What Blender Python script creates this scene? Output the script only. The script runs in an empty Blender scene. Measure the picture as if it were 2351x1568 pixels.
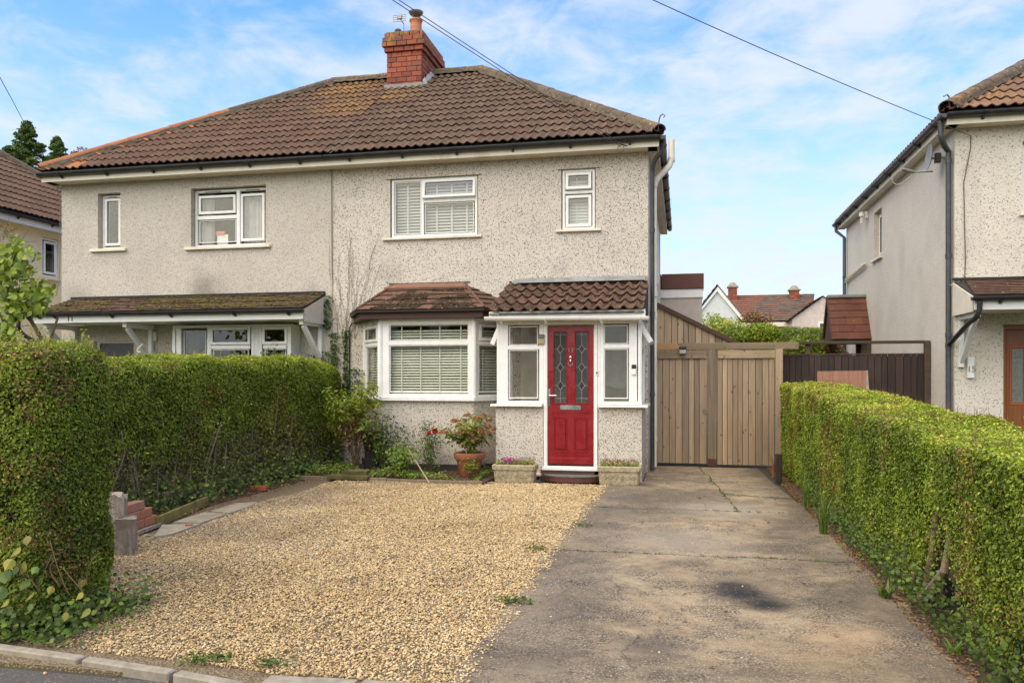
import bpy, bmesh, math, random
import numpy as np
from mathutils import Vector, Matrix, Euler
random.seed(7); rng = np.random.default_rng(7)
R = math.radians
sc = bpy.context.scene
col = sc.collection

# ------------------------------------------------------------------ camera, sky, sun, exposure
CAM_YAW, FPX = R(11.9), 1850.0          # focal length in units of the 2351-wide photograph
cd = bpy.data.cameras.new('camera'); cam = bpy.data.objects.new('camera', cd); col.objects.link(cam)
cam.location = (0, 0, 1.5); cam.rotation_euler = (R(90), 0, CAM_YAW)
cd.sensor_width = 36; cd.lens = 36 * FPX / 2351; cd.shift_y = 86 / 2351
cd.clip_start = .05; cd.clip_end = 3000
sc.camera = cam

SUN_EL, SUN_AZ = R(54), R(208)          # azimuth clockwise from +y (north)
world = bpy.data.worlds.new('World'); sc.world = world; world.use_nodes = True
wn, wl = world.node_tree.nodes, world.node_tree.links
wn.clear()
def WN(t, **k):
    n = wn.new(t)
    for a, b in k.items(): setattr(n, a, b)
    return n
out = WN('ShaderNodeOutputWorld'); bg = WN('ShaderNodeBackground')
sky = WN('ShaderNodeTexSky', sky_type='NISHITA', sun_disc=False)
sky.sun_elevation = SUN_EL; sky.sun_rotation = SUN_AZ
sky.air_density = 1.0; sky.dust_density = 0.6; sky.ozone_density = 1.5
tc = WN('ShaderNodeTexCoord')
sep = WN('ShaderNodeSeparateXYZ'); wl.new(tc.outputs['Generated'], sep.inputs[0])
def wmath(op, a, b=None, clamp=False):
    n = WN('ShaderNodeMath', operation=op, use_clamp=clamp)
    for i, v in enumerate((a, b)):
        if v is None: continue
        if isinstance(v, (int, float)): n.inputs[i].default_value = v
        else: wl.new(v, n.inputs[i])
    return n.outputs[0]
zc = wmath('ADD', wmath('MAXIMUM', sep.outputs[2], 0.0), 0.16)
cx = wmath('DIVIDE', sep.outputs[0], zc); cy = wmath('DIVIDE', sep.outputs[1], zc)
cmb = WN('ShaderNodeCombineXYZ'); wl.new(cx, cmb.inputs[0]); wl.new(cy, cmb.inputs[1])
def wnoise(scale, detail, rough, off, dist=0.0):
    mp = WN('ShaderNodeMapping'); mp.inputs['Location'].default_value = off
    wl.new(cmb.outputs[0], mp.inputs[0])
    n = WN('ShaderNodeTexNoise'); n.inputs['Scale'].default_value = scale
    n.inputs['Detail'].default_value = detail; n.inputs['Roughness'].default_value = rough
    n.inputs['Distortion'].default_value = dist
    wl.new(mp.outputs[0], n.inputs['Vector']); return n.outputs[0]
big = wnoise(0.55, 3, .5, (3.1, 1.7, 0)); fine = wnoise(4.6, 7, .60, (8, 2.2, 0), .3)
cl = wmath('ADD', wmath('MULTIPLY', big, .55), wmath('MULTIPLY', fine, .6))
mr = WN('ShaderNodeMapRange', interpolation_type='SMOOTHSTEP'); wl.new(cl, mr.inputs[0])
mr.inputs[1].default_value = .43; mr.inputs[2].default_value = .70; mr.inputs[3].default_value = 0.0; mr.inputs[4].default_value = .85
# thin high haze: whiter low in the sky, all the way round
hz = WN('ShaderNodeMapRange', interpolation_type='SMOOTHSTEP'); wl.new(sep.outputs[2], hz.inputs[0])
hz.inputs[1].default_value = .50; hz.inputs[2].default_value = 0.0; hz.inputs[3].default_value = 0; hz.inputs[4].default_value = .88
cf = mr.outputs[0]
hsv = WN('ShaderNodeHueSaturation'); hsv.inputs['Saturation'].default_value = 1.38; hsv.inputs['Hue'].default_value = .512
hsv.inputs['Value'].default_value = 1.22
wl.new(sky.outputs[0], hsv.inputs['Color'])
mh = WN('ShaderNodeMix', data_type='RGBA'); wl.new(hz.outputs[0], mh.inputs[0]); wl.new(hsv.outputs[0], mh.inputs[6]); mh.inputs[7].default_value = (2.25, 2.55, 2.82, 1)
mx = WN('ShaderNodeMix', data_type='RGBA'); wl.new(cf, mx.inputs[0]); wl.new(mh.outputs[2], mx.inputs[6])
mx.inputs[7].default_value = (2.75, 2.90, 3.0, 1)
wl.new(mx.outputs[2], bg.inputs[0]); bg.inputs[1].default_value = 0.10
wl.new(bg.outputs[0], out.inputs[0])

sd = bpy.data.lights.new('sun', 'SUN'); sun = bpy.data.objects.new('sun', sd); col.objects.link(sun)
sd.energy = 1.5; sd.angle = R(95); sd.color = (1, .87, .58)
dirs = Vector((math.sin(SUN_AZ) * math.cos(SUN_EL), math.cos(SUN_AZ) * math.cos(SUN_EL), math.sin(SUN_EL)))
sun.rotation_euler = dirs.to_track_quat('Z', 'Y').to_euler()
sc.view_settings.view_transform = 'Standard'; sc.view_settings.look = 'None'
sc.view_settings.exposure = 1.66; sc.view_settings.gamma = 1; sc.view_settings.use_curve_mapping = False
sc.render.engine = 'CYCLES'
sc.cycles.max_bounces = 7; sc.cycles.diffuse_bounces = 3; sc.cycles.glossy_bounces = 3; sc.cycles.transparent_max_bounces = 12
sc.cycles.caustics_reflective = False; sc.cycles.caustics_refractive = False
sc.cycles.use_denoising = True

# ------------------------------------------------------------------ measuring helper (photograph point + known plane -> place)
def P(u, v, x=None, y=None, z=None):
    t = (u - 1175) / FPX; s = (870 - v) / FPX
    dx = -math.sin(CAM_YAW) + t * math.cos(CAM_YAW); dy = math.cos(CAM_YAW) + t * math.sin(CAM_YAW)
    D = y / dy if y is not None else (x / dx if x is not None else (z - 1.5) / s)
    return Vector((D * dx, D * dy, 1.5 + D * s))

# ------------------------------------------------------------------ materials
MATS = {}
class NT:
    def __init__(s, name):
        s.m = bpy.data.materials.new(name); s.m.use_nodes = True
        s.n = s.m.node_tree.nodes; s.l = s.m.node_tree.links; s.n.clear()
        s.out = s.n.new('ShaderNodeOutputMaterial'); s.b = s.n.new('ShaderNodeBsdfPrincipled')
        s.l.new(s.b.outputs[0], s.out.inputs[0])
        s.geo = s.n.new('ShaderNodeNewGeometry'); s.pos = s.geo.outputs['Position']
    def link(s, a, b): s.l.new(a, b)
    def set(s, sock, v):
        if hasattr(v, 'is_output'): s.l.new(v, sock)
        elif isinstance(v, (tuple, list)) and len(v) == 3 and len(sock.default_value) == 4: sock.default_value = (*v, 1)
        else: sock.default_value = v
    def noise(s, scale, detail=3, rough=.55, vec=None, dist=0, stretch=None, out=0):
        v = vec or s.pos
        if stretch:
            mp = s.n.new('ShaderNodeMapping'); mp.inputs['Scale'].default_value = stretch; s.l.new(v, mp.inputs[0]); v = mp.outputs[0]
        t = s.n.new('ShaderNodeTexNoise'); s.l.new(v, t.inputs['Vector'])
        t.inputs['Scale'].default_value = scale; t.inputs['Detail'].default_value = detail
        t.inputs['Roughness'].default_value = rough; t.inputs['Distortion'].default_value = dist
        return t.outputs[out]
    def vor(s, scale, feature='F1', out=0, vec=None, rand=1.0, stretch=None):
        v = vec or s.pos
        if stretch:
            mp = s.n.new('ShaderNodeMapping'); mp.inputs['Scale'].default_value = stretch; s.l.new(v, mp.inputs[0]); v = mp.outputs[0]
        t = s.n.new('ShaderNodeTexVoronoi'); t.feature = feature; t.inputs['Scale'].default_value = scale
        t.inputs['Randomness'].default_value = rand; s.l.new(v, t.inputs['Vector']); return t.outputs[out]
    def math(s, op, a, b=0.0, clamp=False):
        n = s.n.new('ShaderNodeMath'); n.operation = op; n.use_clamp = clamp
        s.set(n.inputs[0], a); s.set(n.inputs[1], b); return n.outputs[0]
    def rng(s, v, a, b, c=0.0, d=1.0, smooth=True):
        n = s.n.new('ShaderNodeMapRange'); n.interpolation_type = 'SMOOTHSTEP' if smooth else 'LINEAR'
        s.l.new(v, n.inputs[0])
        for i, k in enumerate((a, b, c, d)): n.inputs[i + 1].default_value = k
        return n.outputs[0]
    def mix(s, f, a, b, mode='MIX'):
        n = s.n.new('ShaderNodeMix'); n.data_type = 'RGBA'; n.blend_type = mode
        s.set(n.inputs[0], f); s.set(n.inputs[6], a); s.set(n.inputs[7], b); return n.outputs[2]
    def ramp(s, v, stops):
        n = s.n.new('ShaderNodeValToRGB'); s.l.new(v, n.inputs[0]); e = n.color_ramp.elements
        while len(e) < len(stops): e.new(.5)
        for i, (p, c) in enumerate(stops): e[i].position = p; e[i].color = (*c, 1)
        return n.outputs[0]
    def rand(s):
        return s.n.new('ShaderNodeObjectInfo').outputs['Random']
    def attr(s, name, typ='GEOMETRY'):
        n = s.n.new('ShaderNodeAttribute'); n.attribute_name = name; n.attribute_type = typ; return n.outputs['Fac']
    def bump(s, h, strength=.5, dist=.01, normal=None):
        n = s.n.new('ShaderNodeBump'); n.inputs['Strength'].default_value = strength; n.inputs['Distance'].default_value = dist
        s.l.new(h, n.inputs['Height'])
        if normal: s.l.new(normal, n.inputs['Normal'])
        return n.outputs[0]
    def done(s, color, rough=.8, bump=None, metal=0, spec=None):
        s.set(s.b.inputs['Base Color'], color); s.set(s.b.inputs['Roughness'], rough); s.b.inputs['Metallic'].default_value = metal
        if spec is not None: s.b.inputs['Specular IOR Level'].default_value = spec
        if bump: s.l.new(bump, s.b.inputs['Normal'])
        MATS[s.m.name] = s.m; return s.m
    def spot(s, centre, radius, soft=1.0, wob=0):
        "mask 1 at centre fading to 0 at radius (world position), edge broken by noise"
        d = s.n.new('ShaderNodeVectorMath'); d.operation = 'DISTANCE'; s.l.new(s.pos, d.inputs[0]); d.inputs[1].default_value = centre
        v = d.outputs['Value']
        if wob: v = s.math('ADD', v, s.math('MULTIPLY', s.math('SUBTRACT', s.noise(2.2 / radius, 5, .65), .5), wob))
        return s.rng(v, radius, radius * (1 - soft), 0, 1)

def plain(name, c, rough=.5, var=.12, metal=0, scale=6, grime=0.0, spec=None):
    t = NT(name); n = t.noise(scale, 5, .6)
    f = t.rng(n, .3, .7, 1 - var, 1 + var)
    base = t.mix(1.0, c, (1, 1, 1)); mul = t.n.new('ShaderNodeVectorMath'); mul.operation = 'SCALE'
    rgb = t.n.new('ShaderNodeRGB'); rgb.outputs[0].default_value = (*c, 1)
    t.l.new(rgb.outputs[0], mul.inputs[0]); t.l.new(f, mul.inputs['Scale']); cc = mul.outputs[0]
    if grime:
        g = t.rng(t.noise(2.5, 6, .7, stretch=(1, 1, .35)), .5, .75, 0, grime)
        cc = t.mix(g, cc, tuple(k * .45 for k in (c[0], c[1] * .92, c[2] * .75)))
    return t.done(cc, t.rng(n, .3, .7, max(.05, rough - .08), min(1, rough + .08)), None, metal, spec)

def pebbledash(name, base, base2, dark, specks, cell, bump=.9, dens=.30, stain=.25, spots=()):
    t = NT(name)
    wob = t.noise(cell * .9, 2, .5, out=1)
    v2 = t.n.new('ShaderNodeVectorMath'); v2.operation = 'MULTIPLY_ADD'; t.l.new(wob, v2.inputs[0]); v2.inputs[1].default_value = (.012, .012, .012); t.l.new(t.pos, v2.inputs[2])
    zs = t.n.new('ShaderNodeSeparateXYZ'); t.l.new(t.pos, zs.inputs[0])
    d = t.vor(cell, vec=v2.outputs[0]); c = t.vor(cell, out=1, vec=v2.outputs[0])
    sp = t.n.new('ShaderNodeSeparateColor'); t.l.new(c, sp.inputs[0])
    pick = t.rng(sp.outputs[0], 1 - dens, 1 - dens + .01)
    size = t.rng(sp.outputs[1], 0, 1, .28, .55, False)
    inside = t.rng(t.math('SUBTRACT', d, size), .04, -.04)
    m = t.math('MULTIPLY', pick, inside)
    tone = t.mix(t.rng(t.noise(1.3, 4, .6), .35, .7), base, base2)
    tone = t.mix(t.math('MULTIPLY', t.rng(sp.outputs[2], .0, 1), .35), tone, tuple(k * .72 for k in base))
    streak = t.rng(t.noise(1.1, 6, .7, stretch=(1.6, 1.6, .28)), .52, .80, 0, stain)
    tone = t.mix(streak, tone, tuple(k * f for k, f in zip(base, (.55, .54, .50))))
    low = t.math('MULTIPLY', t.rng(zs.outputs[2], .42, .02), t.rng(t.noise(3.5, 6, .7), .35, .65)); tone = t.mix(t.math('MULTIPLY', low, .6), tone, (.16, .135, .095))
    blot = t.math('MULTIPLY', t.rng(t.noise(.7, 6, .65), .50, .68), .14); tone = t.mix(blot, tone, (.30, .27, .22))
    if spots:
        for cen, rad, st_ in spots: tone = t.mix(t.math('MULTIPLY', t.spot(cen, rad, 1.0, rad * .8), st_), tone, (.17, .15, .12))
    dk = t.mix(t.rng(sp.outputs[2], .55, .6), dark, specks)
    cc = t.mix(m, tone, dk)
    h = t.math('ADD', t.math('MULTIPLY', t.math('SUBTRACT', 1.0, d), 1.0), t.noise(cell * 1.7, 3, .6))
    return t.done(cc, .92, t.bump(h, bump, .012))

def tilemat(name, c1, c2, c3, lichen=.5, moss=.0, orange=None, spots=()):
    t = NT(name); r = t.rand()
    cc = t.ramp(r, [(0, c1), (.5, c2), (1, c3)])
    n = t.noise(9, 6, .65); cc = t.mix(t.rng(n, .35, .75, 0, .45), cc, tuple(k * 1.5 for k in c2))
    n2 = t.noise(3.1, 6, .7); cc = t.mix(t.rng(n2, .45, .75, 0, .5), cc, tuple(k * .5 for k in c1))
    if moss:
        mm = t.rng(t.noise(5.0, 7, .72), .62 - moss * .3, .72, 0, .9)
        cc = t.mix(mm, cc, t.mix(t.rng(t.noise(30, 3), .35, .65), (.045, .028, .014), (.085, .062, .022)))
    for cen, rad, strength in spots:
        sp = t.math('MULTIPLY', t.spot(cen, rad, 1.0, rad * .9), t.rng(t.noise(14, 6, .75), .46, .6))
        cc = t.mix(t.math('MULTIPLY', sp, strength), cc, (.42, .22, .03))
    if lichen:
        d = t.vor(13); s_ = t.vor(13, out=1); sp = t.n.new('ShaderNodeSeparateColor'); t.l.new(s_, sp.inputs[0])
        a = t.math('MULTIPLY', t.rng(d, .22, .12), t.rng(sp.outputs[0], 1 - .16 * lichen, 1 - .14 * lichen))
        a = t.math('MULTIPLY', a, t.rng(t.noise(60, 3), .4, .55))
        cc = t.mix(a, cc, (.42, .36, .28) if lichen < 1.5 else (.60, .50, .40))
    h = t.noise(70, 4, .7)
    return t.done(cc, .9, t.bump(h, .5, .006))

def leafmat(name, stops, rough=.45, trans=.28):
    t = NT(name); tv = t.attr('tint')
    cc = t.ramp(tv, stops)
    t.done(cc, rough)
    t.b.inputs['Specular IOR Level'].default_value = .35
    tr = t.n.new('ShaderNodeBsdfTranslucent'); t.l.new(cc, tr.inputs[0])
    ms = t.n.new('ShaderNodeMixShader'); ms.inputs[0].default_value = trans
    t.l.new(t.b.outputs[0], ms.inputs[1]); t.l.new(tr.outputs[0], ms.inputs[2]); t.l.new(ms.outputs[0], t.out.inputs[0])
    return t.m

def woodmat(name, c1, c2, dark, knots=True, axis='z', green=0.0, rough=.8):
    t = NT(name); r = t.rand()
    off = t.n.new('ShaderNodeCombineXYZ'); t.l.new(t.math('MULTIPLY', r, 37.0), off.inputs[0]); t.l.new(t.math('MULTIPLY', r, 91.0), off.inputs[2])
    ad = t.n.new('ShaderNodeVectorMath'); t.l.new(t.pos, ad.inputs[0]); t.l.new(off.outputs[0], ad.inputs[1]); v = ad.outputs[0]
    st = {'z': (22, 22, 1.1), 'x': (1.1, 22, 22), 'y': (22, 1.1, 22)}[axis]
    g = t.noise(1.6, 6, .6, vec=v, stretch=st, dist=.8)
    cc = t.mix(t.rng(g, .3, .7), c1, c2)
    b = t.rng(r, 0, 1, .66, 1.28, False); sc_ = t.n.new('ShaderNodeVectorMath'); sc_.operation = 'SCALE'
    t.l.new(cc, sc_.inputs[0]); t.l.new(b, sc_.inputs['Scale']); cc = sc_.outputs[0]
    big_ = t.noise(1.4, 5, .6, vec=v, stretch=(1, 1, .5)); cc = t.mix(t.rng(big_, .52, .78, 0, .55), cc, dark)
    if knots:
        kd = t.vor(7.0, vec=v, stretch=(1.3, 1.3, .75)); k = t.rng(kd, .17, .07)
        cc = t.mix(t.math('MULTIPLY', k, .8), cc, tuple(x * .35 for x in c1))
    if green: cc = t.mix(t.rng(t.noise(3, 5), .5, .7, 0, green), cc, (.12, .13, .035))
    return t.done(cc, rough, t.bump(g, .35, .01))

def glassmat(name, tint=.97, extra=.01, rough=.0):
    t = NT(name); t.n.remove(t.b)
    tr = t.n.new('ShaderNodeBsdfTransparent'); tr.inputs[0].default_value = (tint, tint * 1.0, tint * .985, 1)
    gl = t.n.new('ShaderNodeBsdfGlossy'); gl.inputs['Roughness'].default_value = rough
    wob = t.noise(1.7, 2, .4); bp = t.bump(wob, .25, .02); t.l.new(bp, gl.inputs['Normal'])
    dt = t.n.new('ShaderNodeVectorMath'); dt.operation = 'DOT_PRODUCT'; t.l.new(t.geo.outputs['Normal'], dt.inputs[0]); t.l.new(t.geo.outputs['Incoming'], dt.inputs[1])
    c1 = t.math('SUBTRACT', 1.0, t.math('ABSOLUTE', dt.outputs['Value']), clamp=True)      # Schlick, the same from both sides of the pane
    f = t.math('ADD', t.math('MULTIPLY', t.math('POWER', c1, 5.0), .9), .042 + extra, clamp=True)
    ms = t.n.new('ShaderNodeMixShader'); t.l.new(f, ms.inputs[0]); t.l.new(tr.outputs[0], ms.inputs[1]); t.l.new(gl.outputs[0], ms.inputs[2])
    t.l.new(ms.outputs[0], t.out.inputs[0]); MATS[name] = t.m; return t.m

M_WALL13 = pebbledash('render_speckled', (.78, .70, .59), (.72, .645, .54), (.035, .032, .03), (.22, .17, .12), 68, dens=.34, stain=.22, spots=(((-4.9, 13.18, 3.3), .35, .25), ((-2.0, 13.18, 3.3), .3, .2)))
M_WALL11 = pebbledash('render_fine_grey', (.70, .63, .53), (.64, .57, .475), (.17, .145, .12), (.26, .22, .18), 66, dens=.35, stain=.30, spots=(((-8.5, 13.18, 3.08), .55, .6), ((-11.2, 13.18, 3.0), .5, .35), ((-6.4, 13.18, 3.0), .3, .3)))
M_WALL15 = pebbledash('render_fine_white', (.76, .69, .58), (.70, .635, .53), (.24, .21, .18), (.34, .29, .24), 58, dens=.22, bump=.7, stain=.35)
M_CREAM = plain('render_cream', (.84, .70, .46), .9, .08, scale=25)
M_PINK = plain('render_pale_pink', (.60, .50, .44), .9, .10, grime=.4)
M_PALE = plain('render_pale_white', (.62, .64, .62), .9, .06)
M_UPVC = plain('white_upvc', (.82, .80, .75), .32, .03, grime=.10)
M_UPVC2 = plain('white_upvc_clean', (.84, .82, .77), .28, .03, grime=.05)
M_CREAMP = plain('cream_paint', (.74, .67, .53), .5, .06, grime=.45)
M_BLACKP = plain('black_plastic', (.022, .022, .022), .38, .3)
M_GREYPIPE = plain('grey_plastic', (.055, .056, .058), .42, .25)
M_RUBBER = plain('black_seal', (.02, .02, .02), .7)
M_INT = plain('interior_plaster', (.45, .41, .35), .95)
M_INTFLOOR = plain('interior_floor', (.14, .09, .06), .8)
M_GLASS = glassmat('window_glass'); M_GLASSD = glassmat('dark_window_glass', .75, .05)
M_FROST = plain('frosted_glass', (.16, .16, .14), .18, .25, scale=20)
M_BLIND = plain('blind_pale_sage', (.76, .78, .64), .5, .04)
M_BLINDW = plain('blind_white', (.52, .54, .54), .55, .04)
M_CURTAIN = plain('curtain_cloth', (.55, .53, .52), .95, .1)
M_RED = plain('red_paint', (.235, .0035, .009), .30, .06, spec=.6)
M_CHROME = plain('chrome', (.75, .75, .75), .16, .05, metal=1)
M_BRASS = plain('brass', (.55, .36, .10), .3, .1, metal=1)
M_LEAD = plain('lead_sheet', (.24, .245, .23), .6, .2, grime=.4)
M_MORTAR = plain('lichened_mortar', (.125, .10, .066), .95, .35, scale=14)
M_FELT = plain('roof_felt', (.03, .025, .02), .95)
M_TILE13 = tilemat('tiles_brown', (.088, .048, .027), (.11, .062, .035), (.135, .08, .046), 1.4, 0,
                   spots=(((-5.9, 15.7, 7.3), .8, .8), ((-6.6, 15.2, 6.9), .6, .7), ((-6.9, 16.6, 8.0), .9, .8)))
M_TILE11 = tilemat('tiles_redbrown', (.092, .048, .026), (.118, .063, .035), (.145, .08, .046), 1.3, 0,
                   spots=(((-6.6, 15.2, 6.9), 1.0, .8), ((-7.0, 16.3, 7.7), 1.1, .9)))
M_TILEOR = tilemat('tiles_orange_new', (.28, .10, .04), (.34, .13, .05), (.38, .15, .07), .3)
M_TILE15 = tilemat('tiles_terracotta', (.135, .072, .048), (.17, .092, .062), (.205, .115, .078), 1.3, 0,
                   spots=(((4.2, 13.4, 5.7), 1.4, .7),))
M_TILEMOSS = tilemat('tiles_mossy', (.10, .045, .027), (.13, .06, .036), (.165, .085, .055), 3.2, .80)
M_TILEPLAIN = tilemat('tiles_plain_mossy', (.10, .055, .036), (.14, .075, .048), (.18, .10, .066), 1.3, .62)
M_CAP = tilemat('ridge_tiles', (.085, .055, .036), (.115, .078, .050), (.14, .10, .066), 3.0, .35,
                spots=(((-6.5, 16.9, 8.2), 1.3, .9), ((-4.3, 16.9, 8.3), .7, .5), ((-.3, 13, 5.5), .7, .5), ((4, 13, 5.6), 1.2, .6)))
M_CAPOR = tilemat('ridge_tiles_orange', (.30, .11, .045), (.34, .13, .055), (.30, .14, .08), .4)
def brickmat():
    t = NT('chimney_brick'); cc = t.ramp(t.rand(), [(0, (.20, .055, .035)), (.35, (.33, .085, .045)), (.7, (.42, .11, .055)), (1, (.24, .085, .06))])
    cc = t.mix(t.rng(t.noise(12, 6, .7), .45, .7, 0, .6), cc, (.12, .06, .045))
    z = t.n.new('ShaderNodeSeparateXYZ'); t.l.new(t.pos, z.inputs[0])
    up = t.math('MULTIPLY', t.rng(z.outputs[2], 8.45, 8.72), t.rng(t.noise(5.5, 6, .7), .46, .58))
    cc = t.mix(up, cc, t.mix(t.rng(t.noise(4), .4, .6), (.36, .21, .045), (.13, .11, .06)))
    return t.done(cc, .9, t.bump(t.noise(60, 4, .7), .5, .006))
M_BRICK = brickmat()
def brickmat2():
    t = NT('loose_brick'); cc = t.ramp(t.rand(), [(0, (.34, .12, .07)), (.5, (.42, .16, .09)), (1, (.30, .19, .15))])
    cc = t.mix(t.rng(t.noise(14, 6, .7), .42, .7, 0, .6), cc, (.20, .13, .10))
    return t.done(cc, .9, t.bump(t.noise(60, 4, .7), .5, .006))
M_BRICK2 = brickmat2()
M_TERRA = plain('terracotta', (.31, .105, .05), .75, .2, grime=.35, scale=9)
M_POT = plain('chimney_clay', (.50, .19, .085), .7, .15, grime=.3)
M_STONE = plain('planter_stone', (.38, .315, .20), .95, .3, grime=.55, scale=22)
M_GREYSTONE = plain('paving_stone', (.34, .285, .205), .95, .2, grime=.5, scale=12)
M_KERB = plain('kerb_concrete', (.29, .25, .19), .95, .22, grime=.5, scale=14)
M_MOSSTONE = plain('mossy_stone', (.12, .10, .035), .98, .35, grime=.4)
M_MOSS = plain('moss', (.060, .040, .018), 1, .5, scale=20)
M_MOSSG = plain('moss_green', (.13, .115, .02), 1, .4, scale=20)
M_FENCE = woodmat('weathered_pine', (.32, .225, .14), (.42, .31, .20), (.20, .135, .09))
M_FENCEX = woodmat('weathered_pine_rail', (.27, .19, .115), (.35, .26, .165), (.19, .13, .08), axis='x', green=.35)
M_DARKW = woodmat('dark_stained_wood', (.030, .018, .014), (.055, .032, .024), (.02, .013, .011), False)
M_DARKWX = woodmat('dark_stained_rail', (.060, .038, .026), (.095, .062, .042), (.04, .025, .018), False, 'x')
M_BROWNW = woodmat('brown_painted_wood', (.075, .035, .024), (.10, .05, .034), (.05, .03, .02), False, 'x')
M_REDBRD = woodmat('red_brown_board', (.26, .12, .075), (.33, .17, .115), (.20, .09, .06), False)
M_OAKDOOR = woodmat('orange_brown_door', (.25, .075, .014), (.31, .10, .02), (.20, .06, .012), False, rough=.35)
M_BARK = woodmat('bark', (.17, .125, .08), (.26, .20, .13), (.10, .08, .05), False)
M_BARKD = plain('twig_brown', (.13, .085, .045), .95, .35)
M_LOG = woodmat('bleached_log', (.28, .22, .165), (.44, .37, .29), (.15, .10, .07), True)
M_SOIL = plain('soil', (.075, .052, .034), 1, .45, scale=18)
M_CORE = plain('hedge_core_shade', (.085, .072, .034), 1, .5, scale=30)  # dark tone stands in for the shade inside the hedges
M_DOORBLK = plain('black_door_paint', (.02, .02, .024), .3)
M_FELTG = plain('felt_brown_band', (.13, .055, .04), .8, .15)
M_METAL = plain('aerial_metal', (.25, .24, .22), .45, .2, metal=.7)
M_DISH = plain('dish_grey', (.22, .23, .24), .5, .1)
M_CABLE = plain('cable_black', (.085, .07, .06), .6)
M_CABLEB = plain('cable_beige', (.42, .36, .28), .7)
M_PLATEW = plain('painted_white', (.74, .73, .69), .45, .03)
M_DARKPOT = plain('black_pot', (.02, .018, .016), .6)
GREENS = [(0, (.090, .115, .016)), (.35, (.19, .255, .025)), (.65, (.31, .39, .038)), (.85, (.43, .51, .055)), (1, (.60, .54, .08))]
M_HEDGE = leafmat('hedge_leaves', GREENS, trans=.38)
M_HEDGEL = leafmat('hedge_leaves_bright', [(0, (.080, .115, .014)), (.3, (.17, .24, .022)), (.6, (.30, .38, .034)), (.85, (.45, .53, .055)), (1, (.60, .55, .08))])
M_IVY = leafmat('ivy_leaves', [(0, (.035, .060, .016)), (.5, (.09, .15, .028)), (.85, (.20, .29, .04)), (1, (.38, .44, .06))])
M_BROWNL = leafmat('dry_leaves', [(0, (.16, .07, .025)), (.5, (.28, .14, .05)), (1, (.40, .25, .10))])
M_LIME = leafmat('lime_leaves', [(0, (.10, .16, .015)), (.5, (.26, .34, .03)), (1, (.45, .46, .06))], trans=.35)
M_REDL = leafmat('red_tinged_leaves', [(0, (.20, .05, .02)), (.5, (.24, .14, .05)), (1, (.34, .20, .09))])
M_CONIF = leafmat('conifer_needles', [(0, (.06, .10, .028)), (.5, (.13, .20, .045)), (1, (.26, .34, .07))])
M_FLRED = leafmat('flower_red', [(0, (.45, .01, .01)), (1, (.60, .05, .02))])
M_FLDRY = leafmat('flower_faded_red', [(0, (.25, .07, .035)), (.5, (.38, .13, .07)), (1, (.45, .22, .12))])
M_FLPINK = leafmat('flower_magenta', [(0, (.40, .02, .25)), (1, (.55, .08, .40))])
M_YELL = leafmat('leaf_yellow', [(0, (.30, .30, .03)), (1, (.52, .46, .08))])

# ------------------------------------------------------------------ object helpers
WORLD = {}
def reg(o, parent, Mw):
    if parent is not None:
        o.parent = parent; o.matrix_local = WORLD[parent.name].inverted() @ Mw
    else: o.matrix_world = Mw
    WORLD[o.name] = Mw; return o
def tag(o, label=None, cat=None, group=None, kind=None):
    if label: o['label'] = label
    if cat: o['category'] = cat
    if group: o['group'] = group
    if kind: o['kind'] = kind
    return o
def thing(name, label, cat, loc, group=None):
    o = bpy.data.objects.new(name, None); col.objects.link(o); o.empty_display_size = .2
    reg(o, None, Matrix.Translation(loc)); return tag(o, label, cat, group)
def inst(name, mesh, parent, Mw):
    o = bpy.data.objects.new(name, mesh); col.objects.link(o); return reg(o, parent, Mw)

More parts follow.
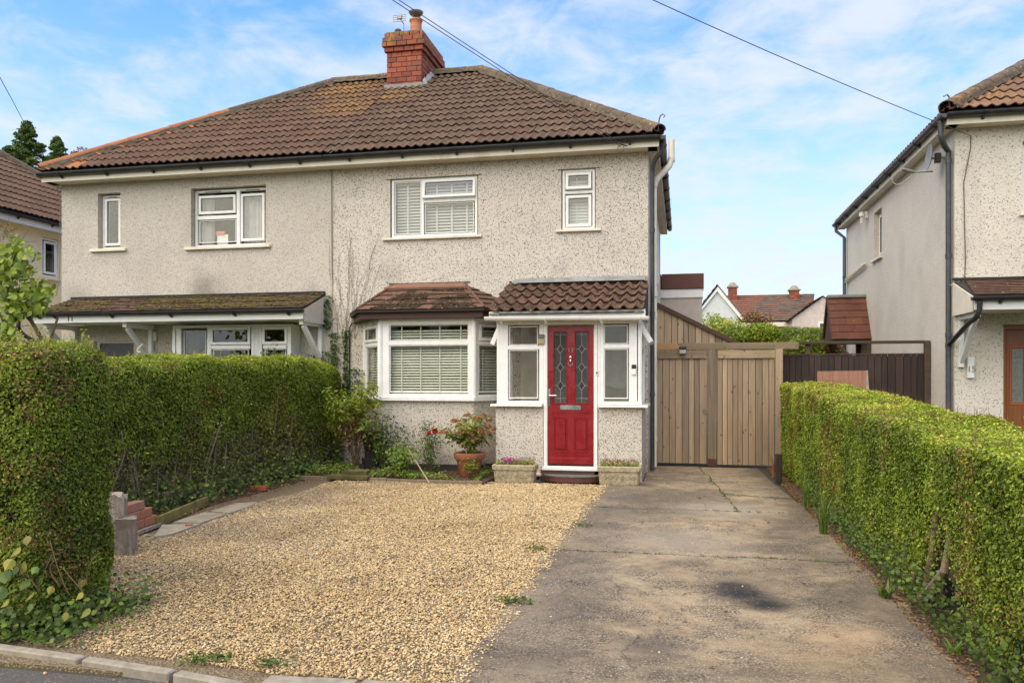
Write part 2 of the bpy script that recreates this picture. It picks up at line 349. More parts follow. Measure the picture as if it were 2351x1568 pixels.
class MB:
    def __init__(s): s.v = []; s.f = []
    def add(s, vs, fs, M=None):
        b = len(s.v)
        s.v += [tuple(M @ Vector(p)) if M is not None else tuple(p) for p in vs]
        s.f += [tuple(b + i for i in q) for q in fs]; return s
    def box(s, x0, x1, y0, y1, z0, z1, M=None, c=0):
        if c:
            bx = [];
            for ix, X in ((0, (x0, x1)),):
                pass
            vs = []; idx = {}
            for sx in (0, 1):
                for sy in (0, 1):
                    for sz in (0, 1):
                        X, Y, Z = (x0, x1)[sx], (y0, y1)[sy], (z0, z1)[sz]
                        dx, dy, dz = (c, -c)[sx], (c, -c)[sy], (c, -c)[sz]
                        for k, p in enumerate(((X, Y + dy, Z + dz), (X + dx, Y, Z + dz), (X + dx, Y + dy, Z))):
                            idx[(sx, sy, sz, k)] = len(vs); vs.append(p)
            g = lambda *a: idx[a]
            fs = []
            for sx in (0, 1): fs.append([g(sx, 0, 0, 0), g(sx, 0, 1, 0), g(sx, 1, 1, 0), g(sx, 1, 0, 0)][::(-1 if sx else 1)])
            for sy in (0, 1): fs.append([g(0, sy, 0, 1), g(1, sy, 0, 1), g(1, sy, 1, 1), g(0, sy, 1, 1)][::(-1 if sy else 1)])
            for sz in (0, 1): fs.append([g(0, 0, sz, 2), g(0, 1, sz, 2), g(1, 1, sz, 2), g(1, 0, sz, 2)][::(-1 if sz else 1)])
            for a in (0, 1):
                for b in (0, 1):
                    fs.append([g(a, b, 0, 0), g(a, b, 1, 0), g(a, b, 1, 1), g(a, b, 0, 1)])
                    fs.append([g(a, 0, b, 0), g(a, 1, b, 0), g(a, 1, b, 2), g(a, 0, b, 2)])
                    fs.append([g(0, a, b, 1), g(1, a, b, 1), g(1, a, b, 2), g(0, a, b, 2)])
            for a in (0, 1):
                for b in (0, 1):
                    for d in (0, 1): fs.append([g(a, b, d, 0), g(a, b, d, 1), g(a, b, d, 2)])
            return s.add(vs, fs, M)
        vs = [(x0, y0, z0), (x1, y0, z0), (x1, y1, z0), (x0, y1, z0), (x0, y0, z1), (x1, y0, z1), (x1, y1, z1), (x0, y1, z1)]
        return s.add(vs, [(0, 3, 2, 1), (4, 5, 6, 7), (0, 1, 5, 4), (1, 2, 6, 5), (2, 3, 7, 6), (3, 0, 4, 7)], M)
    def prism(s, poly, a0, a1, axis='x', M=None):
        "poly: 2D points in the plane across the axis, extruded a0..a1"
        mp = {'x': lambda p, a: (a, p[0], p[1]), 'y': lambda p, a: (p[0], a, p[1]), 'z': lambda p, a: (p[0], p[1], a)}[axis]
        n = len(poly); vs = [mp(p, a0) for p in poly] + [mp(p, a1) for p in poly]
        return s.add(vs, [tuple(range(n))[::-1], tuple(range(n, 2 * n))] + [(i, (i + 1) % n, n + (i + 1) % n, n + i) for i in range(n)], M)
    def tube(s, pts, r, n=8, cap=True):
        pts = [Vector(p) for p in pts]; rs = r if isinstance(r, (list, tuple)) else [r] * len(pts)
        up = None; rings = []
        for i, p in enumerate(pts):
            d = (pts[min(i + 1, len(pts) - 1)] - pts[max(i - 1, 0)]).normalized()
            if up is None: up = Vector((0, 0, 1)) if abs(d.z) < .9 else Vector((0, 1, 0))
            a = d.cross(up).normalized(); up = a.cross(d).normalized()
            rings.append([p + (a * math.cos(6.2832 * k / n) + up * math.sin(6.2832 * k / n)) * rs[i] for k in range(n)])
        vs = [q for rg in rings for q in rg]; fs = []
        for i in range(len(pts) - 1):
            for k in range(n): fs.append((i * n + k, i * n + (k + 1) % n, (i + 1) * n + (k + 1) % n, (i + 1) * n + k))
        if cap: fs += [tuple(range(n))[::-1], tuple(range((len(pts) - 1) * n, len(pts) * n))]
        return s.add(vs, fs)
    def lathe(s, prof, c, n=20, M=None, sq=0):
        vs = []; fs = []
        for (r, z) in prof:
            for k in range(n):
                a = 6.28318 * k / n; vs.append((c[0] + r * math.cos(a), c[1] + r * math.sin(a), c[2] + z))
        for i in range(len(prof) - 1):
            for k in range(n): fs.append((i * n + k, i * n + (k + 1) % n, (i + 1) * n + (k + 1) % n, (i + 1) * n + k))
        fs += [tuple(range(n))[::-1], tuple(range((len(prof) - 1) * n, len(prof) * n))]
        return s.add(vs, fs, M)
    def ring(s, x0, x1, z0, z1, w, yb, yf, M=None, ch=.012):
        "mitred rectangular frame in local x/z; front face at yf (towards -y), back at yb"
        def rect(i, y): return [(x0 + i, y, z0 + i), (x1 - i, y, z0 + i), (x1 - i, y, z1 - i), (x0 + i, y, z1 - i)]
        lv = [rect(0, yb), rect(0, yf + ch * .4), rect(ch * .4, yf), rect(w - ch, yf), rect(w, yf + ch), rect(w, yb)]
        vs = [p for L in lv for p in L]; fs = []
        for i in range(6):
            j = (i + 1) % 6
            for k in range(4): fs.append((i * 4 + k, j * 4 + k, j * 4 + (k + 1) % 4, i * 4 + (k + 1) % 4))
        return s.add(vs, fs, M)
    def wall(s, a0, a1, z0, z1, c0, c1, holes, axis='x'):
        "slab with rectangular openings: along a, thickness c0..c1"
        A = sorted({a0, a1, *[h[0] for h in holes], *[h[1] for h in holes]}); Z = sorted({z0, z1, *[h[2] for h in holes], *[h[3] for h in holes]})
        A = [a for a in A if a0 <= a <= a1]; Z = [z for z in Z if z0 <= z <= z1]
        mp = (lambda a, c, z: (a, c, z)) if axis == 'x' else (lambda a, c, z: (c, a, z))
        sol = lambda i, j: 0 <= i < len(A) - 1 and 0 <= j < len(Z) - 1 and not any(h[0] < (A[i] + A[i + 1]) / 2 < h[1] and h[2] < (Z[j] + Z[j + 1]) / 2 < h[3] for h in holes)
        for i in range(len(A) - 1):
            for j in range(len(Z) - 1):
                if not sol(i, j): continue
                a, b, c, d = A[i], A[i + 1], Z[j], Z[j + 1]
                for cc in (c0, c1): s.add([mp(a, cc, c), mp(b, cc, c), mp(b, cc, d), mp(a, cc, d)], [(0, 1, 2, 3)])
                if not sol(i - 1, j): s.add([mp(a, c0, c), mp(a, c1, c), mp(a, c1, d), mp(a, c0, d)], [(0, 1, 2, 3)])
                if not sol(i + 1, j): s.add([mp(b, c0, c), mp(b, c1, c), mp(b, c1, d), mp(b, c0, d)], [(0, 1, 2, 3)])
                if not sol(i, j - 1): s.add([mp(a, c0, c), mp(b, c0, c), mp(b, c1, c), mp(a, c1, c)], [(0, 1, 2, 3)])
                if not sol(i, j + 1): s.add([mp(a, c0, d), mp(b, c0, d), mp(b, c1, d), mp(a, c1, d)], [(0, 1, 2, 3)])
        return s
    def mesh(s, name, mat, smooth=False, fix=True):
        me = bpy.data.meshes.new(name); me.from_pydata(s.v, [], s.f); me.materials.append(mat)
        if fix:
            bm = bmesh.new(); bm.from_mesh(me); bmesh.ops.recalc_face_normals(bm, faces=bm.faces); bm.to_mesh(me); bm.free()
        if smooth:
            me.polygons.foreach_set('use_smooth', [True] * len(me.polygons))
            try: me.set_sharp_from_angle(angle=R(40))
            except Exception: pass
        me.update(); return me
    def build(s, name, mat, parent=None, label=None, smooth=False, kind=None, cat=None, group=None, fix=True):
        "vertices are in world coordinates; a part hangs from its thing's origin"
        if parent is not None: off = WORLD[parent.name].translation.copy()
        else:
            a = np.array(s.v); off = Vector(((a[:, 0].min() + a[:, 0].max()) / 2, (a[:, 1].min() + a[:, 1].max()) / 2, a[:, 2].min()))
        s.v = [(p[0] - off[0], p[1] - off[1], p[2] - off[2]) for p in s.v]
        o = bpy.data.objects.new(name, s.mesh(name, mat, smooth, fix)); col.objects.link(o); reg(o, parent, Matrix.Translation(off))
        return tag(o, label, cat, group, kind)

def text_mesh(name, txt, size, mat, parent, loc, rot=(R(90), 0, 0), depth=.004, label=None):
    c = bpy.data.curves.new(name, 'FONT'); c.body = txt; c.size = size; c.extrude = depth; c.align_x = 'CENTER'; c.align_y = 'CENTER'
    o = bpy.data.objects.new('tmp', c); col.objects.link(o)
    bpy.context.view_layer.update()
    me = bpy.data.meshes.new_from_object(o.evaluated_get(bpy.context.evaluated_depsgraph_get()))
    bpy.data.objects.remove(o); me.name = name; me.materials.clear(); me.materials.append(mat)
    return tag(inst(name, me, parent, Matrix.Translation(loc) @ Euler(rot).to_matrix().to_4x4()), label)

# ------------------------------------------------------------------ noise + foliage helpers
def _h(ix, iy, iz, seed):
    n = (ix * 374761393 + iy * 668265263 + iz * 2147483647 + seed * 974634777) & 0xffffffff
    n = ((n ^ (n >> 13)) * 1274126177) & 0xffffffff
    return ((n ^ (n >> 16)) & 0xffff) / 65535.0
def vnoise(p, scale, seed=0):
    q = np.asarray(p, float) * scale; i = np.floor(q).astype(np.int64); f = q - i; f = f * f * (3 - 2 * f); r = 0
    for a in (0, 1):
        for b in (0, 1):
            for c in (0, 1):
                w = (f[:, 0] if a else 1 - f[:, 0]) * (f[:, 1] if b else 1 - f[:, 1]) * (f[:, 2] if c else 1 - f[:, 2])
                r = r + w * _h(i[:, 0] + a, i[:, 1] + b, i[:, 2] + c, seed)
    return r
def unit(a): return a / (np.linalg.norm(a, axis=1, keepdims=True) + 1e-9)
def leaves(name, pts, nrm, size, mat, parent=None, tint=None, aspect=.6, jit=.7, six=True, up=.25, kind=None, label=None, cat=None, fold=.18, group=None):
    "one mesh of small folded leaves; pts world coordinates"
    pts = np.asarray(pts, float); n = len(pts); size = np.broadcast_to(size, (n,)) * rng.uniform(.7, 1.3, n)
    d = unit(np.asarray(nrm, float) + rng.normal(0, jit, (n, 3)) + np.array([0, 0, up]))
    t = unit(np.cross(d, rng.normal(0, 1, (n, 3)))); b = np.cross(d, t)
    L = size[:, None]; Wd = L * aspect
    if six:
        pr = [(-.5, 0, 0), (-.22, .42, 1), (.15, .42, 1), (.5, 0, 0), (.15, -.42, 1), (-.22, -.42, 1)]
        fc = np.array([[0, 3, 2, 1], [0, 5, 4, 3]]); k = 6
    else:
        pr = [(-.5, 0, 0), (0, .5, 1), (.5, 0, 0), (0, -.5, 1)]; fc = np.array([[0, 2, 1], [0, 3, 2]]); k = 4
    vs = np.stack([pts + t * L * a + b * Wd * w + d * L * fold * u for a, w, u in pr], 1).reshape(-1, 3)
    if parent is not None: off = np.array(WORLD[parent.name].translation)
    else: off = np.array([pts[:, 0].mean(), pts[:, 1].mean(), pts[:, 2].min()])
    vs -= off
    F = (fc[None] + (np.arange(n) * k)[:, None, None]).reshape(-1, fc.shape[1])
    me = bpy.data.meshes.new(name); me.vertices.add(len(vs)); me.vertices.foreach_set('co', vs.astype(np.float32).ravel())
    me.loops.add(F.size); me.loops.foreach_set('vertex_index', F.astype(np.int32).ravel())
    me.polygons.add(len(F)); me.polygons.foreach_set('loop_start', (np.arange(len(F)) * F.shape[1]).astype(np.int32))
    me.update(calc_edges=True)
    if tint is None: tint = rng.uniform(0, 1, n)
    at = me.attributes.new('tint', 'FLOAT', 'POINT'); at.data.foreach_set('value', np.repeat(np.clip(tint, 0, 1), k).astype(np.float32))
    me.materials.append(mat)
    o = bpy.data.objects.new(name, me); col.objects.link(o); reg(o, parent, Matrix.Translation(off))
    return tag(o, label, cat, group, kind)
def sticks(name, A, B, r, mat, parent, kind='stuff'):
    "many thin straight twigs as three-sided prisms"
    A = np.asarray(A, float); B = np.asarray(B, float); n = len(A); r = np.broadcast_to(r, (n,))[:, None]
    d = unit(B - A); u = unit(np.cross(d, rng.normal(0, 1, (n, 3)))); w = np.cross(d, u)
    off = np.array(WORLD[parent.name].translation)
    ring = [u, -.5 * u + .87 * w, -.5 * u - .87 * w]
    vs = np.stack([A + q * r for q in ring] + [B + q * r * .5 for q in ring], 1).reshape(-1, 3) - off
    fc = np.array([[0, 1, 4, 3], [1, 2, 5, 4], [2, 0, 3, 5]]); F = (fc[None] + (np.arange(n) * 6)[:, None, None]).reshape(-1, 4)
    me = bpy.data.meshes.new(name); me.from_pydata(vs.tolist(), [], F.tolist()); me.materials.append(mat)
    o = bpy.data.objects.new(name, me); col.objects.link(o); reg(o, parent, Matrix.Translation(off)); return tag(o, kind=kind)
# ------------------------------------------------------------------ the ground
def slab(name, x0, x1, y0, y1, z0, z1, mat, parent=None, kind=None, c=0):
    return MB().box(x0, x1, y0, y1, z0, z1, c=c).build(name, mat, parent, kind=kind)
def groundmat():
    t = NT('earth_and_grass'); n = t.noise(1.2, 6, .65)
    cc = t.mix(t.rng(n, .4, .6), (.07, .055, .032), (.06, .085, .02)); cc = t.mix(t.rng(t.noise(15, 4), .4, .7, 0, .5), cc, (.03, .035, .012))
    return t.done(cc, 1, t.bump(t.noise(30, 5), .6, .03))
M_GROUND = groundmat()
slab('ground', -260, 260, -120, 420, -.6, -.035, M_GROUND, kind='structure')

def asphaltmat():
    t = NT('asphalt'); d = t.vor(110); cc = t.mix(t.rng(d, .2, .6), (.125, .112, .102), (.07, .063, .058))
    s = t.vor(110, out=1); sp = t.n.new('ShaderNodeSeparateColor'); t.l.new(s, sp.inputs[0])
    cc = t.mix(t.rng(sp.outputs[0], .9, .93), cc, (.17, .155, .13)); cc = t.mix(t.rng(t.noise(1.5, 6), .4, .7, 0, .5), cc, (.10, .085, .068))
    return t.done(cc, .95, t.bump(d, .7, .006))
M_ASPH = asphaltmat()
slab('road', -40, 40, -9, 3.62, -.25, -.03, M_ASPH, kind='structure')

def concretemat():
    t = NT('driveway_concrete')
    a = t.noise(.55, 6, .68, dist=.5); cc = t.mix(t.rng(a, .38, .62), (.155, .116, .072), (.39, .29, .175))
    b = t.noise(1.1, 7, .72); cc = t.mix(t.rng(b, .50, .72, 0, .75), cc, (.42, .33, .215))
    c = t.noise(2.3, 7, .75, dist=.6); cc = t.mix(t.rng(c, .52, .72, 0, .65), cc, (.10, .078, .058))
    # darker damp band along the gravel side, pale middle wheel track
    x = t.n.new('ShaderNodeSeparateXYZ'); t.l.new(t.pos, x.inputs[0]); xo = t.math('ADD', x.outputs[0], t.math('MULTIPLY', t.math('SUBTRACT', t.noise(1.4, 5, .7), .5), .9))
    cc = t.mix(t.rng(xo, -.35, -.75, 0, .55), cc, (.15, .118, .088))
    # aggregate showing where the face has worn off
    d = t.vor(75); k = t.vor(75, out=1); sp = t.n.new('ShaderNodeSeparateColor'); t.l.new(k, sp.inputs[0])
    ag = t.math('MULTIPLY', t.rng(d, .45, .25), t.rng(sp.outputs[0], .55, .6)); ag = t.math('MULTIPLY', ag, t.rng(t.noise(1.7, 5, .7), .38, .6))
    cc = t.mix(t.math('MULTIPLY', ag, .9), cc, t.mix(sp.outputs[1], (.60, .52, .40), (.15, .12, .09)))
    pit = t.math('MULTIPLY', t.rng(d, .42, .62), t.rng(t.noise(2.6, 6, .75), .40, .60)); cc = t.mix(t.math('MULTIPLY', pit, .85), cc, (.06, .05, .042))
    cc = t.mix(t.math('MULTIPLY', t.rng(t.noise(9, 6, .75), .55, .72), .5), cc, (.075, .065, .055))
    for cen, rad, c_, s_ in (((.42, 5.85, 0), .34, (.016, .013, .013), 1.0), ((.56, 5.60, 0), .26, (.018, .015, .014), 1.0), ((.36, 6.05, 0), .22, (.025, .02, .018), .9), ((.95, 5.0, 0), .40, (.36, .22, .11), .35), ((.72, 4.55, 0), .5, (.38, .27, .14), .3),
                            ((-.15, 4.6, 0), .30, (.06, .05, .045), .7), ((.0, 7.6, 0), .9, (.40, .33, .25), .5), ((.5, 9.6, 0), .9, (.42, .36, .27), .5)):
        cc = t.mix(t.math('MULTIPLY', t.spot(cen, rad, .85, rad * .35), s_), cc, c_)
    yy = x.outputs[1]; ed = t.math('ADD', x.outputs[0], t.math('MULTIPLY', t.math('SUBTRACT', t.noise(2.2, 6, .7), .5), .8)); edm = t.math('MULTIPLY', t.rng(ed, .95, 1.35), t.rng(yy, 7.5, 10.5)); cc = t.mix(t.math('MULTIPLY', edm, .8), cc, (.10, .072, .045))
    sp3 = t.rng(t.noise(26, 5, .8), .50, .66); cc = t.mix(t.math('MULTIPLY', sp3, .35), cc, (.08, .066, .052)); sp4 = t.rng(t.noise(31, 4, .8), .56, .68); cc = t.mix(t.math('MULTIPLY', sp4, .4), cc, (.52, .43, .31))
    wv = t.n.new('ShaderNodeVectorMath'); wv.operation = 'MULTIPLY_ADD'; t.l.new(t.noise(3.0, 5, .65, out=1), wv.inputs[0]); wv.inputs[1].default_value = (.35, .35, 0); t.l.new(t.pos, wv.inputs[2])
    ce = t.vor(.55, 'DISTANCE_TO_EDGE', vec=wv.outputs[0]); ck = t.math('MULTIPLY', t.rng(ce, .0045, .0015), t.rng(t.noise(.8, 3), .50, .58)); cc = t.mix(t.math('MULTIPLY', ck, .6), cc, (.04, .032, .022))
    g = t.math('MULTIPLY', t.rng(t.noise(2.0, 6, .7), .56, .72), .45); cc = t.mix(g, cc, (.13, .135, .085))
    h = t.math('ADD', t.math('MULTIPLY', t.noise(60, 4, .7), .6), t.math('MULTIPLY', t.rng(d, .2, .7), -.5))
    return t.done(cc, .93, t.bump(h, .55, .008))
M_CONC = concretemat()
# driveway: slabs with open joints, cracked at the top near the gates
dw = thing('driveway', None, None, (0, 8, 0)); dw['kind'] = 'structure'
XL, XR = -1.13, 1.44
M_JOINT = plain('joint_dirt', (.055, .045, .028), 1, .4)
slab('bedding', XL + .02, XR + .42, 3.62, 14.6, -.2, -.022, M_JOINT, dw)
def wiggle(a, b, n, amp, seed):
    a = Vector((*a, 0)); b = Vector((*b, 0)); d = b - a; nn = Vector((-d.y, d.x, 0)).normalized(); rr = random.Random(seed); out = []
    o = 0
    for i in range(n + 1):
        k = i / n; o = .6 * o + rr.uniform(-1, 1) * amp; e = min(1, 4 * k, 4 * (1 - k)); p = a + d * k + nn * o * e; out.append((p.x, p.y))
    return out
def slabpoly(pts, z=0.0, jit=0):
    mb = MB(); mb.prism(pts, -.10, z, 'z'); return mb.build('concrete_slab', M_CONC, dw)
rows = [3.66, 7.30, 9.10, 11.45, 14.2]
ys = [3.66, 6.85, 9.05, 13.9]
def edge(y, seed, amp=.012): return wiggle((XL, y), (XR, y), 22, amp, seed)
e0 = edge(3.62, 1, .004); e1 = edge(7.02, 2, .022); e2 = edge(9.45, 3, .018)
gap = .012
up = lambda e: [(x, y + gap) for x, y in e]
dn = lambda e: [(x, y - gap) for x, y in e]
def side(x, y0, y1, seed, amp): return wiggle((x, y0), (x, y1), 26, amp, seed)
slabpoly(dn(e1)[::-1] + side(XL, e1[0][1], 3.62, 4, .012)[1:-1] + e0 + side(XR, 3.62, e1[-1][1], 5, .03)[1:-1])
slabpoly(dn(e2)[::-1] + side(XL, e2[0][1], e1[0][1] + gap, 6, .012)[1:-1] + up(e1) + side(XR - .02, e1[-1][1] + gap, e2[-1][1] - gap, 7, .03)[1:-1])
# upper part: left slab to the house, right pieces broken
cr = wiggle((.62, 9.47), (.28, 14.15), 24, .03, 9)
u2 = up(e2); cut = [p for p in u2 if p[0] < cr[0][0]] + [cr[0]]
slabpoly(cut + cr[1:] + [(-.55, 14.15), (-.55, 11.9), (-1.1, 11.9)] + side(XL, 11.9, u2[0][1], 8, .012)[1:-1])
crr = [(x + .018, y) for x, y in cr]
h1 = wiggle((crr[7][0], crr[7][1]), (1.36, 10.6), 10, .02, 12); h2 = wiggle((crr[13][0], crr[13][1]), (1.30, 11.9), 10, .02, 13)
rightb = [crr[0]] + [p for p in u2 if p[0] > crr[0][0]]
slabpoly(rightb + [(1.36, 10.58)] + [(x, y - .012) for x, y in h1[::-1]][1:] + crr[1:7][::-1], -.004)
slabpoly([(x, y + .012) for x, y in h1] + [(x, y - .012) for x, y in h2[::-1]] + crr[8:13][::-1], .002)
slabpoly([(x, y + .014) for x, y in h2] + [(1.25, 14.15)] + crr[14:][::-1], -.006)
# grit, moss and fallen leaves along cracks
def scatter(n, fn):
    out = []
    while len(out) < n:
        out.append(fn())
    return np.array(out)
crackline = e1 + e2 + cr * 2 + h1 + h2
pp = np.array([crackline[i] for i in rng.integers(0, len(crackline), 1500)]) + rng.normal(0, .022, (1500, 2))
sel = vnoise(np.c_[pp, np.zeros(len(pp))], 2.2, 5) > .48
pp = pp[sel]; leaves('moss_growth', np.c_[pp, np.full(len(pp), .004)], np.tile([0, 0, 1.], (len(pp), 1)), .016, M_IVY, tint=rng.uniform(.2, .7, len(pp)), kind='stuff', six=False, jit=.5)

# front kerb
kb = thing('kerb', None, None, (-2, 3.7, 0)); kb['kind'] = 'structure'
ks = [((-4.9, 3.97), (-4.0, 3.87)), ((-3.98, 3.866), (-3.12, 3.765)), ((-3.10, 3.762), (-2.52, 3.685)), ((-2.50, 3.68), (-2.08, 3.60))]
for a, b in ks:
    d = Vector((b[0] - a[0], b[1] - a[1], 0)); M = Matrix.Translation((a[0], a[1], 0)) @ Matrix.Rotation(math.atan2(d.y, d.x), 4, 'Z')
    MB().box(0, d.length - .012, -.065, 0, -.2, .018, M, c=.008).build('kerb_stone', M_KERB, kb)
for a, b in (((-2.02, 3.72), (-1.56, 3.75)), ((-1.54, 3.755), (-1.12, 3.775))):
    w = wiggle((a[0], a[1]), (b[0], b[1]), 8, .008, int(a[0] * -100)); MB().prism([(a[0], 3.5), (b[0] - .01, 3.5)] + [(min(p[0], b[0] - .01), p[1]) for p in w[::-1]], -.2, .012, 'z').build('kerb_stone', M_KERB, kb)

# gravel drive: base sheet + stones
def gravelbase():
    t = NT('gravel_bed'); d = t.vor(70); cc = t.mix(t.rng(d, .1, .7), (.33, .24, .13), (.13, .095, .055))
    return t.done(cc, 1, t.bump(d, .8, .01))
slab('gravel_base', -5.55, -1.10, 3.66, 11.3, -.1, -.014, gravelbase(), kind='structure')
def stonemesh(seed, sub):
    bm = bmesh.new(); bmesh.ops.create_icosphere(bm, subdivisions=sub, radius=.5); rr = random.Random(seed)
    s = Vector((1, rr.uniform(.65, .95), rr.uniform(.42, .65)))
    for v in bm.verts:
        v.co = v.co * rr.uniform(.78, 1.15); v.co = Vector((v.co.x * s.x, v.co.y * s.y, v.co.z * s.z))
    me = bpy.data.meshes.new('stone'); bm.to_mesh(me); bm.free(); return me
def gravelmat():
    t = NT('limestone_chippings'); tv = t.attr('tint', 'INSTANCER')
    cc = t.ramp(tv, [(0, (.21, .155, .095)), (.12, (.34, .24, .125)), (.4, (.555, .395, .19)), (.78, (.68, .51, .27)), (.93, (.74, .62, .43)), (1, (.25, .23, .22))])
    a = t.noise(.7, 5, .6); cc = t.mix(t.rng(a, .5, .72, 0, .5), cc, (.48, .31, .13), 'MIX')
    x = t.n.new('ShaderNodeSeparateXYZ'); t.l.new(t.pos, x.inputs[0])
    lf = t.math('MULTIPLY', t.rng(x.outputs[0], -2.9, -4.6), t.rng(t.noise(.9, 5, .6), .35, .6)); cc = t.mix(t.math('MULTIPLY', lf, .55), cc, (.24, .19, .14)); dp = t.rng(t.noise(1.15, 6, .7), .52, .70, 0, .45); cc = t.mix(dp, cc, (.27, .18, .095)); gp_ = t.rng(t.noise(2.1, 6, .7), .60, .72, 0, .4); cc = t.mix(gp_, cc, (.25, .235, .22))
    return t.done(cc, .9)
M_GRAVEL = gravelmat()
gc = bpy.data.collections.new('gravel_stones')
for i in range(6):
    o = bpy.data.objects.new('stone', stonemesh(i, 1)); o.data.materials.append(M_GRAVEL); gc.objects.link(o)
def gravel_points():
    pts = []; N = 240000
    y = rng.uniform(3.66, 11.42, N); x = rng.uniform(-5.5, -1.0, N)
    ns = vnoise(np.c_[x, y, 0 * x], 3.0, 3); n2 = vnoise(np.c_[x, y, 0 * x], 9.0, 4)
    right = XL + .03 + (ns - .5) * .10 + (n2 - .5) * .05 + .05 * np.clip((y - 9.5), 0, 1)
    left = np.where(y < 6.9, -5.4, -4.98) + (ns - .5) * .12
    front = 3.78 + (x + 1.9 < 0) * (-(x + 2.05)) * .11 + (ns - .5) * .05
    back = np.where(x > -2.75, 11.42, 11.12)
    keep = (x < right) & (x > left) & (y > front) & (y < back)
    # strays on concrete / road / kerb
    stray = (rng.uniform(0, 1, N) < np.exp(-np.abs(x - right) * 16) * .30) & (x >= right) & (y > front)
    st2 = (rng.uniform(0, 1, N) < .02 * np.exp(-np.abs(front - y) * 9)) & (y <= front)
    # thin out with distance: bigger but fewer stones far off
    dens = np.clip(1.15 - (y - 3.6) * .06, .62, 1) * np.clip(.25 + 2.6 * (.6 * ns + .4 * n2 - .12), .45, 1)
    keep = (keep & (rng.uniform(0, 1, N) < dens)) | stray | st2
    z = np.where(stray, .006, np.where(st2, -.02, -.012 + .018 * rng.uniform(0, 1, N) + .02 * (vnoise(np.c_[x, y, 0 * x], .9, 8) - .4)))
    P_ = np.c_[x, y, z][keep]; return P_
gp = gravel_points(); gn_ = len(gp)
extra = np.c_[rng.uniform(-4.2, -1.2, 110), rng.uniform(3.3, 3.62, 110), np.full(110, -.024)]
ex2 = np.c_[rng.uniform(-1.1, .9, 90), rng.uniform(3.8, 13.5, 90), np.full(90, .004)]
gp = np.r_[gp, extra, ex2]; gn_ = len(gp)
me = bpy.data.meshes.new('gravel'); me.vertices.add(gn_); me.vertices.foreach_set('co', gp.astype(np.float32).ravel())
sz = np.clip(rng.lognormal(0, .32, gn_), .5, 2.2) * (.0125 + .0005 * (gp[:, 1] - 3.6)); sz[-200:] *= .8
for nm, typ, arr in (('rot', 'FLOAT_VECTOR', rng.uniform(-.5, .5, (gn_, 3)) * np.array([1.1, 1.1, 12.5])), ('scl', 'FLOAT', sz), ('tint', 'FLOAT', np.clip(rng.normal(.5, .24, gn_) + .3 * (vnoise(gp, .9, 2) - .5), 0, 1))):
    a = me.attributes.new(nm, typ, 'POINT'); a.data.foreach_set('vector' if typ == 'FLOAT_VECTOR' else 'value', arr.astype(np.float32).ravel())
go = bpy.data.objects.new('gravel', me); col.objects.link(go); WORLD['gravel'] = Matrix.Identity(4)
ng = bpy.data.node_groups.new('gravel_scatter', 'GeometryNodeTree')
ng.interface.new_socket('Geometry', in_out='INPUT', socket_type='NodeSocketGeometry'); ng.interface.new_socket('Geometry', in_out='OUTPUT', socket_type='NodeSocketGeometry')
gi = ng.nodes.new('NodeGroupInput'); g_o = ng.nodes.new('NodeGroupOutput'); iop = ng.nodes.new('GeometryNodeInstanceOnPoints')
ci = ng.nodes.new('GeometryNodeCollectionInfo'); ci.inputs['Collection'].default_value = gc; ci.inputs['Separate Children'].default_value = True; ci.inputs['Reset Children'].default_value = True
m2p = ng.nodes.new('GeometryNodeMeshToPoints'); m2p.inputs['Radius'].default_value = .001
def nattr(n, t):
    a = ng.nodes.new('GeometryNodeInputNamedAttribute'); a.data_type = t; a.inputs['Name'].default_value = n; return a.outputs['Attribute']
ng.links.new(gi.outputs[0], m2p.inputs[0]); ng.links.new(m2p.outputs[0], iop.inputs['Points'])
ng.links.new(ci.outputs[0], iop.inputs['Instance']); iop.inputs['Pick Instance'].default_value = True
ng.links.new(nattr('rot', 'FLOAT_VECTOR'), iop.inputs['Rotation']); ng.links.new(nattr('scl', 'FLOAT'), iop.inputs['Scale'])
ng.links.new(iop.outputs[0], g_o.inputs[0])
mod = go.modifiers.new('scatter', 'NODES'); mod.node_group = ng
tag(go, kind='stuff')
# flower bed soil and its timber edging
slab('bed_soil', -5.7, -2.75, 11.17, 13.2, -.1, .03, M_SOIL, kind='structure')
be = thing('timber_edging', 'long mossy timber board edging the flower bed behind the gravel', 'edging board', (-4.2, 11.15, 0))
MB().box(-5.62, -4.22, 11.13, 11.165, -.05, .055, c=.004).build('plank', M_BARK, be)
MB().box(-4.21, -2.78, 11.12, 11.155, -.05, .045, c=.004).build('plank', M_BARK, be)
slab('hedge_soil', -7.4, -5.5, 3.95, 13.3, -.1, .0, M_SOIL, kind='structure')
slab('right_verge_soil', 1.40, 3.9, 3.66, 14.3, -.1, -.004, M_SOIL, kind='structure')

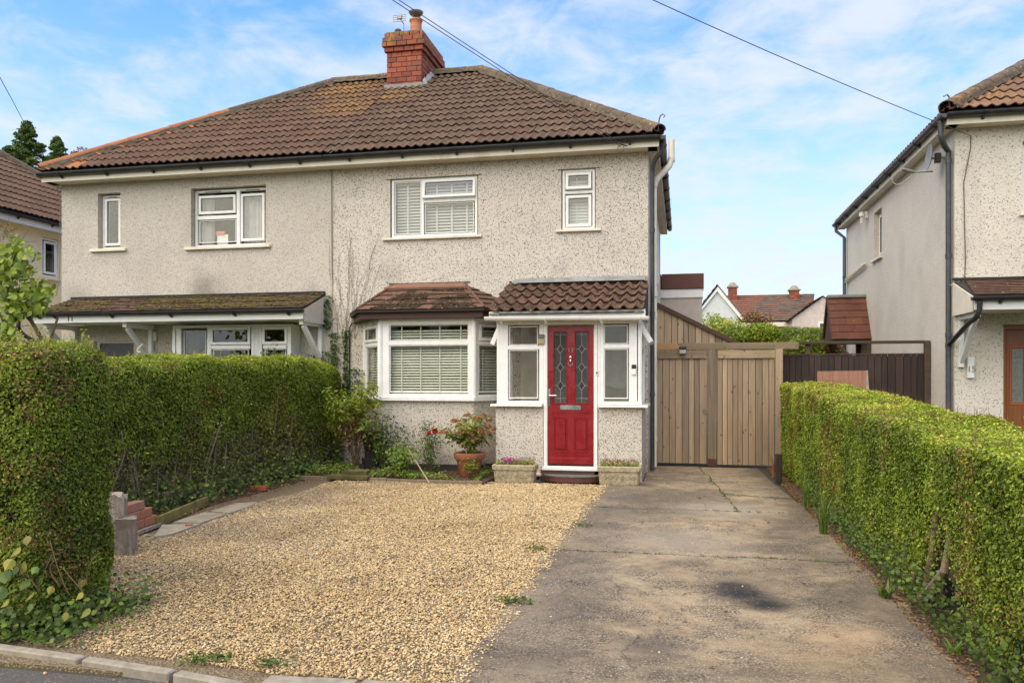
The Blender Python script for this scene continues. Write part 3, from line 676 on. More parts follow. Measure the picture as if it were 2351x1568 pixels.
# ------------------------------------------------------------------ roofs
def frame(O, U, V):
    U = Vector(U).normalized(); V = Vector(V).normalized(); N = U.cross(V)
    return Matrix(((U.x, V.x, N.x, O[0]), (U.y, V.y, N.y, O[1]), (U.z, V.z, N.z, O[2]), (0, 0, 0, 1)))
def tile_bm(w, g, prof, thick, lift, nseg, over=.05):
    bm = bmesh.new(); top = []; low = []; head = []
    for i in range(nseg + 1):
        u = w * i / nseg; h = prof(u)
        top.append(bm.verts.new((u, 0, h + lift))); low.append(bm.verts.new((u, .004, h + lift - thick))); head.append(bm.verts.new((u, g + over, h)))
    for i in range(nseg):
        bm.faces.new((top[i], top[i + 1], head[i + 1], head[i])); bm.faces.new((low[i], low[i + 1], top[i + 1], top[i]))
    bm.faces.new((top[0], head[0], low[0])); bm.faces.new((top[-1], low[-1], head[-1]))
    return bm
def pantile(p=.15, a=.026, e=1.3): return lambda u: a * (.5 + .5 * math.cos(6.28318 * u / p)) ** e
flat = lambda u: 0.0
def tile_surface(parent, name, Fm, poly, w, g, prof, mats, thick=.018, lift=.03, nseg=12, stagger=0, limit=290, matpick=None, jit=.004, stuffonly=False, rowmat=None):
    base = tile_bm(w, g, prof, thick, lift, nseg); shared = {}
    us = [p[0] for p in poly]; vs = [p[1] for p in poly]; n = len(poly); made = 0; rest = MB()
    def inside(p, e=1e-4): return all((poly[(i + 1) % n][0] - poly[i][0]) * (p[1] - poly[i][1]) - (poly[(i + 1) % n][1] - poly[i][1]) * (p[0] - poly[i][0]) >= -e for i in range(n))
    rr = random.Random(len(name) + n); r = 0
    while r * g < max(vs) - .02:
        off = (w / 2 if (stagger and r % 2) else 0); c = int((min(us) - off) // w) - 1
        while c * w + off < max(us):
            u0 = c * w + off; v0 = r * g; c += 1
            quad = [(u0 + .002, v0 + .001), (u0 + w - .002, v0 + .001), (u0 + w - .002, v0 + g * .98), (u0 + .002, v0 + g * .98)]
            full = all(inside(q, .002) for q in quad)
            mat = mats[0] if matpick is None else matpick(u0, v0, mats)
            Ml = Matrix.Translation((u0 + rr.uniform(-1, 1) * jit, v0 + rr.uniform(-1, 1) * jit, rr.uniform(0, 1) * jit * .7)) @ Matrix.Rotation(rr.uniform(-1, 1) * .006, 4, 'Z') @ Matrix.Rotation(rr.uniform(-1, 1) * .006, 4, 'Y')
            if full: bm = None
            else:
                bm = base.copy(); bmesh.ops.transform(bm, matrix=Matrix.Translation((u0, v0, 0)), verts=bm.verts)
                for i in range(n):
                    a, b = poly[i], poly[(i + 1) % n]; nx, ny = (b[1] - a[1]), -(b[0] - a[0])
                    if not bm.verts: break
                    if abs(ny) > abs(nx) * 50 and a[1] > .1: pass
                    bmesh.ops.bisect_plane(bm, geom=bm.verts[:] + bm.edges[:] + bm.faces[:], plane_co=(a[0], a[1], 0), plane_no=(nx, ny, 0), clear_outer=True)
                if len(bm.faces) < 1 or sum(f.calc_area() for f in bm.faces) < .0015: bm.free(); continue
                bmesh.ops.transform(bm, matrix=Matrix.Translation((-u0, -v0, 0)), verts=bm.verts)
            made += 1
            if stuffonly or made > limit:
                src = bm or base; src.verts.index_update()
                rest.add([(Fm @ Ml @ v.co) for v in src.verts], [[v.index for v in f.verts] for f in src.faces])
                if bm: bm.free()
                continue
            if bm is None:
                if mat.name not in shared:
                    me = bpy.data.meshes.new(name); base.to_mesh(me); me.materials.append(mat); shared[mat.name] = me
                    me.polygons.foreach_set('use_smooth', [True] * len(me.polygons))
                    try: me.set_sharp_from_angle(angle=R(45))
                    except Exception: pass
                me = shared[mat.name]
            else:
                me = bpy.data.meshes.new(name); bm.to_mesh(me); bm.free(); me.materials.append(mat)
                me.polygons.foreach_set('use_smooth', [True] * len(me.polygons))
                try: me.set_sharp_from_angle(angle=R(45))
                except Exception: pass
            inst(name, me, parent, Fm @ Ml)
        r += 1
    if rest.v: rest.build(name + ('_cover' if not stuffonly else ''), mats[0], parent, kind='stuff', fix=False)
    base.free(); return made
def caps(parent, name, A, B, r, L, mats, matpick=None, up=(0, 0, 1), flatten=.75, mortar=None):
    A = Vector(A); B = Vector(B); d = (B - A); n = max(1, round(d.length / L)); L = d.length / n; d.normalize()
    side = d.cross(Vector(up)).normalized(); upv = side.cross(d).normalized(); meshes = {}
    rr = random.Random(n)
    for i in range(n):
        mat = mats[0] if matpick is None else matpick(i / n, mats)
        if mat.name not in meshes:
            mb = MB(); k = 8; vs = []
            for y_, rad in ((-.02, r * 1.04), (L + .01, r * .97)):
                for rad2 in (rad, rad - .018):
                    for j in range(k + 1):
                        a = math.pi * j / k; vs.append((math.cos(a) * rad2, y_, math.sin(a) * rad2 * flatten))
            m_ = k + 1; fs = []
            for j in range(k):
                fs += [(j, j + 1, 2 * m_ + j + 1, 2 * m_ + j), (m_ + j, 3 * m_ + j, 3 * m_ + j + 1, m_ + j + 1), (j, m_ + j, m_ + j + 1, j + 1), (2 * m_ + j, 2 * m_ + j + 1, 3 * m_ + j + 1, 3 * m_ + j)]
            mb.add(vs, fs); meshes[mat.name] = mb.mesh(name, mat, True)
        p = A + d * (i * L) + upv * rr.uniform(0, .008)
        M = Matrix(((side.x, d.x, upv.x, p.x), (side.y, d.y, upv.y, p.y), (side.z, d.z, upv.z, p.z), (0, 0, 0, 1))) @ Matrix.Rotation(rr.uniform(-.02, .02), 4, 'Y')
        inst(name, meshes[mat.name], parent, M)
    # lumpy mortar bedding under the caps
    vs = []; fs = []; m = int(d.length * 0 + (B - A).length / .12) + 1; wd = r * 1.12
    for i in range(m + 1):
        p = A + d * ((B - A).length * i / m)
        for s_, h in ((-1, -.055), (-.86, .02), (.86, .02), (1, -.055)):
            q = p + side * (s_ * wd * rr.uniform(.9, 1.12)) + upv * (h + rr.uniform(-.008, .008)); vs.append(q)
    for i in range(m):
        for j in range(3): fs.append((i * 4 + j, i * 4 + j + 1, i * 4 + j + 5, i * 4 + j + 4))
    MB().add(vs, fs).build('mortar_bedding', M_MORTAR, parent)
def gutter(parent, p0, p1, r, mat, name='gutter', axis='x', brackets=(), bmat=None, clipw=.02):
    "half-round channel; p0,p1 = ends of the centre line"
    outer = [(r * math.cos(a), r * math.sin(a)) for a in [math.pi + math.pi * i / 8 for i in range(9)]]
    inner = [((r - .008) * math.cos(a), (r - .008) * math.sin(a)) for a in [2 * math.pi - math.pi * i / 8 for i in range(9)]]
    lip = [(r, .008), (r - .008, .008)]; prof = outer + [(r, .006), (r - .01, .006)] + inner + [(-r + .01, .006), (-r, .006)]
    p0 = Vector(p0); p1 = Vector(p1); d = (p1 - p0).normalized(); s = d.cross(Vector((0, 0, 1))).normalized(); upv = s.cross(d)
    vs = [p + s * a + upv * b for p in (p0, p1) for a, b in prof]; n = len(prof)
    mb = MB().add(vs, [(i, (i + 1) % n, n + (i + 1) % n, n + i) for i in range(n)])
    half = [(r * math.cos(a), r * math.sin(a)) for a in [math.pi + math.pi * i / 8 for i in range(9)]]
    for p in (p0, p1):
        q = [p + s * a + upv * b for a, b in half]; q2 = [v + d * (.004 if p is p1 else -.004) for v in q]
        mb.add(q + q2, [tuple(range(9)), tuple(range(9, 18))] + [(i, (i + 1) % 9, 9 + (i + 1) % 9, 9 + i) for i in range(9)])
    g = mb.build(name, mat, parent, smooth=True)
    for t in brackets:
        c = p0.lerp(p1, t); arc = [(r + .006) * 1.0]
        pts = [c + s * (math.cos(a) * (r + .004)) + upv * (math.sin(a) * (r + .004)) for a in [math.pi + math.pi * i / 8 for i in range(9)]]
        mb = MB(); mb.tube(pts, .007, 5)
        inw = c - s * 0 + upv * (-r)
        b0 = c + upv * (-r - .002); back = s * (-1)
        if abs(d.x) > .7: back = Vector((0, 1, 0))
        else: back = Vector((-1, 0, 0)) if brackets and bmat == 'w' else Vector((1, 0, 0)) if bmat == 'e' else Vector((-1, 0, 0))
        tri = [b0 - back * .03, b0 + back * (r + .015), b0 + back * (r + .015) + Vector((0, 0, -.035)), b0 + back * (r - .01) + Vector((0, 0, -.04))]
        mb.add([q - d * .018 for q in tri] + [q + d * .018 for q in tri], [(0, 1, 2, 3), (7, 6, 5, 4), (0, 1, 5, 4), (1, 2, 6, 5), (2, 3, 7, 6), (3, 0, 4, 7)])
        mb.build('bracket', mat, g)
    return g

# ------------------------------------------------------------------ windows
def window(parent, x0, x1, z0, z1, yf, lights, bars=(), M=None, mat=None, glass=None, fw=.045, depth=.07, label=None, name='window'):
    mat = mat or M_UPVC; glass = glass or M_GLASS
    mb = MB(); mb.ring(x0, x1, z0, z1, fw, yf + depth, yf, M)
    for b in bars:
        if b[0] == 'v': mb.box(b[1] - b[4] / 2, b[1] + b[4] / 2, yf + .003, yf + depth - .003, b[2], b[3], M, c=.006)
        else: mb.box(b[2], b[3], yf + .004, yf + depth - .004, b[1] - b[4] / 2, b[1] + b[4] / 2, M, c=.006)
    w = mb.build(name, mat, parent, label)
    for (a, b, c, d, typ) in lights:
        Ml = M or Matrix.Identity(4); ang = 0
        if typ.startswith('O'):
            ang = float(typ[1:]); Ml = Ml @ Matrix.Translation((0, yf, d)) @ Matrix.Rotation(-R(ang), 4, 'X') @ Matrix.Translation((0, -yf, -d))
        if typ == 'F':
            g = .006; MB().box(a, b, yf + .034, yf + .040, c, d, Ml).build('pane', glass, w)
            MB().ring(a, b, c, d, .014, yf + .045, yf + .012, Ml, .008).build('glazing_bead', mat, w)
        else:
            s_ = MB().ring(a - .018, b + .018, c - .018, d + .018, .052, yf + .05, yf - .018, Ml, .012).build('sash', mat, w)
            MB().box(a + .030, b - .030, yf + .008, yf + .014, c + .030, d - .030, Ml).build('pane', glass, w)
            MB().ring(a + .029, b - .029, c + .029, d - .029, .006, yf + .01, yf - .008, Ml, .003).build('seal', M_RUBBER, w)
    return w
def venetian(x0, x1, z0, z1, y, mat, label, pitch=.045, width=.048, tilt=48, cords=(.15, .5, .85), M=None, group=None, tape=.010, name='venetian_blind'):
    Mb = M or Matrix.Identity(4); o = Mb @ Vector(((x0 + x1) / 2, y, z0))
    t = thing(name, label, 'blind', o, group)
    MB().box(x0, x1, y - .025, y + .025, z1 - .04, z1, Mb).build('head_rail', mat, t)
    MB().box(x0, x1, y - .022, y + .022, z0, z0 + .018, Mb).build('bottom_rail', mat, t)
    n = int((z1 - .05 - z0 - .02) / pitch); hw = width / 2
    mb = MB(); prof = [(-hw, 0), (-hw * .5, .0035), (0, .005), (hw * .5, .0035), (hw, 0)]; L = (x1 - x0) / 2 - .004
    vs = [(sx * L, a, b) for sx in (-1, 1) for a, b in prof] + [(sx * L, a, b - .003) for sx in (-1, 1) for a, b in prof]
    fs = []
    for i in range(4): fs += [(i, i + 1, 6 + i, 5 + i), (10 + i, 15 + i, 16 + i, 11 + i)]
    fs += [(0, 5, 15, 10), (4, 14, 19, 9)]
    me = mb.add(vs, fs).mesh('slat', mat, True)
    rr = random.Random(n)
    for i in range(n):
        z = z0 + .035 + i * pitch
        inst('slat', me, t, Mb @ Matrix.Translation(((x0 + x1) / 2, y, z)) @ Matrix.Rotation(R(tilt + rr.uniform(-3, 3)), 4, 'X') @ Matrix.Rotation(rr.uniform(-.002, .002), 4, 'Y'))
    for c in cords:
        xc = x0 + (x1 - x0) * c; MB().box(xc - tape / 2, xc + tape / 2, y - hw - .003, y - hw - .0015, z0 + .01, z1 - .03, Mb).build('ladder_tape', mat, t)
    return t
def pipe(name, parent, pts, r, mat, collars=(), n=12, label=None):
    o = MB().tube(pts, r, n).build(name, mat, parent, label, smooth=True)
    for c in collars:
        c = Vector(c); MB().tube([c - Vector((0, 0, .035)), c + Vector((0, 0, .035))], r * 1.16, n).build('collar', mat, o, smooth=True)
    return o
def arc(p0, p1, p2, n=6):
    p0, p1, p2 = map(Vector, (p0, p1, p2)); return [(p0 * (1 - t) ** 2 + p1 * 2 * t * (1 - t) + p2 * t * t) for t in [i / n for i in range(n + 1)]]
# ================================================================== house no. 13 and house no. 11 (one pair)
FY = 13.18                     # front wall plane
PX = lambda u, y=FY: P(u, 870, y=y).x
PZ = lambda u, v, y=FY: P(u, v, y=y).z
def shell(root, x0, x1, y0, y1, ztop, mat, holes, side_holes_r=(), side_holes_l=(), left=True, right=True, T=.25):
    MB().wall(x0, x1, -.05, ztop, y0, y0 + T, holes, 'x').build('front_wall', mat, root)
    MB().wall(x0, x1, -.05, ztop, y1 - T, y1, [], 'x').build('back_wall', mat, root)
    if right: MB().wall(y0 + T, y1 - T, -.05, ztop, x1 - T, x1, side_holes_r, 'y').build('side_wall', mat, root)
    else: MB().wall(y0 + T, y1 - T, -.05, ztop, x1 - .1, x1, [], 'y').build('party_wall', M_INT, root)
    if left: MB().wall(y0 + T, y1 - T, -.05, ztop, x0, x0 + T, side_holes_l, 'y').build('side_wall', mat, root)
    else: MB().wall(y0 + T, y1 - T, -.05, ztop, x0, x0 + .1, [], 'y').build('party_wall', M_INT, root)
    for z in (.02, 2.85, ztop - .02):
        MB().box(x0 + T + .01, x1 - T - .01, y0 + T + .01, y1 - T - .01, z - .1, z).build('storey_floor', M_INTFLOOR, root)
    # inner partition a couple of metres behind the front so rooms read as rooms
    MB().box(x0 + T + .02, x1 - T - .02, y0 + 3.2, y0 + 3.3, .03, ztop - .13).build('inner_partition', M_INT, root)
RZ0, RZ1, RY0, RY1 = 5.36, 8.12, 12.86, 16.90
SL = math.hypot(RZ1 - RZ0, RY1 - RY0); VS = (0, (RY1 - RY0) / SL, (RZ1 - RZ0) / SL)
WL, WM, WR = -11.50, -6.0, -.53
EL, ER = WL - .20, WR + .20
RIL, RIR = -7.65, -4.22
YB = 20.62; RYB = 2 * RY1 - RY0

h13 = thing('semi_detached_house', 'speckled pebbledash half of the pair with red front door, bay window and tiled porch', 'house', (-3.2, FY, 0), 'semi-detached houses along the road')
bigw = (PX(895), PX(1097), 3.93, 4.94); smw = (PX(1288), PX(1367), 3.96, 4.95)
bayhole = (-5.1, -2.98, 1.2, 2.42); hallhole = (-1.95, -1.15, .15, 2.2)
shell(h13, WM, WR, FY, YB, 5.25, M_WALL13, [bigw, smw, bayhole, hallhole], left=False, side_holes_r=[(18.0, 18.9, 3.6, 4.8)])
for (a, b, c, d), ex in ((bigw, (.13, .07)), (smw, (.09, .09))):
    MB().box(a - ex[0], b + ex[1], FY - .055, FY + .02, c - .045, c - .005, c=.006).build('window_sill', M_CREAMP, h13)
    MB().box(a - ex[0] * .7, b + ex[1] * .9, FY - .028, FY + .005, d + .004, d + .018).build('drip_strip', M_WALL13, h13)
xm = PX(968)
window(h13, bigw[0] + .02, bigw[1] - .02, bigw[2] + .0, bigw[3] - .005, FY + .03,
       [(bigw[0] + .075, xm - .03, 3.99, 4.885, 'F'), (xm + .045, bigw[1] - .085, 3.99, 4.50, 'F'), (xm + .03, bigw[1] - .065, 4.60, 4.885, 'O9')],
       [('v', xm, 3.97, 4.9, .05), ('h', 4.545, xm + .02, bigw[1] - .06, .06)], label='wide bedroom window with its top right light propped open')
zt = PZ(1327, 440)
window(h13, smw[0] + .015, smw[1] - .015, smw[2], smw[3] - .005, FY + .03,
       [(smw[0] + .09, smw[1] - .09, 4.02, zt - .075, 'S'), (smw[0] + .09, smw[1] - .09, zt + .055, 4.875, 'O7')],
       [('h', zt, smw[0] + .04, smw[1] - .04, .05)], label='narrow two-light bedroom window')
venetian(bigw[0] + .07, xm - .02, 3.99, 4.90, FY + .17, M_BLINDW, 'white venetian blind in the narrow left light of the wide upstairs window', pitch=.052, tilt=50, cords=(.42,), group='blinds upstairs', tape=.03)
venetian(xm + .03, bigw[1] - .07, 3.99, 4.90, FY + .17, M_BLINDW, 'white venetian blind behind the propped-open light of the wide upstairs window', pitch=.052, tilt=50, cords=(.22, .52, .82), group='blinds upstairs', tape=.03)
venetian(smw[0] + .07, smw[1] - .07, 4.01, 4.90, FY + .17, M_BLINDW, 'white venetian blind in the narrow two-light upstairs window', pitch=.052, tilt=70, cords=(.40,), group='blinds upstairs', tape=.02)

# roof
F13 = frame((WM, RY0, RZ0), (1, 0, 0), VS)
tile_surface(h13, 'roof_tile', F13, [(0, 0), (ER - WM, 0), (RIR - WM, SL), (0, SL)], .30, .35, pantile(.15, .034), [M_TILE13], limit=275, jit=.009)
Fr = frame((ER, RY0, RZ0), (0, 1, 0), (-VS[1], 0, VS[2]))
tile_surface(h13, 'side_slope_tiling', Fr, [(0, 0), (RYB - RY0, 0), (RY1 - RY0, SL)], .30, .35, pantile(), [M_TILE13], nseg=8, stuffonly=True)
def deck(root, x0, x1, rx0, rx1, y0=RY0, y1=RY1, z0=RZ0, z1=RZ1, yb=None):
    yb = yb or 2 * y1 - y0; e = -.03
    MB().add([(x0, y0, z0 + e), (x1, y0, z0 + e), (x1, yb, z0 + e), (x0, yb, z0 + e), (rx0, y1, z1 + e), (rx1, y1, z1 + e)],
             [(0, 1, 5, 4), (2, 3, 4, 5), (0, 4, 3), (1, 2, 5), (0, 3, 2, 1)]).build('roof_deck', M_FELT, root)
deck(h13, WM, ER - .02, WM, RIR)
caps(h13, 'ridge_tile', (ER - .02, RY0 + .02, RZ0 + .055), (RIR, RY1, RZ1 + .055), .115, .42, [M_CAP])
caps(h13, 'ridge_tile', (RIR, RY1, RZ1 + .05), (-5.34, RY1, RZ1 + .05), .12, .42, [M_CAP])
MB().tube([(ER - .04, RY0 + .03, RZ0 + .03), (ER - .02, RY0, RZ0 + .2), (ER, RY0 - .02, RZ0 + .26), (ER + .04, RY0 - .04, RZ0 + .28), (ER + .07, RY0 - .05, RZ0 + .25), (ER + .05, RY0 - .05, RZ0 + .22)], .011, 6).build('hip_iron', M_METAL, h13)
# eaves
def eaves_front(root, xa, xb, y0, z, wl, fasc=.26, brk=6, gm=None, last=True):
    MB().box(xa, xb, y0 + .03, y0 + .05, z - .20, z - .035).build('fascia_board', M_CREAMP, root)
    MB().box(xa + .002, xb - .002, y0 + .052, wl - .002, z - .195, z - .18).build('soffit', M_CREAMP, root)
    gutter(root, (xa - .02, y0 - .03, z - .055), (xb + .02, y0 - .03, z - .055), .058, M_BLACKP, brackets=[(i + .5) / brk for i in range(brk)])
eaves_front(h13, WM, ER - .02, RY0, RZ0, FY)
MB().box(ER - .05, ER - .03, RY0 + .052, YB + .2, RZ0 - .20, RZ0 - .035).build('side_fascia_board', M_CREAMP, h13)
MB().box(WR + .002, ER - .052, RY0 + .06, YB + .2, RZ0 - .195, RZ0 - .18).build('side_soffit', M_CREAMP, h13)
gutter(h13, (ER + .03, RY0 - .05, RZ0 - .055), (ER + .03, YB + .25, RZ0 - .055), .058, M_BLACKP, name='side_gutter', brackets=[(i + .5) / 8 for i in range(8)])
# black downpipe and white soil pipe on the side wall near the corner
pipe('rainwater_pipe', h13, [(ER + .02, 13.02, RZ0 - .08), (ER + .02, 13.04, RZ0 - .22)] + arc((ER, 13.05, RZ0 - .27), (WR + .07, 13.15, RZ0 - .33), (WR + .065, 13.2, RZ0 - .55)) + [(WR + .065, 13.2, .02)], .036, M_GREYPIPE, [(WR + .065, 13.2, 3.9), (WR + .065, 13.2, 2.55), (WR + .065, 13.2, 1.25)])
pipe('soil_vent_pipe', h13, [(ER + .16, 13.95, 5.56), (ER + .16, 13.95, 5.22), (ER + .12, 13.9, 5.10), (WR + .12, 13.7, 4.84), (WR + .075, 13.62, 4.7), (WR + .075, 13.6, .04)], .052, M_CREAMP, [(ER + .16, 13.95, 5.22), (WR + .075, 13.62, 4.72), (WR + .075, 13.6, 2.9), (WR + .075, 13.6, 2.55), (WR + .075, 13.6, .5)])
# rear extension with a flat felted roof seen beyond the corner
MB().box(-2.6, .50, 20.8, 23.5, 0, 3.72).build('rear_extension_wall', plain('ext_render', (.50, .44, .38), .9, .06), h13)
MB().box(-2.6, .52, 20.77, 23.5, 3.55, 3.76).build('rear_extension_fascia', M_UPVC, h13)
for i in range(3): MB().box(-2.6 + i * 1.05, -1.56 + i * 1.05, 20.74, 23.5, 3.765, 4.15, c=.01).build('felt_upstand', M_FELTG, h13)
MB().ring(18.0, 18.9, 3.6, 4.8, .06, .06, 0, Matrix.Translation((WR + .01, 0, 0)) @ Matrix(((0, -1, 0, 0), (1, 0, 0, 0), (0, 0, 1, 0), (0, 0, 0, 1)))).build('side_window_frame', M_UPVC, h13)

# chimney: every brick its own
ch = bpy.data.objects.new('chimney_stack', None); col.objects.link(ch); reg(ch, h13, Matrix.Translation((-5.75, 16.9, 7.6)))
CX0, CX1, CY0, CY1 = -6.14, -5.36, 16.22, 17.6
MB().box(CX0 + .015, CX1 - .015, CY0 + .015, CY1 - .015, 7.1, 8.86).build('mortar_core', plain('brick_mortar', (.13, .10, .08), 1, .3), ch)
bmesh_cache = {}
def brick(L, dep, H, M, mat=M_BRICK, name='brick', parent=ch):
    k = (round(L, 3), round(dep, 3), round(H, 3), mat.name)
    if k not in bmesh_cache: bmesh_cache[k] = MB().box(0, L, 0, dep, 0, H, c=.006).mesh(name, mat)
    return inst(name, bmesh_cache[k], parent, M)
def course(z, H, out, odd):
    x0, x1, y0, y1 = CX0 - out, CX1 + out, CY0 - out, CY1 + out; g = .012; L = .225
    rr = random.Random(int(z * 100))
    def run(length, first, place):
        p = 0; f = first
        while p < length - .03:
            l = min(f, length - p); place(p, l - g); p += l; f = L
    fl = .115 if odd else L
    run(x1 - x0, fl, lambda p, l: l > .03 and brick(l, .10, H, Matrix.Translation((x0 + p, y0 + rr.uniform(-.002, .002), z))))
    run(y1 - y0 - .11, L if odd else .115, lambda p, l: l > .03 and brick(l, .10, H, Matrix.Translation((x1 + rr.uniform(-.002, .002), y0 + .112 + p, z)) @ Matrix.Rotation(R(90), 4, 'Z')))
z = 7.36; k = 0
while z < 8.40: course(z, .096, 0, k % 2); z += .107; k += 1
for i, o_ in enumerate((.045, .085, .075, .04)): course(z, .092, o_, (k + i) % 2); z += .102
MB().box(CX0 - .02, CX1 + .02, CY0 - .02, CY1 + .02, z - .02, z + .02, c=.015).build('mortar_flaunching', M_MORTAR, ch)
zc_ = z
def pot(x, y, z, r, h, ribs=()):
    pr = [(r * 1.12, 0), (r * 1.05, h * .1), (r, h * .5), (r, h * .52), (r * 1.03, h * .55), (r, h * .58), (r, h * .86), (r * 1.18, h * .93), (r * 1.16, h), (r * .9, h), (r * .88, h * .8)]
    return MB().lathe(pr, (x, y, z), 24).build('chimney_pot', M_POT, ch, smooth=True)
pot(-5.60, 16.55, zc_, .122, .38)
MB().lathe([(.01, 0), (.12, .035), (.158, .085), (.158, .10), (.12, .075), (.01, .05)], (-5.60, 16.55, zc_ + .45), 28).build('rain_cowl', M_METAL, ch, smooth=True)
for a in (0, 2.1, 4.2): MB().tube([(-5.60 + .09 * math.cos(a), 16.55 + .09 * math.sin(a), zc_ + .34), (-5.60 + .09 * math.cos(a), 16.55 + .09 * math.sin(a), zc_ + .50)], .006, 5).build('cowl_leg', M_METAL, ch)
MB().lathe([(.075, 0), (.07, .05), (.074, .06), (.07, .1), (.074, .11), (.07, .15), (.075, .16), (.06, .19), (.05, .19)], (-5.99, 16.5, zc_), 18).build('vent_pot', M_MORTAR, ch, smooth=True)
MB().lathe([(.10, 0), (.10, .08), (.08, .09)], (-5.80, 17.0, zc_), 18).build('capped_pot', M_POT, ch, smooth=True)
MB().box(CX0 - .05, CX1 + .03, CY0 - .05, CY0 - .005, 7.58, 7.73, c=.01).build('lead_apron', M_LEAD, ch)
M_LEADB = plain('lead_bright', (.34, .34, .33), .6, .25)
for i in range(6):   # stepped soakers up the right cheek
    y = CY0 + .02 + i * .12; z_ = RZ0 + (y - RY0) * (RZ1 - RZ0) / (RY1 - RY0)
    MB().add([(CX1 + .012, y, z_ + .02), (CX1 + .11, y + .02, z_ + .06), (CX1 + .10, y + .11, z_ + .12), (CX1 + .02, y + .12, z_ + .24 - .04 * (i % 2)), (CX1 + .012, y, z_ + .13)], [(0, 1, 2, 3, 4)]).build('lead_soaker', M_LEADB, ch)
# television aerial on the stack
ta = thing('tv_aerial', 'small grid television aerial fixed beside the chimney pots', 'aerial', (-5.9, 16.45, zc_))
MB().tube([(-5.86, 16.5, zc_ + .02), (-5.86, 16.5, zc_ + .30), (-5.93, 16.45, zc_ + .40)], .010, 6).build('mast', M_METAL, ta)
mb = MB()
for zz in (.34, .385, .43, .475): mb.box(-6.08, -5.79, 16.44, 16.452, zc_ + zz - .006, zc_ + zz + .006)
for xx in (-6.08, -5.97, -5.90, -5.79): mb.box(xx - .006, xx + .006, 16.437, 16.439, zc_ + .338, zc_ + .48)
mb.build('reflector_grid', M_METAL, ta)
MB().box(-5.98, -5.87, 16.40, 16.43, zc_ + .37, zc_ + .46, c=.01).build('junction_box', M_METAL, ta)

# ---- bay window
BY = 12.45; bxl, bxr = -4.83, -3.25; bwl, bwr = -5.43, -2.76
bay_pts = [(bwl, FY), (bxl, BY), (bxr, BY), (bwr, FY)]
MB().prism(bay_pts, -.02, 1.15, 'z').build('bay_wall', M_WALL13, h13)
MB().prism([(bwl - .02, FY), (bxl - .02, BY - .03), (bxr + .02, BY - .03), (bwr + .02, FY)], -.03, .13, 'z').build('bay_plinth', plain('dark_plinth', (.05, .045, .04), .95, .3), h13)
sx = .05; MB().prism([(bwl - sx, FY), (bxl - sx * .6, BY - sx - .02), (bxr + sx * .6, BY - sx - .02), (bwr + sx, FY)], 1.15, 1.20, 'z').build('bay_sill', M_UPVC2, h13)
MB().prism([(bwl - .02, FY), (bxl - .01, BY - .02), (bxr + .01, BY - .02), (bwr + .02, FY)], 2.44, 2.52, 'z').build('bay_head', M_UPVC2, h13)
def seg(a, b):   # local frame whose x runs a->b and -y faces outward
    a = Vector((*a, 0)); b = Vector((*b, 0)); return Matrix.Translation(a) @ Matrix.Rotation(math.atan2(b.y - a.y, b.x - a.x), 4, 'Z'), (b - a).length
Mf, Lf = seg(bay_pts[1], bay_pts[2]); zt = 2.08
window(h13, .0, Lf, 1.20, 2.44, 0, [(.16, Lf - .09, 1.285, zt - .035, 'F'), (.16, Lf - .09, zt + .035, 2.385, 'F')], [('h', zt, .1, Lf - .06, .065), ('v', .10, 1.24, 2.40, .11), ('v', Lf - .06, 1.24, 2.40, .06)], M=Mf, mat=M_UPVC2, name='bay_window', fw=.06)
for a, b, nm in ((bay_pts[0], bay_pts[1], 'narrow angled side light of the bay'), (bay_pts[2], bay_pts[3], 'angled side light of the bay next to the porch')):
    Ms, Ls = seg(a, b)
    window(h13, .0, Ls, 1.20, 2.44, 0, [(.13, Ls - .13, 1.285, zt - .035, 'F'), (.14, Ls - .14, zt + .055, 2.37, 'S')], [('h', zt, .06, Ls - .06, .065), ('v', .085, 1.24, 2.4, .07), ('v', Ls - .085, 1.24, 2.4, .07)], M=Ms, mat=M_UPVC2, name='bay_window', fw=.05, label=nm)
for p in (bay_pts[1], bay_pts[2]):
    MB().lathe([(.05, 0), (.05, 1.24)], (p[0], p[1] + .02, 1.20), 12).build('bay_corner_post', M_UPVC2, h13, smooth=True)
venetian(.10, Lf - .07, 1.27, 2.40, .13, M_BLIND, 'wide sage venetian blind across the middle of the bay window', cords=(.17, .40, .63, .88), M=Mf, group='blinds in the bay window', pitch=.0445, tape=.018, tilt=38)
Ms, Ls = seg(bay_pts[2], bay_pts[3]); venetian(.12, Ls - .1, 1.27, 2.40, .12, M_BLIND, 'sage venetian blind in the angled light of the bay next to the porch', cords=(.25, .72), M=Ms, group='blinds in the bay window', pitch=.0445, tape=.018, tilt=38)
Ms, Ls = seg(bay_pts[0], bay_pts[1]); venetian(.1, Ls - .12, 1.24, 2.40, .12, M_BLIND, 'sage venetian blind in the angled light at the far left of the bay', cords=(.3, .7), M=Ms, group='blinds in the bay window', pitch=.0445, tape=.018, tilt=38)
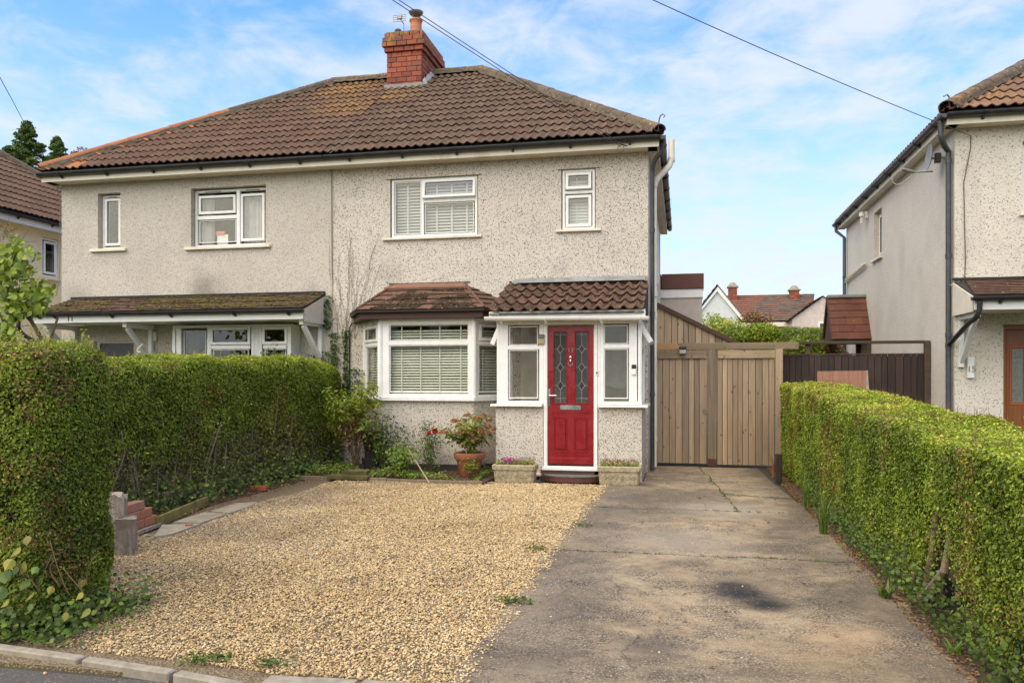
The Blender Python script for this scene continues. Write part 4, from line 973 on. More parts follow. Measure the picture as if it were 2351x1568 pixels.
# bay roof (three slopes of flat mossy tiles)
zb, zw = 2.60, 3.10; A0, A1, A2, A3 = (-5.66, FY, zb + .02), (-5.14, 12.22, zb), (-3.02, 12.22, zb), (-2.50, FY, zb + .02); T0, T1 = (-4.85, FY, zw), (-3.62, FY, zw)
MB().add([A0, A1, A2, A3, T0, T1, (-5.66, FY, zb - .03), (-5.14, 12.22, zb - .03), (-3.02, 12.22, zb - .03), (-2.50, FY, zb - .03)], [(0, 1, 4), (1, 2, 5, 4), (2, 3, 5), (6, 7, 8, 9), (0, 1, 7, 6), (1, 2, 8, 7), (2, 3, 9, 8)]).build('bay_roof_deck', M_FELT, h13)
sl = math.hypot(FY - 12.22, zw - zb); Vb = (0, (FY - 12.22) / sl, (zw - zb) / sl)
tile_surface(h13, 'bay_tile', frame(A1, (1, 0, 0), Vb), [(0, 0), (A2[0] - A1[0], 0), (T1[0] - A1[0], sl), (T0[0] - A1[0], sl)], .245, .205, flat, [M_TILEMOSS], thick=.018, lift=.026, nseg=2, stagger=1, jit=.006)
def side_slope(B0, B1, T, flip):
    B0, B1, T = Vector(B0), Vector(B1), Vector(T); U = (B1 - B0).normalized(); w = T - B0; V = (w - U * w.dot(U)); h = V.length; V.normalize()
    poly = [(0, 0), ((B1 - B0).length, 0), (w.dot(U), h)]
    tile_surface(h13, 'bay_tile', frame(B0, U, V), poly, .245, .205, flat, [M_TILEMOSS], thick=.018, lift=.026, nseg=2, stagger=1, jit=.004)
side_slope(A0, A1, T0, 0); side_slope(A2, A3, T1, 1)
MB().prism([(-5.60, FY), (-5.10, 12.28), (-3.06, 12.28), (-2.56, FY)], 2.47, 2.566, 'z').build('bay_fascia', M_BROWNW, h13)
MB().add([(-4.87, FY - .01, zw + .035), (-3.60, FY - .01, zw + .035), (-3.52, 12.98, zw - .05), (-4.97, 12.98, zw - .05), (-4.87, FY - .01, zw), (-3.60, FY - .01, zw), (-3.52, 12.98, zw - .07), (-4.97, 12.98, zw - .07)], [(0, 1, 2, 3), (3, 2, 6, 7), (0, 3, 7, 4), (1, 2, 6, 5)]).build('top_flashing', plain('flashing_salmon', (.22, .11, .065), .8, .15), h13)
for a, b in ((A1, T0), (A2, T1)):
    a, b = Vector(a), Vector(b); MB().tube([a + Vector((0, 0, .03)), b + Vector((0, 0, .03))], .022, 6).build('hip_flashing', M_TILEMOSS, h13)
MB().box(-4.95, -3.5, FY - .012, FY + .003, zw + .03, zw + .045).build('flashing_line', M_FELT, h13)
pipe('thin_waste_pipe', h13, [(-5.48, FY - .03, 2.50), (-5.62, FY - .03, 2.47), (-5.66, FY - .03, 2.40), (-5.67, FY - .03, .25)], .011, M_BLACKP, n=6)

# ---- porch
PY = 11.87; qx0, qx1 = -2.75, -.57
dx0, dx1 = PX(1257, PY), PX(1362, PY)
def porchbox(name, mat, *a, **k): return MB().box(*a, **k).build(name, mat, h13)
MB().wall(qx0, dx0 - .07, -.03, 1.085, PY, PY + .12, []).build('porch_wall', M_WALL13, h13)
MB().wall(dx1 + .07, qx1, -.03, 1.085, PY, PY + .12, []).build('porch_wall', M_WALL13, h13)
MB().wall(PY + .12, FY - .003, -.03, 1.085, qx1 - .12, qx1, [], 'y').build('porch_wall', M_WALL13, h13)
MB().wall(PY + .12, FY - .003, -.03, 1.085, qx0, qx0 + .12, [], 'y').build('porch_wall', M_WALL13, h13)
MB().box(qx0 + .12, qx1 - .12, PY + .12, FY - .01, .05, .15).build('porch_floor', M_INTFLOOR, h13)
M_LINE = plain('porch_lining', (.78, .72, .60), .85, .08)
MB().box(qx0 + .125, qx1 - .125, FY - .03, FY - .012, .15, 2.44).build('porch_back_lining', M_LINE, h13)
MB().box(qx0 + .124, qx0 + .135, PY + .14, FY - .04, .15, 1.08).build('porch_side_lining', M_LINE, h13)
MB().box(qx0 - .07, dx0 - .075, PY - .09, PY + .12, 1.087, 1.122, c=.006).build('porch_sill', M_UPVC2, h13)
MB().prism([(dx1 + .075, PY - .09), (qx1 + .09, PY - .09), (qx1 + .09, FY - .4), (qx1 - .12, FY - .4), (qx1 - .12, PY + .12), (dx1 + .075, PY + .12)], 1.087, 1.122, 'z').build('porch_sill', M_UPVC2, h13)
ztop = 2.36; tz = P(1200, 798, y=PY).z
wx = lambda u: PX(u, PY)
window(h13, qx0 + .02, dx0 - .062, 1.125, ztop, PY, [(wx(1168), wx(1234), 1.21, tz - .035, 'F'), (wx(1168), wx(1234), tz + .035, 2.29, 'F')], [('h', tz, wx(1165), wx(1237), .06), ('v', (wx(1168) + qx0) / 2 - .0, 1.17, 2.32, wx(1168) - qx0 - .03), ('v', wx(1241), 1.17, 2.32, .05)], mat=M_UPVC2, name='porch_window', label='porch front light left of the door')
window(h13, dx1 + .062, qx1 - .02, 1.125, ztop, PY, [(wx(1386), wx(1441), 1.21, tz - .03, 'F'), (wx(1386), wx(1441), tz + .04, 2.29, 'F')], [('h', tz + .005, wx(1383), wx(1444), .06), ('v', (wx(1441) + qx1) / 2, 1.17, 2.32, qx1 - wx(1441) - .03), ('v', wx(1382) , 1.17, 2.32, .05)], mat=M_UPVC2, name='porch_window', label='porch front light right of the door')
Mr = Matrix.Translation((qx1 - .0, PY + .02, 0)) @ Matrix.Rotation(R(90), 4, 'Z')
window(h13, .05, .95, 1.125, ztop, 0, [(.15, .85, 1.21, tz - .04, 'F'), (.14, .86, tz + .06, 2.28, 'O32')], [('h', tz, .1, .9, .06)], M=Mr, mat=M_UPVC2, name='porch_window', label='porch side window with its top light pushed wide open')
Ml = Matrix.Translation((qx0, FY - .1, 0)) @ Matrix.Rotation(R(-90), 4, 'Z')
window(h13, .25, 1.15, 1.125, ztop, 0, [(.35, 1.05, 1.21, tz - .04, 'F'), (.34, 1.06, tz + .06, 2.28, 'O24')], [('h', tz, .3, 1.1, .06)], M=Ml, mat=M_UPVC2, name='porch_window', label='porch side window facing the bay, top light open')
MB().wall(PY + 1.0, FY - .003, 1.09, 2.6, qx1 - .12, qx1 - .004, [], 'y').build('porch_wall', M_WALL13, h13)
porchbox('porch_corner_post', M_UPVC2, qx1 - .075, qx1 - .002, PY + .003, PY + .085, 1.124, 2.372, c=.006)
porchbox('porch_head', M_UPVC2, qx0, qx1, PY + .004, PY + .075, 2.36, 2.44)
porchbox('porch_fascia', M_UPVC2, qx0 - .06, qx1 + .06, 11.68, 11.70, 2.37, 2.50)
porchbox('porch_soffit', M_UPVC2, qx0 - .055, qx1 + .055, 11.702, PY + .003, 2.372, 2.385)
gutter(h13, (-2.86, 11.625, 2.415), (-.46, 11.625, 2.385), .052, M_UPVC2, name='porch_gutter', brackets=(.1, .38, .72, .95))
for tcl in (.1, .38, .72, .90, .95):
    pass
pz0, pz1, py0 = 2.47, 3.05, 11.60; psl = math.hypot(FY - py0, pz1 - pz0)
Fp = frame((qx0 - .05, py0, pz0), (1, 0, 0), (0, (FY - py0) / psl, (pz1 - pz0) / psl)); pw = 2.27
tile_surface(h13, 'porch_tile', Fp, [(0, 0), (pw, 0), (pw, psl), (0, psl)], .36, .40, pantile(.18, .052, 2.2), [M_TILEMOSS], thick=.022, lift=.042, nseg=16, jit=.008)
MB().add([(qx0 - .05, py0 + .03, pz0 - .02), (qx0 - .05 + pw, py0 + .03, pz0 - .02), (qx0 - .05 + pw, FY - .002, pz1 - .02), (qx0 - .05, FY - .002, pz1 - .02), (qx0 - .05, FY - .002, 2.45), (qx0 - .05 + pw, FY - .002, 2.45)], [(0, 1, 2, 3), (0, 3, 4), (1, 2, 5)]).build('porch_roof_deck', M_FELT, h13)
MB().prism([(py0 + .05, 2.44), (FY - .004, 2.44), (FY - .004, pz1 + .0), (py0 + .05, pz0 + .0)], qx1 - .10, qx1 - .001, 'x').build('porch_gable_cheek', M_WALL13, h13)
MB().prism([(py0 + .05, 2.44), (FY - .004, 2.44), (FY - .004, pz1 + .0), (py0 + .05, pz0 + .0)], qx0 + .001, qx0 + .10, 'x').build('porch_gable_cheek', M_WALL13, h13)
MB().add([(qx0 + .04, FY - .005, 3.17), (qx1 + .0, FY - .005, 3.175), (qx1 + .0, FY - .05, 3.165), (qx0 + .04, FY - .05, 3.16), (qx1 + .0, FY - .14, pz1 + .035), (qx0 + .0, FY - .14, pz1 + .035)], [(0, 1, 2, 3), (3, 2, 4, 5)]).build('lead_flashing', M_LEAD, h13)

# front door
dr = bpy.data.objects.new('front_door', None); col.objects.link(dr); reg(dr, h13, Matrix.Translation(((dx0 + dx1) / 2, PY, .2)))
dr['label'] = 'red panelled front door with two leaded lights and the number 13'
DW = dx1 - dx0; DZ0, DZ1 = .235, 2.275
fx = lambda p: dx0 + (p - 1397) / 303 * DW
fz = lambda p: DZ1 - (p - 487) / 896 * (DZ1 - DZ0)
yd = PY + .012
lights_ = [(fx(1437), fx(1522), fz(985), fz(520)), (fx(1579), fx(1664), fz(985), fz(520))]
MB().wall(dx0 + .004, dx1 - .004, DZ0, DZ1, yd, yd + .045, lights_).build('door_leaf', M_RED, dr)
def moulding(mb, a, b, c, d, w=.016, p=.009): mb.ring(a, b, c, d, w, yd + .001, yd - p, None, .007)
mb = MB()
for (a, b, c, d) in lights_: moulding(mb, a - .012, b + .012, c - .012, d + .012)
for (a, b) in ((1437, 1527), (1573, 1663)):
    X0, X1, Z0, Z1 = fx(a), fx(b), fz(1300), fz(1080)
    mb.ring(X0, X1, Z0, Z1, .012, yd + .001, yd - .006, None, .006)
    mb.box(X0 + .022, X1 - .022, yd - .010, yd + .001, Z0 + .03, Z1 - .03, c=.008)
mb.box(fx(1408), fx(1690), yd - .012, yd + .001, fz(1374), fz(1340), c=.006)
mb.box(fx(1430), fx(1668), yd - .006, yd + .001, fz(1048), fz(1040), c=.002)
mb.build('door_moulding', M_RED, dr)
for i, (a, b, c, d) in enumerate(lights_):
    MB().box(a, b, yd + .020, yd + .026, c, d).build('door_pane', glassmat('obscure_glass%d' % i, .62, .03, .12), dr)
    mb = MB(); xm_ = (a + b) / 2; zs = [fz(632), fz(752), fz(870)]; hw_, hh_ = (b - a) * .24, .068; t_ = .0028
    def line(p, q): mb.tube([(p[0], yd + .016, p[1]), (q[0], yd + .016, q[1])], t_, 4)
    prev = d
    for zz in zs:
        line((xm_, prev), (xm_, zz + hh_)); prev = zz - hh_
        for s_ in (-1, 1): line((xm_ + s_ * hw_, zz), (a if s_ < 0 else b, zz)); line((xm_, zz + hh_), (xm_ + s_ * hw_, zz)); line((xm_, zz - hh_), (xm_ + s_ * hw_, zz))
        MB().add([(xm_, yd + .0165, zz + hh_ - .004), (xm_ + hw_ - .003, yd + .0165, zz), (xm_, yd + .0165, zz - hh_ + .004), (xm_ - hw_ + .003, yd + .0165, zz), (xm_, yd + .019, zz + hh_ - .004), (xm_ + hw_ - .003, yd + .019, zz), (xm_, yd + .019, zz - hh_ + .004), (xm_ - hw_ + .003, yd + .019, zz)],
                 [(0, 1, 2, 3), (7, 6, 5, 4), (0, 1, 5, 4), (1, 2, 6, 5), (2, 3, 7, 6), (3, 0, 4, 7)]).build('dark_glass_diamond', plain('diamond_glass_%d_%d' % (i, int(zz * 10)), (.045, .03, .04), .15), dr)
    line((xm_, prev), (xm_, c)); line((a, d - .04), (b, d - .04)); line((a, c + .07), (b, c + .07)); mb.build('leading', plain('lead_came%d' % i, (.42, .42, .40), .4), dr)
text_mesh('door_number', '13', .092, M_CHROME, dr, (fx(1549), yd - .004, fz(642)), label='number 13 in thin silver figures')
xk = fx(1549)
mb = MB(); mb.lathe([(.006, 0), (.018, .010), (.010, .028), (.022, .05), (.030, .07), (.024, .085), (.005, .10)], (xk, yd - .012, fz(715)), 14)
mb.lathe([(.004, 0), (.01, .01), (.004, .02)], (xk, yd - .012, fz(752)), 10)
mb.tube([(xk + .034 * math.cos(a), yd - .022, fz(726) + .04 * math.sin(a)) for a in [math.pi * (.9 + 1.2 * i / 14) for i in range(15)]], .006, 6)
mb.build('door_knocker', M_CHROME, dr, smooth=True)
mb = MB(); mb.box(fx(1478), fx(1618), yd - .016, yd, fz(1028), fz(998), c=.005); mb.box(fx(1490), fx(1606), yd - .024, yd - .015, fz(1022), fz(1006), c=.004); mb.build('letterplate', M_CHROME, dr)
mb = MB(); mb.box(fx(1400), fx(1414), yd - .012, yd, fz(1002), fz(892), c=.004); mb.tube([(fx(1407), yd - .01, fz(935)), (fx(1407), yd - .05, fz(935)), (fx(1412), yd - .056, fz(935)), (fx(1458), yd - .056, fz(935))], .008, 8); mb.build('door_handle', M_CHROME, dr, smooth=True)
MB().ring(dx0 - .06, dx1 + .06, .15, 2.36, .056, PY + .09, PY - .012, None, .01).build('door_frame', M_UPVC2, h13)
MB().box(dx0 - .075, dx1 + .09, PY - .06, PY + .02, .145, .20, c=.008).build('door_threshold', M_UPVC2, h13)
MB().box(dx0 - .10, dx1 + .02, PY - .04, PY + .11, -.03, .142).build('brick_threshold', plain('dark_brickwork', (.075, .05, .04), .95, .3), h13)
# half-round step
cxs = (dx0 + dx1) / 2 + .04; arcp = [(cxs + .43 * math.cos(a), PY - .05 - .26 * math.sin(a)) for a in [math.pi * i / 20 for i in range(21)]]
MB().prism([(cxs + (x - cxs) * .98, PY - .05 + (y - PY + .05) * .97) for x, y in arcp], 0, .075, 'z').build('doorstep_riser', plain('step_red_edge', (.11, .04, .03), .7, .25), h13)
MB().prism(arcp, .077, .092, 'z').build('doorstep', plain('step_top', (.16, .135, .115), .9, .3, scale=20), h13)
# key safe, bell, doorbell camera
ksf = thing('key_safe', 'grey and gold key safe box on the white post left of the red door', 'key safe', (wx(1242), PY - .02, 1.95))
MB().box(wx(1236), wx(1250), PY - .045, PY - .002, PZ(1242, 790, PY), PZ(1242, 778, PY), c=.004).build('key_safe_body', plain('tan_plastic', (.40, .31, .15), .5), ksf)
MB().box(wx(1236), wx(1250), PY - .05, PY - .002, PZ(1242, 777, PY), PZ(1242, 768, PY), c=.004).build('key_safe_cover', plain('dark_grey_plastic', (.14, .13, .12), .5), ksf)
bl = thing('bell_push', 'small cream bell push on the white frame right of the red door', 'doorbell', (wx(1370), PY - .02, 1.5))
MB().box(wx(1367), wx(1373.5), PY - .018, PY - .001, PZ(1370, 863, PY), PZ(1370, 849, PY), c=.004).build('bell_plate', M_CREAMP, bl); MB().box(wx(1369), wx(1372), PY - .024, PY - .017, PZ(1370, 858, PY), PZ(1370, 854, PY)).build('bell_button', M_DARKPOT, bl)
db = thing('video_doorbell', 'white video doorbell with black camera top on the porch corner post', 'doorbell', (wx(1455), PY - .02, 1.6))
MB().box(wx(1450), wx(1460), PY - .028, PY - .001, PZ(1455, 860, PY), PZ(1455, 847, PY), c=.004).build('doorbell_body', M_UPVC2, db); MB().box(wx(1450), wx(1460), PY - .027, PY - .001, PZ(1455, 846.5, PY), PZ(1455, 837, PY), c=.004).build('camera_cover', M_BLACKP, db)
# cable trunking down the party line
MB().box(WM - .015, WM + .012, FY - .018, FY - .001, 1.6, 5.15).build('party_line_strip', M_CABLEB, h13)

# ================================================================== house no. 11
h11 = thing('semi_detached_house', 'grey-beige rendered half of the pair with long mossy canopy numbered 11', 'house', (-8.8, FY, 0), 'semi-detached houses along the road')
nw = (PX(222) + .02, PX(276), 3.93, 4.97); bw = (PX(438), PX(610), 3.90, 4.97)
by = 12.86; b11 = (PX(398, by), PX(665, by))
shell(h11, WL, WM, FY, YB, 5.25, M_WALL11, [nw, bw, (b11[0] + .3, b11[1] - .2, 1.1, 2.4), (-10.78, -9.95, .1, 2.2)], right=False)
for (a, b, c, d), ex in ((nw, .14), (bw, .1)):
    MB().box(a - ex, b + ex, FY - .06, FY + .1, c - .055, c - .002, c=.006).build('window_sill', M_CREAMP, h11)
yi = FY + .11
window(h11, nw[0] + .01, nw[1] - .005, nw[2] + .005, nw[3] - .02, yi, [(nw[0] + .09, nw[1] - .09, nw[2] + .09, nw[3] - .10, 'S')], label='narrow upstairs window set back in its reveal')
xm = PX(546, yi)
window(h11, bw[0] + .01, bw[1] - .005, bw[2] + .005, bw[3] - .02, yi, [(bw[0] + .09, xm - .05, 3.99, 4.40, 'F'), (bw[0] + .11, xm - .06, 4.53, 4.83, 'S'), (xm + .08, bw[1] - .10, 4.01, 4.83, 'S')], [('v', xm, 3.93, 4.92, .07), ('h', 4.45, bw[0] + .05, xm, .07)], label='wide three-light upstairs window set back in its reveal')
for a, b in ((nw[0] + .16, nw[1] - .14), (bw[0] + .22, bw[0] + .55), (xm + .17, bw[1] - .17)): MB().box(a, b, yi - .024, yi - .018, 4.905, 4.918).build('trickle_vent', M_GREYPIPE, h11)
def curtain(name, x0, x1, z0, z1, y, label, group, mat=M_CURTAIN):
    t = thing(name, label, 'curtain', ((x0 + x1) / 2, y, z0), group); n = 40; mb = MB()
    vs = []; 
    for j in (0, 1):
        for i in range(n + 1): vs.append((x0 + (x1 - x0) * i / n, y + .022 * math.sin(i * 1.15) + .01 * math.sin(i * .37), (z0, z1)[j]))
    mb.add(vs, [(i, i + 1, n + 2 + i, n + 1 + i) for i in range(n)]); mb.build('cloth', mat, t, smooth=True)
curtain('net_curtain', bw[0] + .05, bw[0] + .30, 3.95, 4.9, yi + .14, 'pale curtain at the left edge of the wide upstairs window of the grey-beige house', 'curtains upstairs')
curtain('net_curtain', xm + .03, bw[1] - .03, 3.95, 4.9, yi + .14, 'pale curtain behind the tall right light of the wide upstairs window of the grey-beige house', 'curtains upstairs')
cd_ = thing('greeting_card', 'pink and white card standing on the sill inside the wide upstairs window', 'card', (bw[0] + .5, yi + .10, 3.99))
MB().box(bw[0] + .40, bw[0] + .62, yi + .10, yi + .105, 3.97, 4.15).build('card_sheet', M_PLATEW, cd_); MB().box(bw[0] + .38, bw[0] + .56, yi + .085, yi + .092, 4.14, 4.21).build('card_flower', plain('salmon', (.5, .2, .17), .8), cd_)
# roof
F11 = frame((EL, RY0, RZ0), (1, 0, 0), VS)
def pick11(u, v, mats):
    # newer orange tiles patched in along the left hip
    d = u - v * (RIL - EL) / SL; return mats[1] if (d < .28 and v < 2.4 and random.random() < .85) or (v < .3 and u < .7 and random.random() < .6) else mats[0]
tile_surface(h11, 'roof_tile', F11, [(0, 0), (WM - EL, 0), (WM - EL, SL), (RIL - EL, SL)], .30, .35, pantile(.15, .034), [M_TILE11, M_TILEOR], limit=275, matpick=pick11, jit=.009)
Fl = frame((EL, RYB, RZ0), (0, -1, 0), (VS[1], 0, VS[2]))
tile_surface(h11, 'side_slope_tiling', Fl, [(0, 0), (RYB - RY0, 0), (RYB - RY1, SL)], .30, .35, pantile(), [M_TILE11], nseg=8, stuffonly=True)
deck(h11, EL + .02, WM, RIL, WM)
caps(h11, 'ridge_tile', (EL + .02, RY0 + .02, RZ0 + .055), (RIL, RY1, RZ1 + .055), .115, .42, [M_CAP, M_CAPOR], matpick=lambda t, m: m[1] if t < .55 else m[0])
caps(h11, 'ridge_tile', (RIL, RY1, RZ1 + .05), (-6.16, RY1, RZ1 + .05), .12, .42, [M_CAP])
eaves_front(h11, EL + .02, WM - .003, RY0, RZ0, FY)
MB().box(EL + .03, EL + .05, RY0 + .052, YB + .2, RZ0 - .20, RZ0 - .035).build('side_fascia_board', M_CREAMP, h11)
MB().box(EL + .052, WL - .002, RY0 + .06, YB + .2, RZ0 - .195, RZ0 - .18).build('side_soffit', M_CREAMP, h11)
gutter(h11, (EL - .03, RY0 - .05, RZ0 - .055), (EL - .03, YB + .25, RZ0 - .055), .058, M_BLACKP, name='side_gutter')
MB().tube([(EL + .04, RY0 + .03, RZ0 + .03), (EL + .02, RY0, RZ0 + .2), (EL, RY0 - .02, RZ0 + .25), (EL - .05, RY0 - .04, RZ0 + .26), (EL - .06, RY0 - .05, RZ0 + .21)], .011, 6).build('hip_iron', M_METAL, h11)
# long canopy
cxa, cxb, cyf, czf, czw = -11.30, -6.12, 12.30, 2.67, 2.99
csl = math.hypot(FY - cyf, czw - czf)
tile_surface(h11, 'plain_tile', frame((cxa, cyf, czf), (1, 0, 0), (0, (FY - cyf) / csl, (czw - czf) / csl)), [(0, 0), (cxb - cxa, 0), (cxb - cxa, csl), (0, csl)], .173, .105, flat, [M_TILEPLAIN], thick=.012, lift=.020, nseg=1, stagger=1, jit=.007, limit=295)
MB().prism([(cyf, czf - .03), (FY - .002, czf - .03), (FY - .002, czw - .005), (cyf, czf - .005)], cxa + .01, cxb - .01, 'x').build('canopy_deck', M_FELT, h11)
MB().box(cxa + .02, cxb - .01, FY - .03, FY - .002, czw + .005, czw + .05).build('canopy_flashing', M_FELT, h11)
MB().box(cxa, cxb, cyf + .0, cyf + .022, 2.49, 2.632).build('canopy_fascia', M_PLATEW, h11)
MB().box(cxa + .005, cxb - .005, cyf + .024, FY - .004, 2.50, 2.515).build('canopy_soffit', M_PLATEW, h11)
gutter(h11, (cxa - .25, cyf - .055, 2.655), (cxb + .03, cyf - .055, 2.64), .05, M_BLACKP, name='canopy_gutter', brackets=(.07, .13, .34, .55, .77, .95))
MB().prism([(cyf + .03, 2.63), (cyf + .03, 2.65), (FY - .003, czw - .03), (FY - .003, 2.45), (cyf + .06, 2.45)], cxb - .012, cxb - .002, 'x').build('canopy_cheek', M_WALL11, h11)
def gallows(root, x, ztop, yw=FY, out=.72, drop=.62, w=.07, mat=M_PLATEW):
    mb = MB(); mb.box(x - w / 2, x + w / 2, yw - .085, yw - .002, ztop - drop - .12, ztop - .085, c=.004); mb.box(x - w / 2 - .004, x + w / 2 + .004, yw - out - .06, yw - .002, ztop - .082, ztop, c=.004)
    s = Vector((0, -1, 0)); a = Vector((x, yw - .08, ztop - drop - .02)); b = Vector((x, yw - out + .02, ztop - .09)); d = (b - a); L = d.length
    Mx = Matrix.Translation(a) @ Matrix.Rotation(math.atan2(d.z, -d.y) * 1.0, 4, 'X').inverted()
    # brace as a prism in y/z
    n_ = Vector((0, d.z, -d.y)).normalized() * .042
    mb.prism([(a.y - n_.y, a.z - n_.z), (b.y - n_.y, b.z - n_.z), (b.y + n_.y, b.z + n_.z), (a.y + n_.y, a.z + n_.z)], x - w / 2 + .006, x + w / 2 - .006, 'x')
    return mb.build('canopy_bracket', mat, root)
for x in (-11.17, -9.55, -6.2): gallows(h11, x, 2.488)
text_mesh('house_number', '11', .15, M_BLACKP, h11, (PX(161, cyf), cyf - .004, 2.565), label='number 11 in black figures')
# number's window bay under the canopy
z0, z1 = 1.15, 2.45; L1, R1 = b11
MB().wall(L1, R1, 0, z0, by, by + .1, []).build('bay_wall', M_WALL11, h11)
MB().box(L1 - .02, L1 + .05, by + .003, FY, z0, z1).build('bay_side', M_UPVC, h11); MB().box(R1 - .05, R1 + .02, by + .003, FY, z0, z1).build('bay_side', M_UPVC, h11)
bx = lambda u: PX(u, by); bt = P(530, 797, y=by).z
window(h11, L1, R1, z0, z1, by, [(bx(420), bx(471), z0 + .09, 2.36, 'F'), (bx(488), bx(569), z0 + .09, bt - .04, 'F'), (bx(485), bx(572), bt + .06, 2.39, 'S'), (bx(606), bx(655), z0 + .09, bt - .04, 'F'), (bx(604), bx(657), bt + .06, 2.39, 'S')],
       [('v', bx(479), z0 + .04, 2.41, .08), ('v', bx(588), z0 + .04, 2.41, .20), ('v', bx(408), z0 + .04, 2.41, .12), ('h', bt, bx(484), bx(573), .07), ('h', bt, bx(603), bx(658), .07)], glass=M_GLASSD, label='downstairs bay window under the long canopy')
mb = MB()
for i in range(6): mb.box(bx(588) - .07 + i * .026, bx(588) - .062 + i * .026, by - .006, by + .003, z0 + .05, 2.40)
mb.build('fluted_cover', M_UPVC, h11)
Mo = Matrix.Translation((L1 - .0, by + .25, 0)) @ Matrix.Rotation(R(-100), 4, 'Z'); MB().ring(-.12, .22, 2.0, 2.36, .05, .03, -.02, Mo).build('open_side_sash', M_UPVC, h11)
# door of no. 11
fd = (PX(205), PX(320)); MB().ring(-10.80, -9.93, .1, 2.24, .07, FY + .14, FY + .06, None, .01).build('door_frame', M_UPVC, h11)
d11 = MB().wall(-10.73, -10.0, .12, 2.17, FY + .08, FY + .12, [(-10.60, -10.43, 1.1, 1.93), (-10.27, -10.10, 1.1, 1.93)]).build('front_door', M_DOORBLK, h11, 'black front door with two frosted lights')
for a in (-10.60, -10.27): MB().box(a, a + .17, FY + .09, FY + .1, 1.1, 1.93).build('door_pane', plain('frosted_%d' % int(-a * 100), (.30, .32, .30), .25), d11)
lg = thing('canopy_light', 'flat round white lamp under the canopy near the number 11', 'lamp', (PX(185, 12.7), 12.7, 2.45)); MB().lathe([(.02, 0), (.13, .012), (.16, .03), (.16, .048)], (PX(185, 12.7), 12.6, 2.448), 24).build('lamp_cover', M_UPVC, lg, smooth=True)
al = thing('wall_box', 'small cream box with ribs on the wall left of the canopy bay', 'alarm box', (PX(354), FY - .03, 2.1))
MB().box(PX(347), PX(361), FY - .05, FY - .002, PZ(354, 783), PZ(354, 762), c=.008).build('box_cover', M_CREAMP, al)
for i in range(3): MB().box(PX(349), PX(359), FY - .055, FY - .049, PZ(354, 780) + i * .05, PZ(354, 780) + i * .05 + .012).build('rib', M_CREAMP, al)
MB().box(PX(666), PX(690), FY - .04, FY - .002, 2.10, 2.34, c=.01).build('wall_vent', M_CREAMP, h11)
for i in range(8): MB().box(PX(666) + .012 + i * .021, PX(666) + .022 + i * .021, FY - .048, FY - .039, 2.13, 2.32).build('vent_fin', M_CREAMP, h11)
MB().tube(arc((-9.42, 12.72, 2.12), (-9.60, 12.70, 1.98), (-9.46, 12.72, 1.98)) , .014, 8).build('hanging_hook', M_UPVC, h11)
pipe('canopy_downpipe', h11, [(PX(42, 12.25), 12.25, 2.60), (PX(42, 12.25), 12.25, 2.45)] + arc((PX(42, 12.25), 12.25, 2.42), (PX(45, 12.3), 12.3, 2.33), (PX(60, 12.5), 12.5, 2.27)) + [(WL - .05, FY + .1, 1.9), (WL - .05, FY + .12, .1)], .036, M_BLACKP)

# ================================================================== house no. 15
h15 = thing('semi_detached_house', 'pale roughcast house with orange-brown front door and the number 15', 'house', (6.5, FY, 0), 'semi-detached houses along the road')
X15 = 4.0; XE = 3.80; Z15 = 5.44; R15 = 8.28; Y15 = 17.15; YB15 = 21.3
sl15 = math.hypot(R15 - Z15, Y15 - 12.9); V15 = (0, (Y15 - 12.9) / sl15, (R15 - Z15) / sl15); RX15 = XE + (Y15 - 12.9)
uw = P(2344, 495, y=FY)
swy0, swy1 = P(2006, 500, x=X15).y, P(2024, 500, x=X15).y; swy = sorted((swy0, swy1)); swz = (P(2015, 592, x=X15).z, P(2015, 483, x=X15).z)
dz0, dxl = .02, P(2303, 745, y=FY).x
shell(h15, X15, 9.6, FY, YB15, 5.32, M_WALL15, [(uw.x + .02, uw.x + 1.0, 3.95, 5.0), (dxl, dxl + .95, dz0, P(2303, 745, y=FY).z)], side_holes_l=[(swy[0], swy[1], swz[0], swz[1])])
tile_surface(h15, 'roof_tile', frame((XE, 12.9, Z15), (1, 0, 0), V15), [(0, 0), (6, 0), (6, sl15), (RX15 - XE, sl15)], .30, .35, pantile(.15, .034), [M_TILE15], limit=275)
tile_surface(h15, 'side_slope_tiling', frame((XE, 21.6, Z15), (0, -1, 0), (V15[1], 0, V15[2])), [(0, 0), (8.7, 0), (4.4, sl15)], .30, .35, pantile(), [M_TILE15], nseg=8, stuffonly=True)
deck(h15, XE + .02, 9.74, RX15, 9.74, 12.9, Y15, Z15, R15, 21.55)
caps(h15, 'ridge_tile', (XE + .02, 12.92, Z15 + .06), (RX15, Y15, R15 + .06), .125, .42, [M_CAP]); caps(h15, 'ridge_tile', (RX15, Y15, R15 + .05), (9.7, Y15, R15 + .05), .12, .42, [M_CAP])
MB().tube([(XE + .06, 12.93, Z15 + .02), (XE + .04, 12.9, Z15 + .2), (XE + .0, 12.86, Z15 + .22), (XE - .05, 12.84, Z15 + .19)], .012, 6).build('hip_iron', M_METAL, h15)
eaves_front(h15, XE + .02, 9.7, 12.9, Z15, FY)
MB().box(XE + .03, XE + .05, 12.952, 21.5, Z15 - .20, Z15 - .035).build('side_fascia_board', M_CREAMP, h15)
MB().box(XE + .052, X15 - .002, 12.96, 21.5, Z15 - .195, Z15 - .18).build('side_soffit', M_CREAMP, h15)
gutter(h15, (XE - .03, 21.6, Z15 - .055), (XE - .03, 12.85, Z15 - .055), .058, M_GREYPIPE, name='side_gutter', brackets=[(i + .5) / 9 for i in range(9)], bmat='e')
gx = X15 - .065
